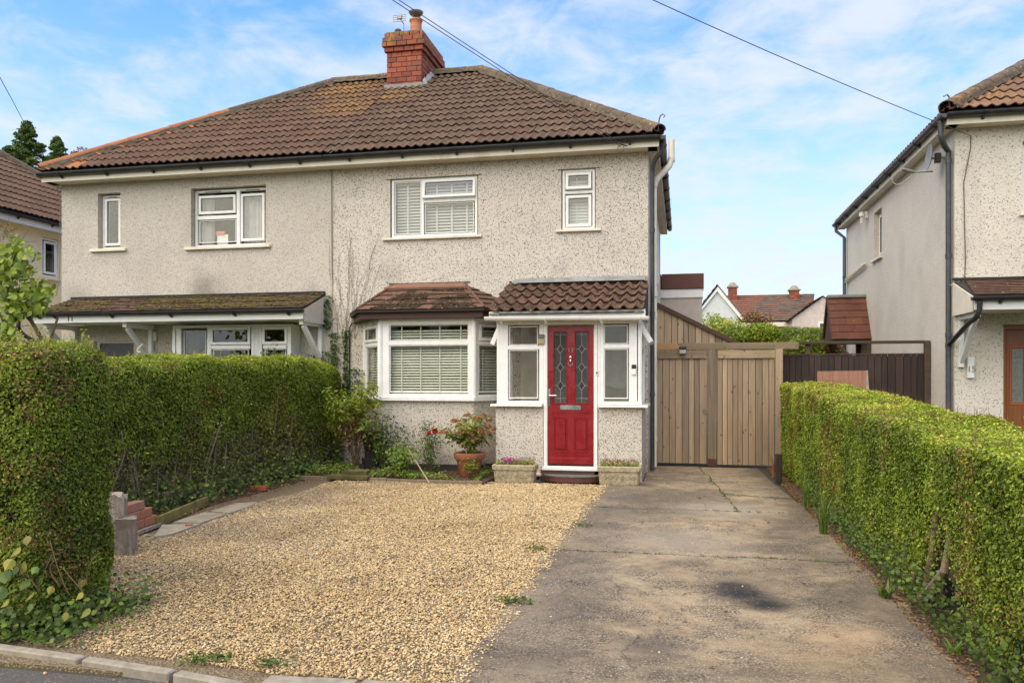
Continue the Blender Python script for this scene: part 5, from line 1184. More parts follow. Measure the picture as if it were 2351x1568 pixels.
pipe('rainwater_pipe', h15, [(XE - .03, 13.05, Z15 - .1), (XE - .03, 13.05, Z15 - .32)] + arc((XE - .02, 13.05, Z15 - .36), (gx - .1, 13.15, Z15 - .44), (gx, 13.24, Z15 - .52)) + [(gx, 13.25, Z15 - .62), (gx, 13.25, .02)], .040, M_GREYPIPE, [(gx, 13.25, Z15 - .66), (gx, 13.25, 3.35), (gx, 13.25, 2.16), (gx, 13.25, 2.0)], n=14)
pipe('rainwater_pipe', h15, [(XE - .03, 21.4, Z15 - .1), (XE - .02, 21.4, Z15 - .25), (gx, 21.2, Z15 - .45), (gx, 21.2, .02)], .04, M_GREYPIPE, [(gx, 21.2, 4.0), (gx, 21.2, 2.6)])
MB().box(X15 + .0, X15 + .9, 0, .04, 0, 0.01)
w15 = window(h15, uw.x + .04, uw.x + .98, 3.97, 4.98, FY + .09, [(uw.x + .12, uw.x + .9, 4.05, 4.9, 'S')]); MB().box(uw.x - .03, uw.x + 1.05, FY - .06, FY + .08, 3.90, 3.95, c=.006).build('window_sill', M_CREAMP, h15)
Msd = Matrix.Translation((X15 + .10, swy[1], 0)) @ Matrix.Rotation(R(-90), 4, 'Z'); wlen = swy[1] - swy[0]
window(h15, .01, wlen - .01, swz[0] + .01, swz[1] - .01, 0, [(.1, wlen - .1, swz[0] + .1, swz[1] - .1, 'S')], M=Msd, name='side_window'); MB().box(X15 - .06, X15 + .1, swy[0] - .06, swy[1] + .06, swz[0] - .05, swz[0] + .0).build('window_sill', M_CREAMP, h15)
# canopy of no. 15
k0 = P(2215, 645, y=FY); kx = k0.x; kz = 2.96; ky = 12.28; kzf = 2.66
ksl = math.hypot(FY - ky, kz - kzf); kx0 = P(2237, 690, y=ky).x
tile_surface(h15, 'plain_tile', frame((kx0, ky, kzf), (1, 0, 0), (0, (FY - ky) / ksl, (kz - kzf) / ksl)), [(0, 0), (3.0, 0), (3.0, ksl), (kx - kx0, ksl)] if kx > kx0 else [(0, 0), (3.0, 0), (3.0, ksl), (.0, ksl)], .173, .105, flat, [M_TILEPLAIN], thick=.014, lift=.022, nseg=1, stagger=1, jit=.005, limit=280)
MB().prism([(ky, kzf - .03), (FY - .002, kzf - .03), (FY - .002, kz - .005), (ky, kzf - .005)], kx0 + .01, kx0 + 3, 'x').build('canopy_deck', M_FELT, h15)
MB().box(kx0 - .02, kx0 + 3, FY - .03, FY - .002, kz + .01, kz + .05).build('canopy_flashing', M_FELT, h15)
MB().prism([(ky + .02, kzf - .02), (FY - .003, kz - .02), (FY - .003, 2.44), (ky + .06, 2.44)], kx0 - .012, kx0 + .005, 'x').build('canopy_cheek', M_CREAMP, h15)
MB().box(kx0 + .0, kx0 + 3, ky + .0, ky + .022, 2.46, 2.615).build('canopy_fascia', M_PLATEW, h15); MB().box(kx0 + .008, kx0 + 3, ky + .024, FY - .004, 2.47, 2.485).build('canopy_soffit', M_PLATEW, h15)
gutter(h15, (kx0 - .05, ky - .055, 2.63), (kx0 + 3, ky - .055, 2.62), .05, M_BLACKP, name='canopy_gutter', brackets=(.12, .5))
gallows(h15, kx0 + .09, 2.455, out=.70, drop=.66)
pipe('canopy_downpipe', h15, [(kx0 + .05, ky - .055, 2.58), (kx0 + .05, ky - .04, 2.46)] + arc((kx0 + .04, ky - .03, 2.42), (kx0 + .03, ky, 2.34), (kx0 - .02, ky + .12, 2.30)) + [(gx, 13.21, 2.02)], .036, M_BLACKP)
pl = thing('number_plate_post', 'small upright white board bearing the number 15', 'house number', (P(2226, 868, y=FY).x, FY, 1.5))
a, b = P(2218, 868, y=FY), P(2234, 820, y=FY); MB().box(a.x, b.x, FY - .06, FY - .003, a.z, b.z, c=.005).build('board', M_PLATEW, pl)
text_mesh('house_number', '15', .125, plain('aged_brass', (.22, .17, .09), .45, metal=.3), pl, (P(2226, 848, y=FY).x + .003, FY - .064, P(2226, 848, y=FY).z), label='number 15 in dull gold figures')
# door of 15
dt = P(2303, 745, y=FY).z; rd = FY + .10
MB().ring(dxl, dxl + .95, dz0, dt, .075, rd + .07, rd, None, .01).build('door_frame', M_OAKDOOR, h15)
l15 = MB().wall(dxl + .08, dxl + .87, dz0 + .05, dt - .08, rd + .012, rd + .05, [(dxl + .16, dxl + .31, 1.15, 1.95), (dxl + .62, dxl + .77, 1.15, 1.95)]).build('front_door', M_OAKDOOR, h15, 'orange-brown woodgrain front door')
mb = MB(); mb.ring(dxl + .125, dxl + .345, 1.11, 1.99, .03, rd + .014, rd + .002, None, .01); mb.ring(dxl + .125, dxl + .42, .18, .80, .03, rd + .014, rd + .002, None, .01); mb.build('door_moulding', M_OAKDOOR, l15)
MB().box(dxl + .16, dxl + .31, rd + .02, rd + .03, 1.15, 1.95).build('door_pane', M_FROST, l15)
MB().box(dxl + .30, dxl + .58, rd - .002, rd + .012, .90, .95, c=.004).build('letterplate', M_BRASS, l15)
# satellite dish
sdh = thing('satellite_dish', 'grey satellite dish edge-on beside the downpipe under the far eaves', 'satellite dish', (3.75, 13.7, 4.9))
dc = P(2137, 362, x=3.80); Md = Matrix.Translation(dc) @ Matrix.Rotation(R(-8), 4, 'Y') @ Matrix.Rotation(R(-90), 4, 'Y')
pr = [(.175 * k / 6, .04 * (k / 6) ** 2) for k in range(7)]; vs = []; fs = []; n = 24
mb = MB(); mb.lathe([(max(r_, .004), z_) for r_, z_ in pr] + [(r_, z_ - .006) for r_, z_ in pr[::-1] if r_ > 0], (0, 0, 0), 28, Matrix.Translation(dc) @ Matrix.Rotation(R(-84), 4, 'Y') @ Matrix.Scale(1.15, 4, (1, 0, 0))); mb.build('dish', M_DISH, sdh, smooth=True)
MB().tube([dc + Vector((0, 0, -.02)), dc + Vector((.12, .0, 0)), dc + Vector((.198, .0, -.02))], .018, 8).build('wall_bracket', M_METAL, sdh)
MB().box(dc.x + .05, dc.x + .14, dc.y - .04, dc.y + .04, dc.z - .09, dc.z + .06, c=.01).build('clamp', M_BLACKP, sdh)
MB().tube([dc + Vector((.03, 0, -.22)), dc + Vector((-.30, 0, -.22))], .012, 6).build('feed_arm', M_METAL, sdh)
MB().tube([dc + Vector((-.25, 0, -.21)), dc + Vector((-.42, 0, -.16))], .028, 10).build('receiver_horn', M_METAL, sdh)
MB().tube(arc(dc + Vector((-.42, 0, -.18)), dc + Vector((-.62, 0, -.22)), dc + Vector((-.55, 0, -.36))) + arc(dc + Vector((-.50, 0, -.40)), dc + Vector((-.38, 0, -.38)), dc + Vector((-.26, 0, -.24))), .006, 6).build('loop_cable', M_CABLEB, sdh)
sl_ = thing('security_light', 'white floodlight high on the roughcast side wall near the slit window', 'outdoor light', (3.9, 18.5, 4.4))
q = P(1984, 494, x=3.92); MB().lathe([(.02, 0), (.06, .02), (.06, .10), (.03, .12)], tuple(q + Vector((-.05, 0, -.05))), 12).build('lamp_head', M_UPVC, sl_, smooth=True); MB().box(3.93, 3.998, q.y - .06, q.y + .06, q.z - .08, q.z + .08, c=.01).build('wall_plate', M_UPVC, sl_); MB().box(3.84, 3.88, q.y - .03, q.y + .03, q.z - .18, q.z - .05).build('sensor', M_CREAMP, sl_)
pipe('waste_pipe', h15, [P(1983, 600, x=3.95), P(1983, 605, x=3.95), P(1940, 642, x=3.95)], .02, M_CREAMP, n=8); pipe('waste_pipe', h15, [P(1983, 603, x=3.93) + Vector((0, -.15, -.04)), P(1940, 648, x=3.95)], .02, M_CREAMP, n=8)
# rendered verge and small gabled side-door canopy of no. 15
sc15 = thing('side_door_canopy', 'steep little red-brown tiled canopy on brown brackets over the side door', 'canopy', (3.3, 17.3, 2.3))
a = P(1905, 683, y=17.0); 
# ridge runs from the wall (x=4) out to x=2.95
cyr = 19.15; zr = 3.33; ze = 2.36; hw = .60; xo = 3.20
for s_, nm in ((-1, 'front'), (1, 'rear')):
    U = (1, 0, 0) if s_ < 0 else (-1, 0, 0); O = (xo, cyr + s_ * hw, ze) if s_ < 0 else (3.99, cyr + hw, ze); L = math.hypot(hw, zr - ze)
    V = (0, -s_ * hw / L, (zr - ze) / L)
    tile_surface(sc15, 'canopy_tile', frame(O, U, V), [(0, 0), (3.99 - xo, 0), (3.99 - xo, L), (0, L)], .33, .19, flat, [tilemat('canopy_red_tiles_' + nm, (.10, .036, .022), (.13, .047, .028), (.16, .06, .034), .8, .3)], thick=.012, lift=.016, nseg=2, stagger=1, jit=.003)
MB().add([(xo + .02, cyr - hw, ze - .01), (xo + .02, cyr + hw, ze - .01), (xo + .02, cyr, zr - .02), (3.995, cyr - hw, ze - .01), (3.995, cyr + hw, ze - .01), (3.995, cyr, zr - .02)], [(0, 1, 2), (0, 3, 5, 2), (1, 4, 5, 2), (3, 4, 5)]).build('gable_boarding', M_BROWNW, sc15)
MB().box(xo - .01, 3.995, cyr - .07, cyr + .07, zr - .02, zr + .05, c=.01).build('ridge_flashing', M_LEAD, sc15)
for s_ in (-1, 1):
    MB().prism([(cyr + s_ * hw, ze - .06), (cyr + s_ * hw, ze + .03), (cyr, zr + .02), (cyr, zr - .08)], xo - .03, xo, 'x').build('bargeboard', M_BROWNW, sc15)
    yy = cyr + s_ * (hw - .08); MB().box(xo + .02, 3.995, yy - .03, yy + .03, ze - .07, ze - .012).build('eaves_beam', M_BROWNW, sc15)
    MB().box(3.90, 3.995, yy - .035, yy + .035, 1.75, ze - .072).build('wall_post', M_BROWNW, sc15)
    MB().tube(arc((3.90, yy, 1.85), (3.55, yy, 1.95), (3.3, yy, ze - .08)), .03, 6).build('curved_brace', M_BROWNW, sc15)

# ================================================================== cream neighbour on the left and far houses
def hip_house(name, label, x0, x1, y0, y1, zw_, zr_, wall, tiles, holes_e=(), grp=None, ov=.3, tilename='roof_tile', east=True, front_tiles=False):
    t = thing(name, label, 'house', ((x0 + x1) / 2, (y0 + y1) / 2, 0), grp)
    MB().wall(x0, x1, 0, zw_, y0, y0 + .2, []).build('front_wall', wall, t); MB().wall(x0, x1, 0, zw_, y1 - .2, y1, []).build('back_wall', wall, t)
    MB().wall(y0 + .2, y1 - .2, 0, zw_, x1 - .2, x1, list(holes_e), 'y').build('side_wall', wall, t); MB().wall(y0 + .2, y1 - .2, 0, zw_, x0, x0 + .2, [], 'y').build('side_wall', wall, t)
    a, b, c, d = x0 - ov, x1 + ov, y0 - ov, y1 + ov; ym = (c + d) / 2; hd = (d - c) / 2; z0 = zw_ + .1
    MB().add([(a, c, z0), (b, c, z0), (b, d, z0), (a, d, z0), (a + hd, ym, zr_), (b - hd, ym, zr_)], [(0, 1, 5, 4), (2, 3, 4, 5), (0, 4, 3), (1, 2, 5), (0, 3, 2, 1)]).build('roof_deck', M_FELT, t)
    L = math.hypot(hd, zr_ - z0)
    tile_surface(t, tilename, frame((b, c, z0 + .02), (0, 1, 0), (-hd / L, 0, (zr_ - z0) / L)), [(0, 0), (d - c, 0), (hd, L)], .30, .35, pantile(), tiles, limit=280, nseg=8)
    caps(t, 'ridge_tile', (b, d, z0 + .06), (b - hd, ym, zr_ + .06), .12, .45, [M_CAP]); caps(t, 'ridge_tile', (b, c, z0 + .06), (b - hd, ym, zr_ + .06), .12, .45, [M_CAP])
    MB().box(b - .06, b - .03, c, d, z0 - .22, z0 - .03).build('side_fascia_board', M_PLATEW, t); MB().box(x1, b - .07, c, d, z0 - .21, z0 - .19).build('side_soffit', M_PLATEW, t)
    gutter(t, (b + .02, d, z0 - .04), (b + .02, c, z0 - .04), .055, M_BLACKP, name='side_gutter', brackets=[(i + .5) / 8 for i in range(8)])
    return t
XC = -14.85; ey = (P(95, 590, x=XC).y, P(134, 590, x=XC).y); ez = (P(110, 637, x=XC).z, P(110, 547, x=XC).z)
hc = hip_house('semi_detached_house', 'cream rendered house partly hidden at the edge behind the small leafy tree', -24, XC, 13.2, 20.6, 5.12, 8.1, M_CREAM, [M_TILE11], [(ey[0], ey[1], ez[0], ez[1])], 'semi-detached houses along the road')
Mw = Matrix.Translation((XC - .02, ey[0], 0)) @ Matrix.Rotation(R(90), 4, 'Z'); wl_ = ey[1] - ey[0]
window(hc, .01, wl_ - .01, ez[0] + .01, ez[1] - .01, 0, [(.1, wl_ - .1, ez[0] + .1, ez[1] - .1, 'S')], M=Mw, name='side_window', glass=M_GLASSD); MB().box(XC - .02, XC + .08, ey[0] - .05, ey[1] + .05, ez[0] - .06, ez[0]).build('window_sill', M_CREAMP, hc)

# far terrace and white gable beyond the back gardens
YT = 52.0
def pt(u, v, y): return P(u, v, y=y)
def farroof(t, name, O, Rt, TL, TR, mats, g=.36, w=.36, gm=flat):
    "tiled plane between eave O->Rt and ridge TL->TR"
    O, Rt, TL, TR = map(Vector, (O, Rt, TL, TR)); U = (Rt - O).normalized(); V = (TL - O) - U * (TL - O).dot(U); h = V.length; V.normalize()
    poly = [(0, 0), ((Rt - O).length, 0), ((TR - O).dot(U), h), ((TL - O).dot(U), h)]
    tile_surface(t, name, frame(O, U, V), poly, w, g, gm, mats, thick=.035, lift=.05, nseg=2, stagger=1, limit=280, jit=.01, matpick=(lambda u, v, m: m[0 if len(m) == 1 else (0 if (u - v * .45 < 1.5 or (6.0 < u - v * .2 < 7.4 and random.random() < .7) or random.random() < .10) else 1)]))
ft = thing('terraced_house', 'distant pink-walled house with patched red and brown tiled roof and two brick chimneys', 'house', (6, YT + 2, 0))
M_TR = tilemat('far_tiles_red', (.17, .07, .045), (.21, .085, .05), (.18, .09, .06), 1); M_TB = tilemat('far_tiles_brown', (.085, .06, .045), (.13, .09, .065), (.19, .10, .065), 1.5)
e0_, e1_ = pt(1700, 738, YT), pt(1840, 738, YT); r0_, r1_ = pt(1668, 676, YT + 4), pt(1868, 690, YT + 4)
zE, zR = e0_.z, pt(1760, 678, YT + 4).z
xa, xb = pt(1640, 738, YT).x, pt(1862, 738, YT).x
farroof(ft, 'roof_tile', (xa, YT, zE), (xb, YT, zE), (xa, YT + 4, zR), (xb + .8, YT + 4, zR), [M_TR, M_TB])
MB().box(xa + .2, xb - .1, YT + .4, YT + 8, 0, zE).build('front_wall', M_PINK, ft); MB().box(xa, xb, YT - .05, YT + .3, zE - .35, zE - .08).build('eaves_board', M_CREAMP, ft)
MB().add([(xa, YT, zE - .02), (xb, YT, zE - .02), (xb + .8, YT + 4, zR - .02), (xa, YT + 4, zR - .02), (xa, YT + 8, zE), (xb, YT + 8, zE)], [(0, 1, 2, 3), (3, 2, 5, 4), (0, 3, 4), (1, 5, 2)]).build('roof_deck', M_FELT, ft)
# gabled wing on the right
g0, g1, gp_ = pt(1818, 740, YT - 1.5), pt(1922, 740, YT - 1.5), pt(1889, 682, YT - 1.5)
gxm = gp_.x; gy = YT - 1.5
MB().prism([(g0.x, 0), (g1.x + .9, 0), (g1.x + .9, zE), (gxm, gp_.z), (g0.x, zE)], gy, gy + 5, 'y').build('gable_wall', M_PINK, ft)
farroof(ft, 'wing_tile', (g0.x - .2, gy + 5, zE - .1), (g0.x - .2, gy - .2, zE - .1), (gxm, gy + 5, gp_.z + .08), (gxm, gy - .2, gp_.z + .08), [M_TB])
MB().prism([(g1.x + 1.1, zE - .1), (gxm, gp_.z + .02), (gxm, gp_.z + .08), (g1.x + 1.1, zE - .04)], gy - .06, gy + 5, 'y').build('verge_slope', M_TB, ft)
for (u0, u1, v0, v1) in ((1812, 1820, 770, 749), (1882, 1899, 768, 743)):
    a, b = pt(u0, v0, gy - .03), pt(u1, v1, gy - .03)
    if u0 < 1850: a, b = pt(u0, v0, YT + .3), pt(u1, v1, YT + .3)
    yw_ = a.y
    fr_ = MB().ring(a.x - .1, b.x + .1, a.z - .1, b.z + .1, .1, yw_ + .1, yw_ - .02).build('window', M_UPVC, ft); MB().box(a.x, b.x, yw_ + .02, yw_ + .05, a.z, b.z).build('pane', M_GREYPIPE, fr_)
def far_chimney(t, u0, u1, v0, v1, y):
    a, b = pt(u0, v1, y), pt(u1, v0, y); w = b.x - a.x
    c = bpy.data.objects.new('chimney', None); col.objects.link(c); reg(c, t, Matrix.Translation((a.x, y, a.z)))
    z = a.z - .6; MB().box(a.x + .03, b.x - .03, y + .03, y + w - .03, z, b.z).build('mortar_core', plain('far_mortar%d' % u0, (.2, .12, .09), 1), c); k = 0
    while z < b.z - .05:
        for i in range(4): brick(w / 4 - .02, .1, .14, Matrix.Translation((a.x + i * w / 4, y, z)), parent=c); brick(w / 4 - .02, .1, .14, Matrix.Translation((b.x, y + .01 + i * w / 4, z)) @ Matrix.Rotation(R(90), 4, 'Z'), parent=c); brick(w / 4 - .02, .1, .14, Matrix.Translation((a.x + .1, y + .01 + i * w / 4, z)) @ Matrix.Rotation(R(90), 4, 'Z'), parent=c)
        z += .16; k += 1
    MB().box(a.x - .08, b.x + .08, y - .08, y + w + .08, b.z, b.z + .10, c=.02).build('capping_slab', M_KERB, c)
    MB().lathe([(w * .6, 0), (w * .3, .22), (w * .25, .25)], (a.x + w / 2, y + w / 2, b.z + .1), 8).build('flaunching', M_KERB, c)
far_chimney(ft, 1672, 1692, 660, 682, YT + 3.2); far_chimney(ft, 1813, 1835, 667, 690, YT + 3.2)
# white gabled house nearer
YG = 44.0
fg = thing('gabled_house', 'white gable end with brown tiled roof in front of the distant red-roofed house', 'house', (0, YG, 0))
a, b, c = pt(1560, 740, YG), pt(1708, 738, YG), pt(1646, 664, YG); zg = pt(1695, 722, YG).z; k_ = (c.z - zg) / (pt(1695, 722, YG).x - c.x); xl_ = c.x - (c.z - zg) / k_; xr_ = c.x + (c.z - zg) / k_
MB().prism([(xl_, 0), (xr_, 0), (xr_, zg), (c.x, c.z - .05), (xl_, zg)], YG, YG + 7, 'y').build('gable_wall', M_PALE, fg)
for s_, xx in ((-1, xl_), (1, xr_)):
    MB().prism([(xx + s_ * .25, zg - .25 * k_ - .12), (xx + s_ * .25, zg - .25 * k_ + .14), (c.x, c.z + .18), (c.x, c.z - .12)], YG - .12, YG - .02, 'y').build('bargeboard', M_UPVC, fg)
farroof(fg, 'roof_tile', (xl_ - .25, YG + 7, zg - .25 * k_ + .14), (xl_ - .25, YG - .2, zg - .25 * k_ + .14), (c.x, YG + 7, c.z + .2), (c.x, YG - .2, c.z + .2), [tilemat('far_tiles_ochre', (.15, .08, .05), (.22, .11, .06), (.28, .15, .07), 1, 0)])
MB().prism([(xr_ + .25, zg - .25 * k_ + .12), (c.x, c.z + .18), (c.x, c.z + .26), (xr_ + .25, zg - .25 * k_ + .2)], YG - .15, YG + 7, 'y').build('roof_slope', M_TB, fg)
MB().prism([(xl_ - .25, zg - .25 * k_ + .04), (c.x, c.z + .10), (c.x, c.z + .18), (xl_ - .25, zg - .25 * k_ + .12)], YG - .15, YG + 7, 'y').build('roof_deck', M_FELT, fg)
# ================================================================== gates and fences
GY = 14.2
gt = thing('side_gate', 'pair of tall weathered softwood gates closing the drive beside the speckled house', 'gate', (.45, GY, 0))
def boards(t, x0, x1, n, y, zf0, zf1, mat, seed, name='board', th=.02, dark=None):
    rr = random.Random(seed); ws = [rr.uniform(.8, 1.25) for _ in range(n)]; s = sum(ws); x = x0
    for w in ws:
        w = w / s * (x1 - x0); xa, xb = x + .0045, x + w - .0045; x += w
        z0a, z1a, z1b = zf0(xa), zf1(xa), zf1(xb); dy = rr.uniform(-.006, .006)
        mb = MB(); mb.prism([(xa, z0a), (xb, z0a), (xb, z1b), (xa, z1a)], y + dy, y + dy + th, 'y')
        # rounded front arris
        o = mb.build(name, mat, t)
g = lambda u: PX(u, GY)
M_BACK = plain('board_gap_shade', (.05, .035, .025), .95)  # dark sheets added behind the boards so their gaps read as shade
MB().box(g(1508) + .01, g(1622) - .005, GY + .028, GY + .04, .07, 1.9).build('gap_shade_sheet', M_BACK, gt); MB().box(g(1646), g(1776), GY + .028, GY + .04, .07, 1.9).build('gap_shade_sheet', M_BACK, gt)
boards(gt, g(1508), g(1622), 8, GY, lambda x: .05, lambda x: 1.93, M_FENCE, 3); boards(gt, g(1646), g(1777), 10, GY, lambda x: .04, lambda x: 1.93, M_FENCE, 4)
MB().box(g(1624), g(1644), GY - .045, GY + .05, .03, 1.99, c=.006).build('meeting_post', M_BARK, gt)
MB().box(g(1625), g(1643), GY - .052, GY - .046, .02, .14).build('drop_bolt_plate', plain('rust', (.10, .035, .025), .8, .3), gt)
MB().box(g(1506), g(1622), GY - .035, GY - .008, 1.85, 1.985, c=.005).build('top_rail', M_FENCEX, gt); MB().box(g(1647), g(1779), GY - .035, GY - .008, 1.85, 1.99, c=.005).build('top_rail', M_FENCEX, gt)
MB().tube([(g(1617) + .03 * math.cos(a), GY - .014, .95 + .045 * math.sin(a)) for a in [math.pi * 2 * i / 16 for i in range(17)]], .005, 5).build('ring_handle', M_METAL, gt); MB().box(g(1617) - .014, g(1617) + .014, GY - .014, GY, .96, 1.02).build('latch_plate', M_METAL, gt)
MB().lathe([(.014, 0), (.014, .01)], (g(1619), GY - .006, 1.38), 10).build('key_cylinder', M_BRASS, gt)
gp2 = thing('gate_post', 'squared pale timber post at the hedge side of the tall gates', 'post', (g(1786), GY, 0)); MB().box(g(1779), g(1796), GY - .07, GY + .02, 0, 2.0, c=.006).build('post', M_FENCE, gp2)
gb = thing('gate_beam', 'long weathered beam spanning above the tall gates towards the dark fence', 'beam', (.6, GY, 2.0)); MB().box(g(1560), g(1832), GY - .045, GY + .0, 2.0, 2.115, c=.006).build('beam', M_FENCEX, gb); MB().box(g(1506), g(1559), GY - .04, GY + .0, 2.0, 2.115, c=.005).build('beam', woodmat('fresh_pine', (.42, .24, .10), (.50, .31, .14), (.34, .19, .08), axis='x'), gb)
tb = thing('lean_to_screen', 'triangle of upright boards with dark sloping capping above the gates', 'screen', (.2, GY + .25, 1.9))
sy = GY + .25; pa, pb = P(1508, 697, y=sy), P(1712, 797, y=sy); slp = lambda x: pa.z + (x - pa.x) * (pb.z - pa.z) / (pb.x - pa.x)
boards(tb, pa.x, pb.x - .05, 13, sy, lambda x: 1.9, lambda x: slp(x) - .02, M_FENCE, 6)
MB().prism([(pa.x + .01, 1.9), (pb.x - .07, 1.9), (pb.x - .07, slp(pb.x - .07) - .04), (pa.x + .01, slp(pa.x) - .04)], sy + .028, sy + .04, 'y').build('gap_shade_sheet', M_BACK, tb)  # added dark sheet, shade for the gaps of the screen
MB().prism([(pa.x - .02, slp(pa.x) - .05), (pb.x, slp(pb.x) - .05), (pb.x + .02, slp(pb.x) + .02), (pa.x - .02, slp(pa.x) + .03)], sy - .05, sy + .9, 'y').build('capping_board', M_BROWNW, tb)
q = P(1567, 803, y=GY - .05); fl_ = thing('gate_light', 'small solar security light on the beam over the gates', 'outdoor light', q)
MB().box(q.x - .055, q.x + .055, GY - .12, GY - .046, q.z - .07, q.z + .0, c=.008).build('lamp_face', plain('lamp_grey', (.42, .42, .40), .4), fl_); MB().box(q.x - .06, q.x + .06, GY - .13, GY - .046, q.z + .002, q.z + .055, c=.008).build('solar_top', M_BLACKP, fl_)
# dark panel fence
DY = 14.38
df = thing('panel_fence', 'near-black stained board fence running to the wall of the house numbered 15', 'fence', (2.8, DY, 0))
d_ = lambda u: PX(u, DY)
MB().box(d_(1797), d_(2121), DY + .03, DY + .04, 0, 1.88).build('gap_shade_sheet', M_BACK, df)  # added dark sheet keeping the fence gaps shaded
boards(df, d_(1797), d_(1975), 12, DY, lambda x: 0, lambda x: 1.90, M_DARKW, 9); boards(df, d_(1976), d_(2121), 9, DY, lambda x: 0, lambda x: 1.905, M_DARKW, 10)
MB().box(d_(2121), 3.985, DY - .05, DY + .04, 0, 2.13, c=.005).build('post', M_DARKWX, df); MB().box(d_(1975) - .01, d_(1975) + .012, DY - .012, DY - .002, 0, 1.9).build('cover_strip', M_DARKW, df)
MB().box(d_(1849), d_(1861), DY + .032, DY + .08, 1.6, 2.1, c=.005).build('post', M_DARKWX, df)
MB().box(d_(1836), d_(2122), DY - .035, DY + .03, 2.085, 2.135, c=.005).build('top_rail', M_DARKWX, df); MB().box(d_(1797), d_(2121), DY - .012, DY + .03, 1.906, 1.925).build('capping', M_DARKWX, df)
lb = thing('leaning_board', 'reddish-brown weathered sheet of board leaning on the dark fence behind the hedge', 'board', (2.4, DY - .3, .9))
a, b = P(1875, 851, y=DY - .25), P(1990, 890, y=DY - .25); MB().prism([(a.x, .7), (b.x + .05, .7), (b.x, a.z), (a.x, a.z - .01)], DY - .30, DY - .28, 'y').build('sheet', M_REDBRD, lb)
MB().prism([(b.x - .03, .7), (b.x + .052, .7), (b.x + .002, a.z + .003), (b.x - .02, a.z + .003)], DY - .306, DY - .301, 'y').build('worn_edge', plain('bleached_edge', (.42, .34, .28), .9, .3), lb)

# ================================================================== hedges
def surf_noise(p): return vnoise(p, 2.2, 1) * .6 + vnoise(p, 6, 2) * .4
def box_surface(n, x0, x1, y0, y1, z0, z1, faces, top=None):
    "points on the chosen faces of a box, with outward normals; top(x,y) gives the local height"
    A = {'E': (y1 - y0) * (z1 - z0), 'W': (y1 - y0) * (z1 - z0), 'N': (x1 - x0) * (z1 - z0), 'S': (x1 - x0) * (z1 - z0), 'T': (x1 - x0) * (y1 - y0)}
    tot = sum(A[f] * w for f, w in faces.items()); P_ = []; N_ = []
    for f, w in faces.items():
        m = int(n * A[f] * w / tot); u = rng.uniform(0, 1, m); v = rng.uniform(0, 1, m)
        X = x0 + (x1 - x0) * u; Y = y0 + (y1 - y0) * (u if f in 'EW' else v)
        if f == 'E': p = np.c_[np.full(m, x1), Y, z0 + (z1 - z0) * v]; nn = (1, 0, 0)
        elif f == 'W': p = np.c_[np.full(m, x0), Y, z0 + (z1 - z0) * v]; nn = (-1, 0, 0)
        elif f == 'S': p = np.c_[X, np.full(m, y0), z0 + (z1 - z0) * v]; nn = (0, -1, 0)
        elif f == 'N': p = np.c_[X, np.full(m, y1), z0 + (z1 - z0) * v]; nn = (0, 1, 0)
        else: p = np.c_[X, y0 + (y1 - y0) * v, np.full(m, z1)]; nn = (0, 0, 1)
        P_.append(p); N_.append(np.tile(np.array(nn, float), (m, 1)))
    p = np.concatenate(P_); nn = np.concatenate(N_)
    if top is not None:
        k = (p[:, 2] - z0) / (z1 - z0); p[:, 2] = z0 + k * (top(p[:, 0], p[:, 1]) - z0)
    return p, nn
def roundbox(p, n, c0, c1, r):
    "pull points of a box surface onto a rounded box"
    lo = np.array(c0) + r; hi = np.array(c1) - r; q = np.clip(p, lo, hi); d = p - q; L = np.linalg.norm(d, axis=1, keepdims=True)
    corner = (np.abs(d) > 1e-6).sum(1) > 1; dn = d / (L + 1e-9)
    p2 = np.where(corner[:, None], q + dn * r, p); n2 = np.where(corner[:, None], dn, n); return p2, n2
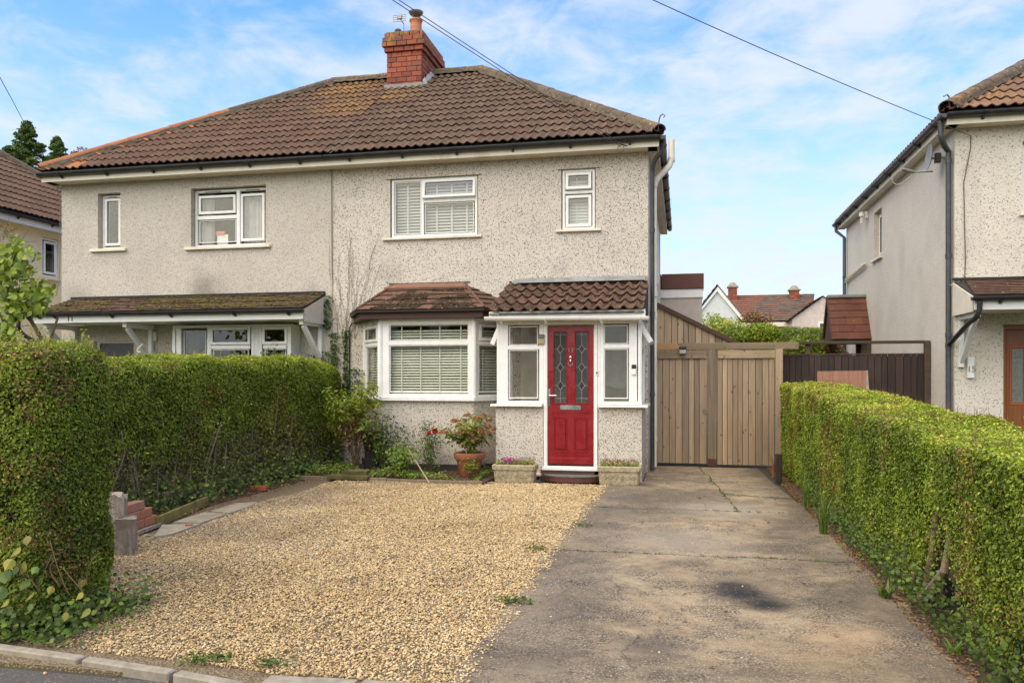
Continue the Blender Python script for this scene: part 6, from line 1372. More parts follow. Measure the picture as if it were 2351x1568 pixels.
def hedge(name, label, n, x0, x1, y0, y1, z1, faces, size, mat, top=None, zb=.08, bare=None, r=.18, depth=.10, bump=.10, tinttop=.25, core=.13, seed=0, stems=40, sparse=None, sizefn=None, tw=(.12, 9000), cat='hedge', topn=.12, dry=.68):
    t = thing(name, label, cat, ((x0 + x1) / 2, (y0 + y1) / 2, 0))
    p, nn = box_surface(n, x0, x1, y0, y1, zb, z1, faces, None)
    p, nn = roundbox(p, nn, (x0, y0, zb - r), (x1, y1, z1), r)
    if top is not None: p[:, 2] = zb + (p[:, 2] - zb) * (top(p[:, 0], p[:, 1]) - zb) / (z1 - zb)
    b = (surf_noise(p + seed) - .5); dep = rng.exponential(depth * .45, len(p))
    p = p + nn * (b * bump * 2)[:, None] - nn * dep[:, None] + rng.normal(0, .008, p.shape)
    keep = (nn[:, 2] > .7) & (rng.uniform(0, 1, len(p)) < .8)
    keep |= vnoise(p + seed, 5, 7) * .5 + vnoise(p, 13, 9) * .5 > .25 + (0 if sparse is None else sparse(p))
    keep |= rng.uniform(0, 1, len(p)) < .25
    if bare is not None: keep &= rng.uniform(0, 1, len(p)) > bare(p)
    keep &= p[:, 2] > .0
    p, nn, dep = p[keep], nn[keep], dep[keep]
    kz = np.clip(p[:, 2] / z1, 0, 1.1)
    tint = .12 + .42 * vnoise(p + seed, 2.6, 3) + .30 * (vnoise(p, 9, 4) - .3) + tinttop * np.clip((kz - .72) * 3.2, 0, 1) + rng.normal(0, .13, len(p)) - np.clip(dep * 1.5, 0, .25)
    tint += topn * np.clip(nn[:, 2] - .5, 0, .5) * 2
    yl = rng.uniform(0, 1, len(p)) < .02; tint[yl] = 1.0
    s = size if sizefn is None else sizefn(p)
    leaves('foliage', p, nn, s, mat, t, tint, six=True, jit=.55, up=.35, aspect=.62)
    # brown dead sprigs
    m = vnoise(p + 5, 2.4, 11) * .7 + vnoise(p + 2, 7, 12) * .3 > dry - .04; m &= rng.uniform(0, 1, len(p)) < .5
    if m.sum() > 10: leaves('dry_foliage', p[m] + rng.normal(0, .01, (m.sum(), 3)), nn[m], (s if np.isscalar(s) else s[m]) * .9, M_BROWNL, t, six=False)
    # twigs just under the surface
    k = rng.integers(0, len(p), tw[1] if isinstance(tw, tuple) else 4000); A = p[k] - nn[k] * rng.uniform(.02, .09, (len(k), 1)); dr = unit(nn[k] * .5 + rng.normal(0, .6, (len(k), 3)) + np.array([0, 0, .6]))
    sticks('twig', A, A + dr * rng.uniform(.04, .16, (len(k), 1)), rng.uniform(.001, .0028, len(k)), M_BARKD, t, kind='stuff')
    # solid dark core added to block light and view; colour holds the inner shade
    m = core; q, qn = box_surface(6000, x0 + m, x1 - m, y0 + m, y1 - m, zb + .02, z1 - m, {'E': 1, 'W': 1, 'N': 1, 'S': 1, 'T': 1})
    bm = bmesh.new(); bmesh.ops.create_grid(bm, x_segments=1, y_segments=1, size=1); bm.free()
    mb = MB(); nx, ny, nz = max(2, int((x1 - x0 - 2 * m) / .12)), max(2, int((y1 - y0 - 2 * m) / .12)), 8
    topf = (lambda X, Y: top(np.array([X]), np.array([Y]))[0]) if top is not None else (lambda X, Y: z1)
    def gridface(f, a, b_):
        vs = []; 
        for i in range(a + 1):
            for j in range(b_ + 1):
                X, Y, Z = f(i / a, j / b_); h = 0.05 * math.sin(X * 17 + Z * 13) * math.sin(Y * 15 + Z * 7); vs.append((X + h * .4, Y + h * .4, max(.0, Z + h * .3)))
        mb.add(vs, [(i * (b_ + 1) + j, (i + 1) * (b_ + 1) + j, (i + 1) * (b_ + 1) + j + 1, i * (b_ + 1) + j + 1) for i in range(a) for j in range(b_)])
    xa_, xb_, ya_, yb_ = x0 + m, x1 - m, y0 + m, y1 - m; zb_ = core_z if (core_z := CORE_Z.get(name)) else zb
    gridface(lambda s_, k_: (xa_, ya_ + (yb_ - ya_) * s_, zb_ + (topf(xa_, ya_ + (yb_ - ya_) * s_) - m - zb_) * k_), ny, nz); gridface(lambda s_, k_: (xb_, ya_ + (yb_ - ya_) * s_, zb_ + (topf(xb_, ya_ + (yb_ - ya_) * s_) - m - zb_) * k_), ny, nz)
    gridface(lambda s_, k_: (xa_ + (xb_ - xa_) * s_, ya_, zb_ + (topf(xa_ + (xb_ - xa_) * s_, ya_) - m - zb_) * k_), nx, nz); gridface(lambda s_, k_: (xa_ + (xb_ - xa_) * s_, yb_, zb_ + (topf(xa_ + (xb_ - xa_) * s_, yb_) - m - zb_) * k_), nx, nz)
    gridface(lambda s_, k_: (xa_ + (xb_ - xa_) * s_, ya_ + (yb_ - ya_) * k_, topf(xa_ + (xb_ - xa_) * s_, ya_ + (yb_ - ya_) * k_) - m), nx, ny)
    mb.build('shade_core', M_CORE, t)
    # woody stems standing in the ground
    rr = random.Random(seed + 3)
    for i in range(stems):
        al = (i + rr.uniform(0, 1)) / stems; 
        X = rr.uniform(x0 + m * .6, x1 - m * .6) if (x1 - x0) < (y1 - y0) else x0 + (x1 - x0) * al
        Y = y0 + (y1 - y0) * al if (x1 - x0) < (y1 - y0) else rr.uniform(y0 + m * .6, y1 - m * .6)
        a = Vector((X, Y, -.01)); hgt = z1 * rr.uniform(.45, .75); pts = [a]
        for k_ in range(4): a = a + Vector((rr.uniform(-.07, .07), rr.uniform(-.07, .07), hgt / 4)); pts.append(a)
        r0 = rr.uniform(.008, .02); MB().tube(pts, [r0 * f for f in (1.25, 1, .9, .75, .5)], 6).build('stem', M_BARK, t, smooth=True)
    return t
CORE_Z = {'boundary_hedge': .20}
# left boundary hedge (x = -5.78), open and woody below
bumps = lambda x, y: np.interp(y, [5, 8, 10.5, 13], [1.62, 1.68, 1.79, 1.82]) + .02 * np.sin(y * 2.3 + 1) + .015 * np.sin(y * 5.1) + .07 * np.exp(-((y - 9.4) / .35) ** 2) - .0 * x - .22 * np.clip((y - 12.6) / .5, 0, 1)
def bareL(p): return np.clip((.98 - .14 * np.sin(p[:, 1] * 1.7) - p[:, 2]) * 2.2, 0, .84)
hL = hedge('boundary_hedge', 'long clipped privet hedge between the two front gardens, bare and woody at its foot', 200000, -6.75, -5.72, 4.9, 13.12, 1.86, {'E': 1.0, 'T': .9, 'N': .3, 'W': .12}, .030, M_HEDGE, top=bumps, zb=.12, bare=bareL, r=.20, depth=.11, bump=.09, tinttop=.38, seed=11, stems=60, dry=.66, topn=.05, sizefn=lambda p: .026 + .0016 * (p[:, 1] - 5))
# roadside hedge end, near left
hF = hedge('roadside_hedge', 'tall clipped privet hedge end beside the pavement at the gravel entrance', 175000, -6.9, -3.67, 3.98, 4.72, 1.72, {'S': 1.0, 'E': 1.3, 'T': .4, 'N': .12}, .022, M_HEDGE, zb=.06, r=.17, depth=.09, bump=.065, seed=23, stems=12, tinttop=.3, dry=.60, bare=lambda p: np.clip((.42 - p[:, 2]) * 1.5 * (p[:, 0] < -3.7), 0, .75) + .5 * (p[:, 0] < -4.6))
# right boundary hedge
topR = lambda x, y: np.interp(y, [3.5, 6.0, 9.5, 13.8], [1.13, 1.13, 1.30, 1.43]) + .008 * np.sin(y * 2.1) + .008 * np.sin(y * 5.7 + x * 3) + 0 * x
def bareR(p):
    z, y = p[:, 2], p[:, 1]
    return np.clip((.55 + .15 * np.sin(y * 1.9) - z) * 1.5, 0, .62) + .55 * 1.6 * np.exp(-((y - 5.5) / .36) ** 2) * (z < .66) * (p[:, 0] < 1.9)
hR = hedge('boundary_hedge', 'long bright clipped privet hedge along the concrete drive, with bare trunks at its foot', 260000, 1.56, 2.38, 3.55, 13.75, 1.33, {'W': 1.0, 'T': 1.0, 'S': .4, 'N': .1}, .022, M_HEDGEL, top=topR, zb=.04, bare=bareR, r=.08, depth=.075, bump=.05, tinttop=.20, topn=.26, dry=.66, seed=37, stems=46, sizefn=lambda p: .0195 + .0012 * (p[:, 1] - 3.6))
rr = random.Random(77)
for i in range(34):
    y = 6.6 + i * .19 + rr.uniform(-.08, .08); a = Vector((-5.80 + rr.uniform(-.06, .06), y, 0)); pts = [a]
    for k in range(4): a = a + Vector((rr.uniform(-.05, .05), rr.uniform(-.10, .10), .24)); pts.append(a)
    r0 = rr.uniform(.007, .018); MB().tube(pts, [r0 * f for f in (1.2, 1, .9, .75, .5)], 6).build('stem', M_BARK, hL, smooth=True)
n = 2600; A = np.c_[rng.normal(-5.85, .09, n), rng.uniform(5.8, 13, n), rng.uniform(.05, .85, n)]; sticks('tangled_twig', A, A + rng.normal(0, .13, (n, 3)), rng.uniform(.0015, .004, n), M_BARK, hL, kind='stuff')
def woody(parent, paths, mat=M_BARK, name='trunk'):
    for pts, r in paths: MB().tube(pts, r, 9).build(name, mat, parent, smooth=True)
def ctrunk(u, v, x): return P(u, v, x=x)
woody(hR, [([P(2125, 1395, x=1.62), P(2130, 1330, x=1.60), P(2142, 1260, x=1.60), P(2148, 1190, x=1.62), P(2155, 1120, x=1.7)], [.035, .028, .026, .022, .015]),
           ([P(2090, 1385, x=1.56), P(2095, 1345, x=1.56), P(2105, 1300, x=1.57), P(2125, 1270, x=1.6)], [.022, .018, .016, .012]),
           ([P(2100, 1388, x=1.56), P(2135, 1355, x=1.56), P(2168, 1310, x=1.58), P(2180, 1240, x=1.62), P(2172, 1170, x=1.7)], [.034, .030, .026, .02, .014]),
           ([P(1928, 1225, x=1.62), P(1940, 1160, x=1.62), P(1958, 1090, x=1.64)], [.014, .012, .008])])
# dark stub post at the far foot of the right hedge
ps = thing('fence_stub', 'blackened old post stub at the gate end of the right-hand hedge', 'post', P(1790, 1110, z=0)); q = P(1788, 1108, z=0)
MB().box(q.x - .05, q.x + .04, q.y - .04, q.y + .04, 0, .42, c=.01).build('post', M_DARKW, ps)

# stray new shoots standing proud of the clipping
def shoots(t, n, fn, mat, L=(.04, .13)):
    A_, B_, T_ = [], [], []
    for i in range(n):
        a = Vector(fn()); d = Vector((random.gauss(0, .3), random.gauss(0, .3), 1)).normalized() * random.uniform(*L); A_.append(tuple(a - d * .4)); B_.append(tuple(a + d))
        for k in range(7): T_.append(tuple(a + d * (k / 6) + Vector((random.gauss(0, .007), random.gauss(0, .007), 0))))
    sticks('shoot', A_, B_, .0016, M_BARKD, t); leaves('shoot_foliage', T_, np.tile([0, 0, 1.], (len(T_), 1)), .021, mat, t, rng.uniform(.5, 1, len(T_)), jit=1.2)
def fL():
    y = random.uniform(5.2, 12.8); return (random.uniform(-6.3, -5.8), y, float(bumps(0, y)) - .01)
shoots(hL, 70, fL, M_HEDGE); shoots(hF, 45, lambda: (random.uniform(-4.6, -3.75), random.uniform(4.05, 4.6), 1.71), M_HEDGE)
def fR():
    y = random.uniform(3.9, 13.6); x = random.uniform(1.6, 2.3); return (x, y, float(topR(x, y)) - .01)
shoots(hR, 80, fR, M_HEDGEL, (.02, .06))
n = 190; q = np.c_[rng.uniform(-4.9, 1.4, n), rng.uniform(3.9, 13.0, n), np.full(n, .026)]; q = q[~((q[:, 1] > 11.0) & (q[:, 0] < -.5))]; q[q[:, 0] > -1.1, 2] = .008
leaves('fallen_leaves', q, np.tile([0, 0, 1.], (len(q), 1)), .034, M_BROWNL, kind='stuff', jit=.25)
# ---- generic garden plants
def plant(name, label, base, spec, cat='plant', group=None, seed=1):
    "spec: list of dicts(stem count, height, spread, leaf n, size, mat, tint, flowers)"
    t = thing(name, label, cat, base, group); rr = random.Random(seed); B = Vector(base)
    for s in spec:
        tips = []; A_, B_ = [], []
        for i in range(s['stems']):
            a = rr.uniform(0, 6.283); sp = s['spread'] * math.sqrt(rr.uniform(.05, 1)); h = s['h'] * rr.uniform(.6, 1.05); dz = s.get('z', 0)
            e = B + Vector((math.cos(a) * sp, math.sin(a) * sp * s.get('flat', 1), h + dz)) + Vector(s.get('lean', (0, 0, 0)))
            m = B + (e - B) * .5 + Vector((rr.uniform(-.04, .04), rr.uniform(-.04, .04), .06)) - Vector((math.cos(a) * sp, math.sin(a) * sp, 0)) * .15
            pts = arc(B + Vector((rr.uniform(-.03, .03), rr.uniform(-.03, .03), dz * .3)), m, e, 5)
            for p_, q_ in zip(pts, pts[1:]): A_.append(p_); B_.append(q_)
            for k in range(s['per']):
                f = rr.uniform(s.get('from', .35), 1); tips.append(pts[0].lerp(m, min(1, f * 2)) if f < .5 else m.lerp(e, f * 2 - 1))
            s.setdefault('_tips', []).append(e)
        T = np.array([tuple(p) for p in tips]) + rng.normal(0, s.get('scatter', .045), (len(tips), 3))
        T[:, 2] = np.maximum(T[:, 2], .02)
        nn = unit(T - np.array(tuple(B + Vector((0, 0, s['h'] * .3)))))
        tn = rng.uniform(*s.get('tint', (0, 1)), len(T))
        leaves(s.get('name', 'foliage'), T, nn, s['size'], s['mat'], t, tn, aspect=s.get('aspect', .5), up=.6, jit=.6)
        if s.get('stick', True): sticks('stem', [tuple(p) for p in A_], [tuple(p) for p in B_], s.get('r', .004), s.get('smat', M_BARKD), t)
        for (n, rad, sz, fm, nm) in s.get('flowers', []):
            es = s['_tips'][:]; rr.shuffle(es); es = es[:n]
            for e in es:
                c = np.array(tuple(e)); k = max(10, int(46 * (rad / .05) ** 1.5)); d = unit(rng.normal(0, 1, (k, 3))); d[:, 2] = np.abs(d[:, 2]) * .8 - .2
                leaves(nm, c + d * rad * rng.uniform(.6, 1, (k, 1)), d, sz, fm, t, aspect=.8, jit=.3)
    return t
gz = .03
L_ = lambda u, v: P(u, v, z=gz)
plant('nandina', 'tall airy shrub with lime and reddish leaves in front of the bay window', (-5.05, 12.0, .03), [
    dict(stems=22, h=1.34, spread=.48, per=44, **{'from': .75}, size=.085, mat=M_LIME, scatter=.085, name='lime_foliage', aspect=.36, r=.005),
    dict(stems=12, h=.92, spread=.36, per=34, **{'from': .6}, size=.06, mat=M_REDL, scatter=.08, name='red_foliage', aspect=.36, r=.004),
    dict(stems=8, h=1.1, spread=.25, per=3, **{'from': .8}, size=.04, mat=M_FLRED, scatter=.06, name='red_foliage', stick=False)], seed=5, cat='shrub')
plant('rose_bush', 'leggy dark green rose bush between the lime shrub and the cane', (-4.6, 12.05, .03), [dict(stems=20, h=.98, spread=.45, per=46, **{'from': .2}, size=.052, mat=M_IVY, tint=(.2, .85), scatter=.07, aspect=.5, r=.005)], seed=6, cat='shrub')
plant('leafy_shrub', 'low bright green bushy plant beside the leaning cane', (P(925, 1095, z=0).x, 11.6, .03), [dict(stems=24, h=.48, spread=.45, per=44, **{'from': .2}, size=.055, mat=M_IVY, tint=(.55, .95), scatter=.06, aspect=.5)], seed=7, cat='shrub')
rb = (-3.88, 12.1, .03)
rs = plant('red_rose', 'slim rose with a single red bloom against the speckled wall', rb, [dict(stems=13, h=.86, spread=.20, per=44, **{'from': .15}, size=.045, mat=M_IVY, tint=(.35, .9), scatter=.055)], seed=8, cat='shrub')
for (u, v, r_) in ((997, 990, .042), (984, 994, .026)):
    c = np.array(tuple(P(u, v, y=11.95))); d = unit(rng.normal(0, 1, (70, 3))); leaves('rose_bloom', c + d * r_ * rng.uniform(.5, 1, (70, 1)), d, .035, M_FLRED, rs, aspect=.9, jit=.3)
# terracotta pot and hydrangea
tp = P(1076, 1088, y=11.72); tpx = tp.x
pz = thing('terracotta_pot', 'large terracotta flower pot at the foot of the speckled wall', 'flower pot', (tpx, 11.75, .03))
MB().lathe([(.135, 0), (.145, .01), (.20, .26), (.205, .27), (.225, .27), (.232, .285), (.24, .355), (.235, .365), (.21, .365), (.205, .31), (.02, .31)], (tpx, 11.75, .03), 32).build('pot_body', M_TERRA, pz, smooth=True)
MB().lathe([(.20, 0), (.12, .015), (.01, .02)], (tpx, 11.75, .335), 20).build('compost', M_SOIL, pz)
plant('hydrangea', 'hydrangea with faded russet flower heads in the terracotta pot', (tpx, 11.75, .36), [
    dict(stems=26, h=.55, spread=.42, per=24, **{'from': .25}, size=.062, mat=M_HEDGE, tint=(.25, .85), scatter=.055, aspect=.62, r=.004, flowers=[(17, .062, .030, M_FLDRY, 'flower_head')]),
    dict(stems=9, h=.35, spread=.38, per=9, **{'from': .6}, size=.075, mat=M_IVY, tint=(.3, .6), scatter=.05, aspect=.8, name='broad_foliage', stick=False),
    dict(stems=16, h=.45, spread=.36, per=18, **{'from': .5}, size=.05, mat=M_REDL, scatter=.05, name='russet_foliage', stick=False)], seed=9, cat='shrub')
plant('small_shrub', 'small yellow-green shrub in front of the terracotta pot', (tpx + .10, 11.42, .03), [dict(stems=14, h=.30, spread=.20, per=14, **{'from': .3}, size=.036, mat=M_LIME, tint=(0, .8), scatter=.035)], seed=10, cat='shrub')
cn = thing('garden_cane', 'thin bare cane leaning over the flower bed', 'cane', P(985, 1108, z=.03)); MB().tube([P(985, 1108, z=.03), P(938, 1033, y=11.6)], [.009, .007], 7).build('cane', plain('cane_straw', (.45, .33, .19), .7), cn)
bp = thing('plant_pot', 'black plastic pot half hidden among the shrub stems', 'flower pot', (-4.95, 12.05, .25)); MB().lathe([(.13, 0), (.17, .25), (.185, .25), (.185, .29), (.165, .29), (.15, .2)], (-4.86, 12.2, .36), 22).build('pot_body', M_DARKPOT, bp, smooth=True); MB().box(-4.96, -4.76, 12.1, 12.3, .03, .36, c=.01).build('stand', M_DARKPOT, bp)
ms = thing('mossy_stone', 'flat moss-covered slab in the bed near the hedge', 'stone', L_(800, 1095)); a = P(798, 1098, z=.03)
MB().prism([(a.x - .28, a.y - .12), (a.x + .36, a.y - .14), (a.x + .34, a.y + .3), (a.x - .05, a.y + .34), (a.x - .24, a.y + .12)], .03, .08, 'z').build('stone', M_MOSSTONE, ms); MB().prism([(a.x - .10, a.y + .0), (a.x + .30, a.y - .02), (a.x + .26, a.y + .24), (a.x + .02, a.y + .26)], .08, .14, 'z').build('stone', M_MOSSTONE, ms)
# ground cover in the bed
n = 5200; gx_ = rng.uniform(-5.5, -2.85, n); gy_ = rng.uniform(11.2, 12.3, n); k = vnoise(np.c_[gx_, gy_, gy_ * 0], 2.6, 6); h_ = (k - .32) * .30; m = (h_ > 0) & (rng.uniform(0, 1, n) < np.clip(1.3 - (gy_ - 11.2), .1, 1)); 
leaves('ground_cover', np.c_[gx_, gy_, .03 + h_ * rng.uniform(.2, 1, n)][m], np.tile([0, -.3, 1.], (m.sum(), 1)), .038, M_IVY, tint=rng.uniform(.5, 1, m.sum()), kind='stuff', jit=.5)
# soil litter
n = 5000; q = np.r_[np.c_[rng.uniform(-5.6, -2.8, n // 2), rng.uniform(11.16, 12.6, n // 2)], np.c_[rng.uniform(-6.2, -5.15, n // 2), rng.uniform(6.5, 13, n // 2)]]
leaves('leaf_litter', np.c_[q, np.full(len(q), .036)], np.tile([0, 0, 1.], (len(q), 1)), .028, M_BROWNL, kind='stuff', jit=.4, six=False)
n = 4200; q = np.c_[XR - .06 + np.abs(rng.normal(0, .16, n)), rng.uniform(3.7, 14.1, n)]; leaves('leaf_litter', np.c_[q, np.full(n, .006)], np.tile([0, 0, 1.], (n, 1)), .022, M_BROWNL, kind='stuff', jit=.4, six=False)

# ---- stone planters
def planter(x0, x1, y0, label, fl, seed):
    t = thing('stone_planter', label, 'planter', ((x0 + x1) / 2, y0 + .15, 0), 'stone planters by the front door'); d = .30; h = .27; mb = MB(); i = .035
    lv = [(i, 0), (i * .8, .02), (.012, h - .075), (-.004, h - .07), (-.008, h - .012), (.004, h), (.035, h), (.05, h - .05)]; vs = []
    for k, z_ in lv:
        c = .03; xx0, xx1, yy0, yy1 = x0 + k, x1 - k, y0 + k, y0 + d - k
        vs += [(xx0 + c, yy0, z_), (xx1 - c, yy0, z_), (xx1, yy0 + c, z_), (xx1, yy1 - c, z_), (xx1 - c, yy1, z_), (xx0 + c, yy1, z_), (xx0, yy1 - c, z_), (xx0, yy0 + c, z_)]
    fs = [tuple(range(8))[::-1], tuple(range(56, 64))]
    for a in range(len(lv) - 1):
        for b in range(8): fs.append((a * 8 + b, a * 8 + (b + 1) % 8, (a + 1) * 8 + (b + 1) % 8, (a + 1) * 8 + b))
    mb.add(vs, fs).build('trough', M_STONE, t)
    # carved scroll relief on the front
    mb = MB(); rr = random.Random(seed); xm_ = (x0 + x1) / 2
    for s_ in (-1, 1):
        for q in range(3):
            cx_ = xm_ + s_ * (.05 + q * .075); mb.tube([(cx_ + (.034 - .002 * j) * math.cos(j * .55) * s_, y0 + .018 - .0 * j, .11 + (.034 - .002 * j) * math.sin(j * .55)) for j in range(13)], .007, 4)
    mb.build('carved_relief', M_STONE, t)
    MB().box(x0 + .04, x1 - .04, y0 + .04, y0 + d - .04, h - .06, h - .035).build('compost', M_SOIL, t)
    f = thing('bedding_plants', 'low bedding plants with %s flowers in the %s planter' % fl, 'flowers', (xm_, y0 + d / 2, h - .035), 'bedding plants in the stone planters')
    n = 620; p = np.c_[rng.uniform(x0 + .03, x1 - .03, n), rng.uniform(y0 + .03, y0 + d - .03, n), h - .03 + rng.uniform(0, .09, n) * (.6 + .6 * rng.uniform(0, 1, n))]
    leaves('foliage', p, np.tile([0, -.3, 1.], (n, 1)), .030, M_HEDGEL, f, aspect=.35, jit=.8)
    A = p[:160]; sticks('stem', A, A + unit(rng.normal(0, .4, (160, 3)) + [0, 0, 1]) * .06, .0015, M_BARKD, f)
    return f, xm_, h
f1, xm1, h1 = planter(-2.67, -2.05, 11.28, 'left of the two stone planters, beside the doorstep and terracotta pot', ('magenta', 'left-hand'), 1)
f2, xm2, h2 = planter(-1.17, -.56, 11.38, 'right of the two stone planters, at the edge of the concrete drive', ('small russet', 'right-hand'), 2)
c = rng.normal(0, 1, (130, 3)) * [.055, .03, .018] + [xm1 - .09, 11.38, h1 + .055]; leaves('magenta_flower', c, np.tile([0, -.6, 1.], (130, 1)), .024, M_FLPINK, f1, aspect=.8)
c = rng.uniform(-1, 1, (60, 3)) * [.24, .08, .02] + [xm1 + .04, 11.40, h1 + .075]; leaves('red_flower', c, np.tile([0, -.6, 1.], (60, 1)), .022, M_FLDRY, f1, aspect=.8)
c = rng.uniform(-1, 1, (110, 3)) * [.24, .08, .02] + [xm2, 11.50, h2 + .075]; leaves('russet_flower', c, np.tile([0, -.6, 1.], (110, 1)), .022, M_FLDRY, f2, aspect=.8)
q = P(1233, 1102, z=0); mo = thing('mushroom_ornament', 'tiny pale mushroom-shaped ornament beside the doorstep', 'ornament', q); MB().lathe([(.02, 0), (.016, .05), (.02, .06)], (q.x, q.y + .05, 0), 10).build('stalk', M_DARKPOT, mo, smooth=True); MB().lathe([(.02, .05), (.055, .055), (.06, .075), (.045, .10), (.012, .112)], (q.x, q.y + .05, 0), 16).build('cap', plain('ornament_cream', (.55, .42, .26), .7, .2), mo, smooth=True)

# ---- left edge: logs, bricks, paving, boards
def log(label, base, w, h, seed, rot=0):
    t = thing('cut_log', label, 'log', base, 'logs by the hedge end'); rr = random.Random(seed); bm = bmesh.new(); bmesh.ops.create_cone(bm, cap_ends=True, segments=18, radius1=w / 2, radius2=w / 2 * rr.uniform(.85, 1), depth=h)
    ex = [e for e in bm.edges if abs(e.verts[0].co.z - e.verts[1].co.z) > h * .5]; bmesh.ops.subdivide_edges(bm, edges=ex, cuts=3)
    for v in bm.verts: 
        a = math.atan2(v.co.y, v.co.x); k = (1 + .13 * math.sin(a * 3 + seed) + .09 * math.sin(a * 7 + v.co.z * 9)) * rr.uniform(.93, 1.05); v.co.x *= k; v.co.y *= k; v.co.z += rr.uniform(-.018, .018)
    bmesh.ops.translate(bm, verts=bm.verts, vec=(0, 0, h / 2)); me = bpy.data.meshes.new('log_body'); bm.to_mesh(me); bm.free(); me.materials.append(M_LOG)
    inst('log_body', me, t, Matrix.Translation(base) @ Matrix.Rotation(rot, 4, 'Y') @ Matrix.Rotation(seed, 4, 'Z')); return t
log('bleached split log standing on the gravel by the hedge end', (-4.74, 6.10, -.01), .27, .31, 2)
log('squared grey log stacked on top of the bleached one', (-4.83, 6.12, .30), .20, .20, 5)
log('dark rotten log end behind the stacked grey log', (-5.02, 6.42, .24), .19, .20, 8, .1)
stk = thing('brick_stack', 'low stack of reclaimed red bricks beside the bleached logs', 'bricks', (-5.1, 6.9, 0))
def bk(x, y, z, a, L=.225, par=stk, nm='brick'): return brick(L, .105, .085, Matrix.Translation((x, y, z)) @ Matrix.Rotation(a, 4, 'Z'), M_BRICK2, nm, par)
a_ = R(100)
for lv, (n, off) in enumerate(((3, 0), (3, -.07), (2, .02))):
    for i in range(n): bk(-5.08 + math.cos(a_) * (i * .235 + off) - .012 * lv, 6.55 + math.sin(a_) * (i * .235 + off), .045 + lv * .088, a_ + random.uniform(-.04, .04))
for i in range(3): bk(-5.20 + math.cos(a_) * (i * .235), 6.56 + math.sin(a_) * (i * .235), .05, a_)
MB().box(0, .80, -.015, .16, 0, .04, Matrix.Translation((-5.06, 6.50, 0)) @ Matrix.Rotation(a_, 4, 'Z'), c=.004).build('base_board', M_LOG, stk)
q = P(598, 1127, z=0)
lb1 = thing('loose_brick', 'single orange-red brick lying where the gravel meets the hedge foot', 'brick', (q.x, q.y, 0)); brick(.225, .105, .065, Matrix.Translation((q.x - .16, q.y - .02, .0)) @ Matrix.Rotation(.12, 4, 'Z'), plain('orange_brick', (.42, .10, .04), .85, .25), 'brick_body', lb1)
q = P(345 * 1.0, 1238, z=0); q = P(474, 1210, z=0)
MB()
lb2 = thing('brick_fragment', 'small red brick fragment on the gravel near the paving', 'brick', P(425, 1213, z=0)); q = P(425, 1213, z=0); brick(.07, .05, .04, Matrix.Translation((q.x, q.y, 0)) @ Matrix.Rotation(.7, 4, 'Z'), M_BRICK2, 'brick_body', lb2)
pv = thing('paving_strip', None, None, (-5.1, 8, 0)); pv['kind'] = 'structure'
def flag(pts): MB().prism([(P(u, v, z=.02).x, P(u, v, z=.02).y) for u, v in pts], -.03, .022, 'z').build('paving_stone', M_GREYSTONE, pv)
flag([(352, 1232), (395, 1225), (460, 1202), (372, 1204)]); flag([(398, 1198), (462, 1199), (520, 1180), (470, 1175)]); flag([(482, 1173), (528, 1177), (570, 1163), (590, 1152), (540, 1155)])
eb = thing('mossy_board', 'mossy green timber edging leaning at the foot of the left hedge', 'board', P(420, 1190, z=0)); a, b = P(360, 1212, z=0), P(478, 1160, z=0)
d = b - a; MB().box(0, d.length, 0, .03, 0, .11, Matrix.Translation(a) @ Matrix.Rotation(math.atan2(d.y, d.x), 4, 'Z'), c=.004).build('board', plain('moss_board', (.20, .165, .045), .95, .3), eb)

# ---- ivy, weeds and vines at the hedge feet
def ivy_patch(name, label, n, fn, size, tint=(0, 1), parent=None, cat='ivy', kind=None):
    p = np.array([fn() for _ in range(n)]); t = thing(name, label, cat, tuple(p.mean(0) * [1, 1, 0])); leaves('foliage', p, np.tile([.1, -.6, .7], (n, 1)), size, M_IVY, t, rng.uniform(*tint, n), aspect=.95, jit=.5, fold=.06)
    k = rng.integers(0, n, n // 6); sticks('stem', p[k], p[k] + rng.normal(0, .05, (len(k), 3)), .0018, M_BARKD, t); return t
def fA():
    x = -3.4 - abs(random.gauss(0, .5)); y = 4.05 + random.uniform(-.12, .3); 
    if x > -3.7: y = random.uniform(3.95, 4.9); x = -3.66 + abs(random.gauss(0, .13))
    return (x, y - .08, random.uniform(.0, .22) * random.random() + .01)
ivy_patch('ground_ivy', 'ivy and creeping weeds spreading at the foot of the roadside hedge end', 1500, fA, .033, (.1, .9))
def fB():
    y = random.uniform(4.2, 10.5); return (1.52 - abs(random.gauss(0, .06)) + .05, y, abs(random.gauss(0, .13)) + .01)
ivy_patch('trailing_ivy', 'patchy ivy along the foot of the hedge beside the concrete drive', 2000, fB, .028, (.1, .85))
def fC():
    y = random.uniform(7.2, 12.9); return (-5.65 + random.gauss(0, .10), y, abs(random.gauss(0, .16)) + .01)
ivy_patch('bindweed_and_ivy', 'loose green weeds under the bare foot of the left hedge', 1500, fC, .040, (.1, .9))
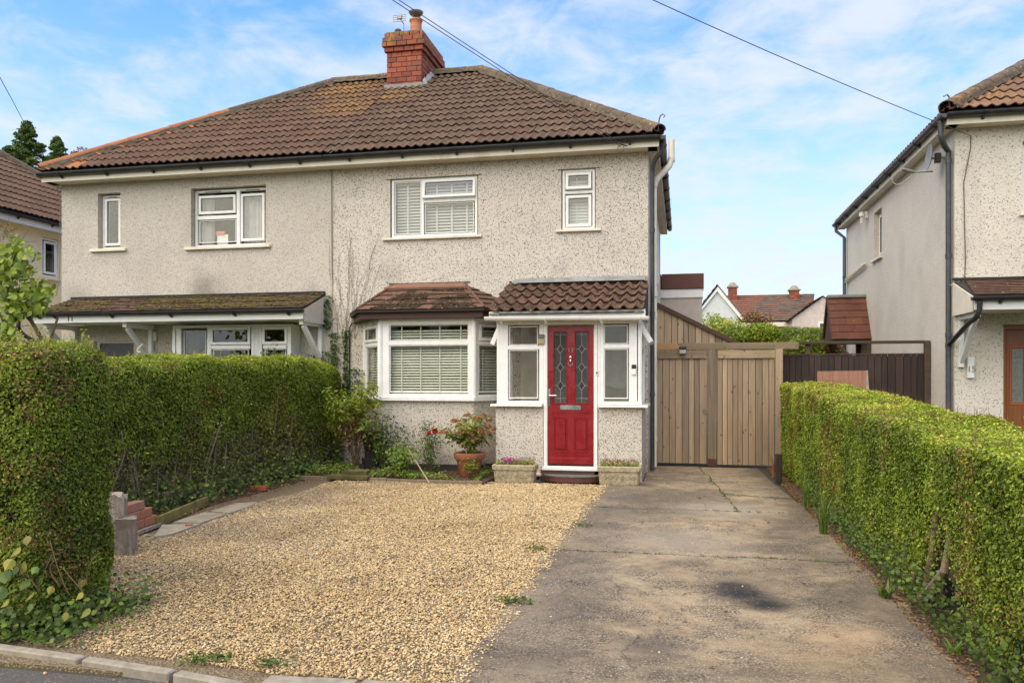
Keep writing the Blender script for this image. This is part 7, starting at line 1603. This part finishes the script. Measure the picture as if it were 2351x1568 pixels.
# large yellowing vine leaves on the roadside hedge, each leaf its own
def bigleaf(kind, size):
    mb = MB(); pr = [(0, 0), (.30, .12), (.44, .38), (.34, .62), (.12, .86), (0, 1.05)]; n = len(pr)
    vs = [(x * size, y * size, .10 * size * abs(x) * (1 if kind else -1) + .05 * size * math.sin(y * 3)) for x, y in pr] + [(-x * size, y * size, .10 * size * abs(x) + .05 * size * math.sin(y * 3)) for x, y in pr[1:-1]]
    c = [(0, .35 * size, -.03 * size), (0, .7 * size, -.01 * size)]; vs += c; ci = len(vs) - 2
    fs = []
    R_ = [0, 1, 2, 3, 4, 5]; L2 = [0] + list(range(6, 6 + n - 2)) + [5]
    for S in (R_, L2):
        for i in range(5): fs.append((S[i], S[i + 1], ci if i < 3 else ci + 1))
        fs.append((S[3], ci + 1, ci))
    return mb.add(vs, fs)
def flatleafmat(name, c, c2):
    t = NT(name); cc = t.mix(t.rng(t.noise(14, 3), .35, .65), c, c2); r = t.rand(); b = t.rng(r, 0, 1, .7, 1.25, False); s = t.n.new('ShaderNodeVectorMath'); s.operation = 'SCALE'; t.l.new(cc, s.inputs[0]); t.l.new(b, s.inputs['Scale']); t.done(s.outputs[0], .5)
    tr = t.n.new('ShaderNodeBsdfTranslucent'); t.l.new(s.outputs[0], tr.inputs[0]); m_ = t.n.new('ShaderNodeMixShader'); m_.inputs[0].default_value = .3; t.l.new(t.b.outputs[0], m_.inputs[1]); t.l.new(tr.outputs[0], m_.inputs[2]); t.l.new(m_.outputs[0], t.out.inputs[0]); return t.m
M_VL = [flatleafmat('vine_leaf_green', (.08, .15, .016), (.14, .23, .024)), flatleafmat('vine_leaf_yellow', (.30, .26, .03), (.19, .22, .025)), flatleafmat('magnolia_leaf', (.13, .20, .016), (.27, .34, .03))]
vine = thing('climbing_vine', 'trailing vine with large yellowing heart-shaped leaves on the roadside hedge', 'vine', (-3.8, 3.95, .3))
rr = random.Random(4); vmesh = [bigleaf(k % 2, 1).mesh('leaf', M_VL[k % 2], True, fix=False) for k in range(2)]
for (u, v, s_, k) in [(0, 1260, .09, 1), (28, 1282, .075, 1), (45, 1255, .07, 1), (10, 1310, .09, 0), (58, 1290, .08, 1), (5, 1345, .10, 0), (62, 1330, .075, 0), (78, 1358, .06, 1), (95, 1325, .05, 0), (120, 1345, .05, 1), (40, 1300, .06, 0), (20, 1375, .06, 1), (70, 1385, .05, 0), (190, 1360, .05, 1), (205, 1395, .065, 1), (150, 1405, .05, 1), (115, 1430, .06, 0), (250, 1370, .05, 0), (60, 1230, .06, 1), (190, 1330, .045, 1), (85, 1300, .05, 0), (130, 1385, .045, 0)]:
    q = P(u, v, y=3.88 + rr.uniform(-.04, .05)); inst('leaf', vmesh[k], vine, Matrix.Translation(q) @ Euler((R(rr.uniform(215, 260)), R(rr.uniform(-25, 25)), R(rr.uniform(-40, 40)))).to_matrix().to_4x4() @ Matrix.Scale(s_, 4))
for i in range(9): a = P(rr.uniform(0, 200), rr.uniform(1330, 1420), y=3.92); MB().tube(arc(a, a + Vector((rr.uniform(-.1, .1), -.03, .12)), a + Vector((rr.uniform(-.15, .15), 0, rr.uniform(.1, .3)))), .0028, 5).build('stem', M_BARKD, vine)
# grass tufts and weeds
def tuft(name, label, c, n, h, spread, mat, wd=.007, cat='grass tuft', lean=0, group=None):
    t = thing(name, label, cat, c, group); mb = MB(); rr = random.Random(n)
    for i in range(n):
        a = rr.uniform(0, 6.283); b = Vector(c) + Vector((rr.uniform(-.03, .03), rr.uniform(-.03, .03), 0)); L = h * rr.uniform(.5, 1.1); o = Vector((math.cos(a), math.sin(a), 0)); s_ = spread * rr.uniform(.3, 1); w = Vector((-o.y, o.x, 0)) * wd
        pts = [b + o * s_ * (k / 4) ** 1.8 + Vector((0, 0, L * (k / 4) * (1 - .35 * (k / 4) ** 2 * (s_ / spread)))) for k in range(5)]
        vs = []
        for k, p_ in enumerate(pts): vs += [p_ - w * (1 - k / 4.2), p_ + w * (1 - k / 4.2)]
        mb.add(vs, [(2 * k, 2 * k + 1, 2 * k + 3, 2 * k + 2) for k in range(4)])
    mb.build('blades', mat, t, fix=False); return t
M_BLADE = flatleafmat('grass_blade', (.12, .20, .03), (.20, .28, .045)); M_DRYB = flatleafmat('dry_blade', (.30, .13, .05), (.38, .22, .10))
tuft('grass_clump', 'strap-leaved green clump at the foot of the drive-side hedge', P(1890, 1225, z=0), 30, .55, .22, M_BLADE, .010); tuft('grass_clump', 'smaller grassy clump between the gate end and the strap-leaved one', P(1850, 1165, z=0), 36, .6, .15, M_BLADE, .006)
tuft('dandelion_weed', 'flat rosette weed at the edge of the concrete below the trunks', P(2035, 1372, z=0), 18, .14, .17, M_BLADE, .016, 'weed'); tuft('dandelion_weed', 'small weed in the verge low down near the end of the drive-side hedge', P(2195, 1500, z=0), 14, .10, .12, M_BLADE, .014, 'weed')
tuft('dried_stalks', 'withered rust-coloured strap leaves around the hedge trunks', P(2120, 1372, x=1.62), 30, .34, .26, M_DRYB, .008, 'dead leaves'); tuft('dried_stalks', 'tuft of withered leaves by the blackened post stub', P(1778, 1095, z=0), 22, .5, .18, M_DRYB, .010, 'dead leaves')
for i, (u, v) in enumerate(((1232, 1262), (1165, 1382), (1195, 1385), (620, 1530), (500, 1515), (450, 1520), (1340, 1207))):
    q = P(u, v, z=0); n = 50; p = np.c_[rng.normal(q.x, .05, n), rng.normal(q.y, .035, n), rng.uniform(.005, .035, n)]; w_ = thing('gravel_weed', ['low weed at the seam of gravel and concrete halfway up the drive', 'weed on the gravel just left of the concrete edge', 'weed on the concrete just right of the gravel edge', 'straggly weed in the gravel near the kerb, by the pale kerb stone', 'weed in the gravel behind the middle kerb stones', 'weed tuft just inside the kerb on the left', 'moss tuft where gravel meets concrete near the step'][i], 'weed', q); leaves('foliage', p, np.tile([0, 0, 1.], (n, 1)), .026, M_IVY, w_, rng.uniform(.2, .8, n))
# climbing ivy on the joint wall
ci_ = thing('climbing_ivy', 'thin ivy climbing the walls at the party line above the hedge', 'ivy', (-5.95, 13.1, 1.5)); rr = random.Random(12); pts = []
for (x, z0, z1, w_) in ((-5.95, 1.4, 2.3, .05), (-5.72, 1.2, 2.35, .03), (-6.08, 2.35, 2.95, .05), (-6.2, 1.6, 2.0, .14), (-5.60, .5, 1.7, .10)):
    for i in range(int(230 * (z1 - z0))): pts.append((x + rr.gauss(0, w_), 13.12 + rr.uniform(-.04, .03), rr.uniform(z0, z1)))
pts = np.array(pts); leaves('foliage', pts, np.tile([0, -1, .2], (len(pts), 1)), .042, M_IVY, ci_, rng.uniform(0, .6, len(pts)), aspect=.85)
A_, B_ = [], []
for i in range(16):
    x = rr.uniform(-5.9, -5.55); z = 2.2; a = Vector((x, 13.165, z)); dx_ = rr.uniform(-.06, .14)
    for k in range(12):
        b = a + Vector((dx_ * .55 + rr.uniform(-.03, .03), 0, rr.uniform(.08, .20))); A_.append(tuple(a)); B_.append(tuple(b)); a = b
        if rr.random() < .12 * k / 6: break
sticks('bare_stem', A_, B_, .0045, plain('dead_ivy_stem', (.27, .22, .17), .95), ci_)
# stray shrub twigs poking over the hedge by the canopy bracket
st = thing('shrub_sprig', 'leafy sprigs rising above the hedge below the canopy bracket', 'shrub', (-6.5, 12.3, 1.6)); rr = random.Random(2); A_, B_, T_ = [], [], []
for i in range(7):
    a = Vector((-6.75 + i * .09, 12.2, 1.75)); e = a + Vector((rr.uniform(-.15, .15), 0, rr.uniform(.15, .36))); A_.append(tuple(a)); B_.append(tuple(e))
    for k in range(9): T_.append(tuple(a.lerp(e, rr.random()) + Vector((rr.gauss(0, .03), rr.gauss(0, .03), 0))))
sticks('stem', A_, B_, .003, M_BARKD, st); leaves('foliage', T_, np.tile([0, -1, .4], (len(T_), 1)), .05, M_IVY, st, rng.uniform(0, .6, len(T_)), aspect=.45)

# ================================================================== trees and distant greenery
mg = thing('young_tree', 'small broad-leaved tree reaching in at the edge over the left hedge', 'tree', (-10.3, 9.9, 0)); TY = 9.4
woodp = [([(-8.55, TY, 0), (-8.5, TY, 1.0), (-8.42, TY, 1.9), (-8.3, TY + .05, 2.35)], [.035, .03, .022, .014]), ([(-8.45, TY, 1.4), P(20, 760, y=TY), P(60, 700, y=TY), P(95, 680, y=TY)], [.02, .014, .010, .006]), ([(-8.42, TY, 1.9), P(15, 640, y=TY), P(40, 570, y=TY), P(8, 530, y=TY)], [.03, .018, .012, .006]), ([P(20, 690, y=TY), P(60, 650, y=TY), P(105, 645, y=TY), P(125, 660, y=TY)], [.016, .012, .008, .004])]
woody(mg, woodp, M_BARKD, 'limb')
lm = bigleaf(1, 1).mesh('leaf', M_VL[2], True, fix=False); rr = random.Random(31); cnt = 0
blobs = [((15, 575), 42, 42), ((55, 600), 40, 38), ((30, 655), 55, 45), ((90, 665), 42, 26), ((70, 700), 45, 30), ((20, 720), 35, 35), ((60, 690), 55, 30), ((5, 620), 30, 60), ((10, 760), 25, 20), ((-30, 650), 50, 100)]
while cnt < 285:
    (u, v), a, b = blobs[rr.randrange(len(blobs))]; th = rr.uniform(0, 6.28); k = math.sqrt(rr.random()); q = P(u + math.cos(th) * a * k, v + math.sin(th) * b * k, y=TY + rr.gauss(0, .22))
    inst('leaf', lm, mg, Matrix.Translation(q) @ Euler((R(rr.uniform(190, 275)), R(rr.uniform(-40, 40)), R(rr.uniform(-90, 90)))).to_matrix().to_4x4() @ Matrix.Scale(rr.uniform(.095, .15), 4)); cnt += 1
A_, B_ = [], []
for i in range(70):
    u, v = rr.uniform(0, 60), rr.uniform(520, 760); q = P(u, v, y=TY); e = P(u + rr.uniform(-15, 35), v + rr.uniform(-40, 5), y=TY); A_.append(tuple(q)); B_.append(tuple(e))
sticks('twig', A_, B_, .004, M_BARKD, mg)
T_ = []
for _ in range(420):
    (u, v), a, b = blobs[rr.randrange(len(blobs))]; th = rr.uniform(0, 6.28); k = math.sqrt(rr.random()); T_.append(tuple(P(u + math.cos(th) * a * k, v + math.sin(th) * b * k, y=TY + rr.gauss(0, .22))))
leaves('foliage', T_, np.tile([.2, -.8, .3], (len(T_), 1)), .095, M_LIME, mg, rng.uniform(0, .75, len(T_)), aspect=.75, jit=.5)
T_ = [tuple(P(rr.uniform(-10, 38), rr.uniform(508, 545), y=TY)) for _ in range(70)]; leaves('withered_leaves', T_, np.tile([0, -1, 0.], (70, 1)), .03, M_BROWNL, mg)

def crown_points(c, rad, n, lumps=9, seed=1, hollow=.5):
    rr = np.random.default_rng(seed); C = np.array(c); rad = np.array(rad); cs = C + unit(rr.normal(0, 1, (lumps, 3))) * rad * rr.uniform(.3, .72, (lumps, 1)); out = []; nn = []
    for q in cs:
        m = n // lumps; d = unit(rr.normal(0, 1, (m, 3))); r_ = rad * rr.uniform(.38, .6); k = rr.uniform(hollow, 1, (m, 1)); out.append(q + d * r_ * k); nn.append(d)
    return np.concatenate(out), np.concatenate(nn)
def bush(name, label, c, rad, n, size, mat, tint, seed=1, cat='shrub', group=None, trunk=True, lumps=9):
    t = thing(name, label, cat, (c[0], c[1], 0), group); p, nn = crown_points(c, rad, n, lumps, seed); lum = vnoise(p, 1.2, seed)
    leaves('crown', p, nn, size, mat, t, np.clip(rng.uniform(*tint, len(p)) + (lum - .5) * .4, 0, 1), aspect=.6)
    if trunk: MB().tube([(c[0], c[1], 0), (c[0] + .05, c[1], c[2] * .6), (c[0], c[1], c[2])], [.08, .06, .03], 7).build('trunk', M_BARK, t)
    return t
def pc(u, v, y): return tuple(P(u, v, y=y))
bush('garden_shrub', 'rounded glossy green shrub behind the gates in the back garden', pc(1755, 782, 24), (.85, .6, .55), 9000, .09, M_HEDGE, (.3, .8), 2)
bush('garden_shrub', 'loose yellow-green shrub beyond the triangular screen', pc(1690, 785, 25), (.9, .6, .45), 5000, .08, M_LIME, (0, .6), 3)
bush('garden_shrub', 'sparse tall shrub in front of the white gable', pc(1645, 755, 30), (1.0, .6, .5), 1300, .10, M_HEDGE, (.5, 1), 4)
bush('garden_shrub', 'wispy reddish shrub before the patched roof', pc(1735, 728, 32), (.9, .5, .4), 500, .10, M_REDL, (.2, 1), 5)
bush('garden_shrub', 'thin pale shrub between the gate beam and the trellis rail', pc(1855, 800, 19), (.5, .4, .35), 1300, .07, M_LIME, (0, .7), 6)
bush('garden_shrub', 'dusty pink-flecked shrub under the side door canopy', pc(1900, 795, 20), (.5, .4, .35), 1300, .06, M_REDL, (.3, 1), 7)
bush('garden_shrub', 'dull olive shrub filling the gap behind the trellis rail', pc(1945, 800, 22), (.7, .4, .4), 1600, .07, M_HEDGE, (.4, .9), 8)
# bright far hedge
hb = thing('garden_hedge', 'feathery bright green hedge at the end of the back gardens', 'hedge', (6, 34, 0)); a, b = P(1780, 790, y=34), P(1960, 758, y=34)
n = 14000; x = rng.uniform(a.x, b.x + .5, n); z = rng.uniform(0.9, 1, n); tz_ = b.z + .10 * np.sin(x * 9) * 0 + .28 * vnoise(np.c_[x, x * 0, x * 0], 3.5, 3); zz = tz_ * (1 - np.abs(rng.normal(0, .35, n)).clip(0, .75)); zz = np.minimum(zz, tz_)
leaves('foliage', np.c_[x, 34 + rng.uniform(-.4, .4, n), zz], np.tile([0, -.6, .6], (n, 1)), .10, M_LIME, hb, np.clip(.25 * rng.uniform(0, 1, n) + .35 * (zz / tz_) - .1, 0, .6), aspect=.3); MB().box(a.x, b.x + .5, 33.8, 34.2, 0, b.z - .5).build('shade_core', M_CORE, hb)  # solid core added behind the leaves, inner shade put into its colour
# garden wall/fence strip behind left of that hedge
gf = thing('garden_wall', 'low brownish boundary wall below the white gable', 'wall', (1, 36, 0)); a, b = P(1600, 790, y=36), P(1705, 762, y=36); MB().box(a.x - 2, b.x + 2, 36, 36.15, 0, b.z).build('wall', plain('brown_wall', (.26, .17, .12), .9), gf)
# conifers far left
def conifer(label, u, vtop, y, hw, seed, n=7000):
    top = P(u, vtop, y=y); t = thing('conifer_tree', label, 'tree', (top.x, y, 0), 'conifers behind the houses'); H = top.z; rr = random.Random(seed); pts = []; nn = []
    MB().tube([(top.x, y, 0), (top.x, y, H * .6), (top.x, y, H - .1)], [.22, .14, .02], 8).build('trunk', M_BARKD, t); A_, B_ = [], []
    for k in range(170):
        dz = rr.random() ** 1.4 * 7.0; z = H - dz; L = (.06 + hw * dz ** .9) * rr.uniform(.5, 1.1); a = rr.uniform(0, 6.283); o = Vector((math.cos(a), math.sin(a), 0)); s0 = Vector((top.x, y, z)); e = s0 + o * L + Vector((0, 0, L * rr.uniform(.0, .45))); A_.append(tuple(s0)); B_.append(tuple(e))
        m = n // 170
        for j in range(m):
            g_ = rr.uniform(.1, 1) ** .7; q = s0.lerp(e, g_); w_ = .045 + .10 * (1.1 - g_) * min(1, L); pts.append((q.x + rr.gauss(0, w_), q.y + rr.gauss(0, w_), q.z + rr.gauss(0, w_ * .7))); nn.append((o.x, o.y, .6))
    sticks('branch', A_, B_, .03, M_BARKD, t); p = np.array(pts); leaves('foliage', p, np.array(nn), .17, M_CONIF, t, np.clip(rng.uniform(0, .8, len(p)) + .3 * (vnoise(p, .9, seed) - .4), 0, 1), aspect=.35, jit=.8)
conifer('tallest pointed conifer rising behind the cream neighbour', 62, 283, 34, .50, 1, 26000); conifer('smaller conifer just right of the tallest one', 130, 318, 36, .42, 2, 18000); conifer('low spreading conifer left of the tallest one', 18, 340, 33, .6, 3, 18000)
tips = thing('distant_tree', 'bare twiggy treetop showing above the orange hip', 'tree', (-17, 38, 0)); q = P(183, 352, y=38); p, nn = crown_points(tuple(q), (.7, .4, .45), 500, 5, 3); leaves('crown', p, nn, .10, M_BROWNL, tips); MB().tube([(q.x, 38, 0), (q.x, 38, q.z)], [.15, .04], 6).build('trunk', M_BARKD, tips)

# ---- moss cushions on the small roofs
def mosspatch(parent, fn, n, s0, s1, mat):
    mb = MB(); base = bmesh.new(); bmesh.ops.create_icosphere(base, subdivisions=1, radius=1); V_ = [v.co.copy() for v in base.verts]; F_ = [[v.index for v in f.verts] for f in base.faces]; base.free(); rr = random.Random(n)
    for i in range(n):
        c, sc_ = fn(rr), rr.uniform(s0, s1); st_ = Vector((rr.uniform(.8, 1.6), rr.uniform(.8, 1.3), .45)); mb.add([Vector((v.x * st_.x * rr.uniform(.75, 1.2), v.y * st_.y, v.z * st_.z)) * sc_ + c for v in V_], F_)
    mb.build('moss_cushion', mat, parent, kind='stuff', fix=False)
def onroof(F, w, l, prof, dense=lambda u, v: True):
    def f(rr):
        for _ in range(40):
            u, v = rr.uniform(0.03, w - .03), rr.uniform(0.02, l - .05)
            if dense(u, v): break
        return F @ Vector((u, v, prof(u) + .012 + .02 * (1 - (v % .4) / .4)))
    return f
nz2 = lambda u, v, s, k: vnoise(np.array([[u, v, 0.]]), s, k)[0]
mosspatch(h13, onroof(Fp, pw, psl, lambda u: pantile(.18, .052, 2.2)(u) * .6, lambda u, v: nz2(u, v, 3, 3) > .42 and (u % .18) / .18 > .22 and (u % .18) / .18 < .8), 900, .010, .030, M_MOSS)
Fb = frame(A1, (1, 0, 0), Vb)
mosspatch(h13, onroof(Fb, 2.0, sl * .8, lambda u: 0.0, lambda u, v: .2 + v * .55 < u < 2.0 - v * .5 and nz2(u, v, 3.5, 5) + (.25 - v * .25) > .46), 1200, .008, .026, M_MOSS)
Fc = frame((cxa, cyf, czf), (1, 0, 0), (0, (FY - cyf) / csl, (czw - czf) / csl))
mosspatch(h11, onroof(Fc, cxb - cxa, csl, lambda u: 0.0, lambda u, v: nz2(u, v * 2, 1.3, 6) > .42), 1300, .008, .026, M_MOSSG)
mosspatch(h11, onroof(Fc, cxb - cxa, csl, lambda u: 0.0, lambda u, v: nz2(u, v * 2, 2.3, 9) > .5), 900, .008, .022, M_MOSS)
# fallen petals/debris specks on those roofs
# ================================================================== overhead cables
def cable(label, pts, r, cat='cable', mat=M_CABLE):
    t = thing('overhead_cable', label, cat, pts[-1], 'overhead telephone and power cables'); MB().tube(pts, r, 5).build('wire', mat, t)
def sag(a, b, s, n=28):
    a, b = Vector(a), Vector(b); return [a.lerp(b, i / n) - Vector((0, 0, s * 4 * (i / n) * (1 - i / n))) for i in range(n + 1)]
att = P(1425, 330, y=12.9)
def through(att, u, v, y, k, s=.15):
    q = P(u, v, y=y); q.z += 4 * s * (1 / k) * (1 - 1 / k); return att + (q - att) * k
e = through(att, 914, 0, 9.2, 3.2)
for o_, lb_ in ((0, 'upper of the twin cables crossing in front of the chimney pot'), (.05, 'lower of the twin cables crossing in front of the chimney pot')):
    cable(lb_, [q + Vector((0, 0, -.10 * (1 - i / 28) * 0 - o_)) for i, q in enumerate(sag(att, e, .15))], .0055)
q = P(1425, 333, y=12.8); MB().tube([q + Vector((-.05, 0, .04)), q + Vector((.10, 0, -.03))], .012, 6).build('cable_bracket', M_BLACKP, h13); MB().tube([q + Vector((.05 * math.cos(a), 0, -.06 + .06 * math.sin(a))) for a in [i * .6 for i in range(12)]], .005, 5).build('cable_loop', M_CABLE, h13)
a2 = P(2228, 312, y=13.14); m2 = P(2160, 285, y=12.8); e2_ = through(m2, 1497, 0, 9.4, 3.0, .25)
cable('single cable running across the sky to the eaves of the house numbered 15', [a2] + sag(m2, e2_, .25), .0058)
a3 = P(60, 292, y=30); cable('thin cable sloping down to the conifers at the far left', [a3, P(30, 235, y=24), P(0, 180, y=19), P(-60, 60, y=13)], .012)
pipe('cable_drop', h15, [P(2228, 312, y=FY - .015), P(2228, 340, y=FY - .015), P(2212, 420, y=FY - .015), P(2216, 600, y=FY - .015), P(2212, 690, y=FY - .015), P(2218, 720, y=FY - .015)], .007, M_CABLE, n=5)
pipe('cable_drop', h15, [P(2216, 630, y=FY - .015), P(2195, 652, y=FY - .015), P(2180, 655, y=FY - .015)], .007, M_CABLEB, n=5)
pipe('cable_drop', h11, [P(140, 415, y=FY - .015), P(131, 430, y=FY - .015), P(138, 470, y=FY - .015), P(136, 640, y=FY - .015), P(128, 680, y=FY - .015)], .007, plain('cable_greybrown', (.2, .17, .14), .8), n=5)
pipe('cable_drop', h13, [P(758, 350, y=FY - .04), P(760, 380, y=FY - .02), P(762, 640, y=FY - .02)], .006, plain('cable_greybrown2', (.2, .17, .14), .8), n=5)
MB().tube([P(757, 352, y=12.80), P(800, 318, y=13.0) , P(862, 262, y=14.4)], .006, 5).build('roof_cable', plain('cable_greybrown3', (.24, .18, .13), .8), h13)

# ================================================================== houses across the road (seen only as reflections in the glass)
for i, (x0, lab) in enumerate(((-17, 'house across the road mirrored in the downstairs windows, further left'), (-1, 'house across the road mirrored in the downstairs windows, further right'))):
    t = thing('opposite_house', lab, 'house', (x0 + 5.5, -20, 0), 'houses across the road'); x1 = x0 + 11
    MB().wall(x0, x1, 0, 5.2, -20.2, -20, [(x0 + a, x0 + a + 1.3, z, z + 1.1) for a in (1, 4, 6, 8.5) for z in (1.0, 3.8)]).build('front_wall', M_WALL15, t)
    MB().box(x0, x1, -27, -20.21, 0, 5.2).build('house_body', M_DARKPOT, t)
    MB().add([(x0 - .3, -19.7, 5.3), (x1 + .3, -19.7, 5.3), (x1 + .3, -27.3, 5.3), (x0 - .3, -27.3, 5.3), (x0 + 3.6, -23.5, 8), (x1 - 3.6, -23.5, 8)], [(0, 1, 5, 4), (2, 3, 4, 5), (0, 4, 3), (1, 2, 5), (0, 3, 2, 1)]).build('roof', M_TILE11, t)
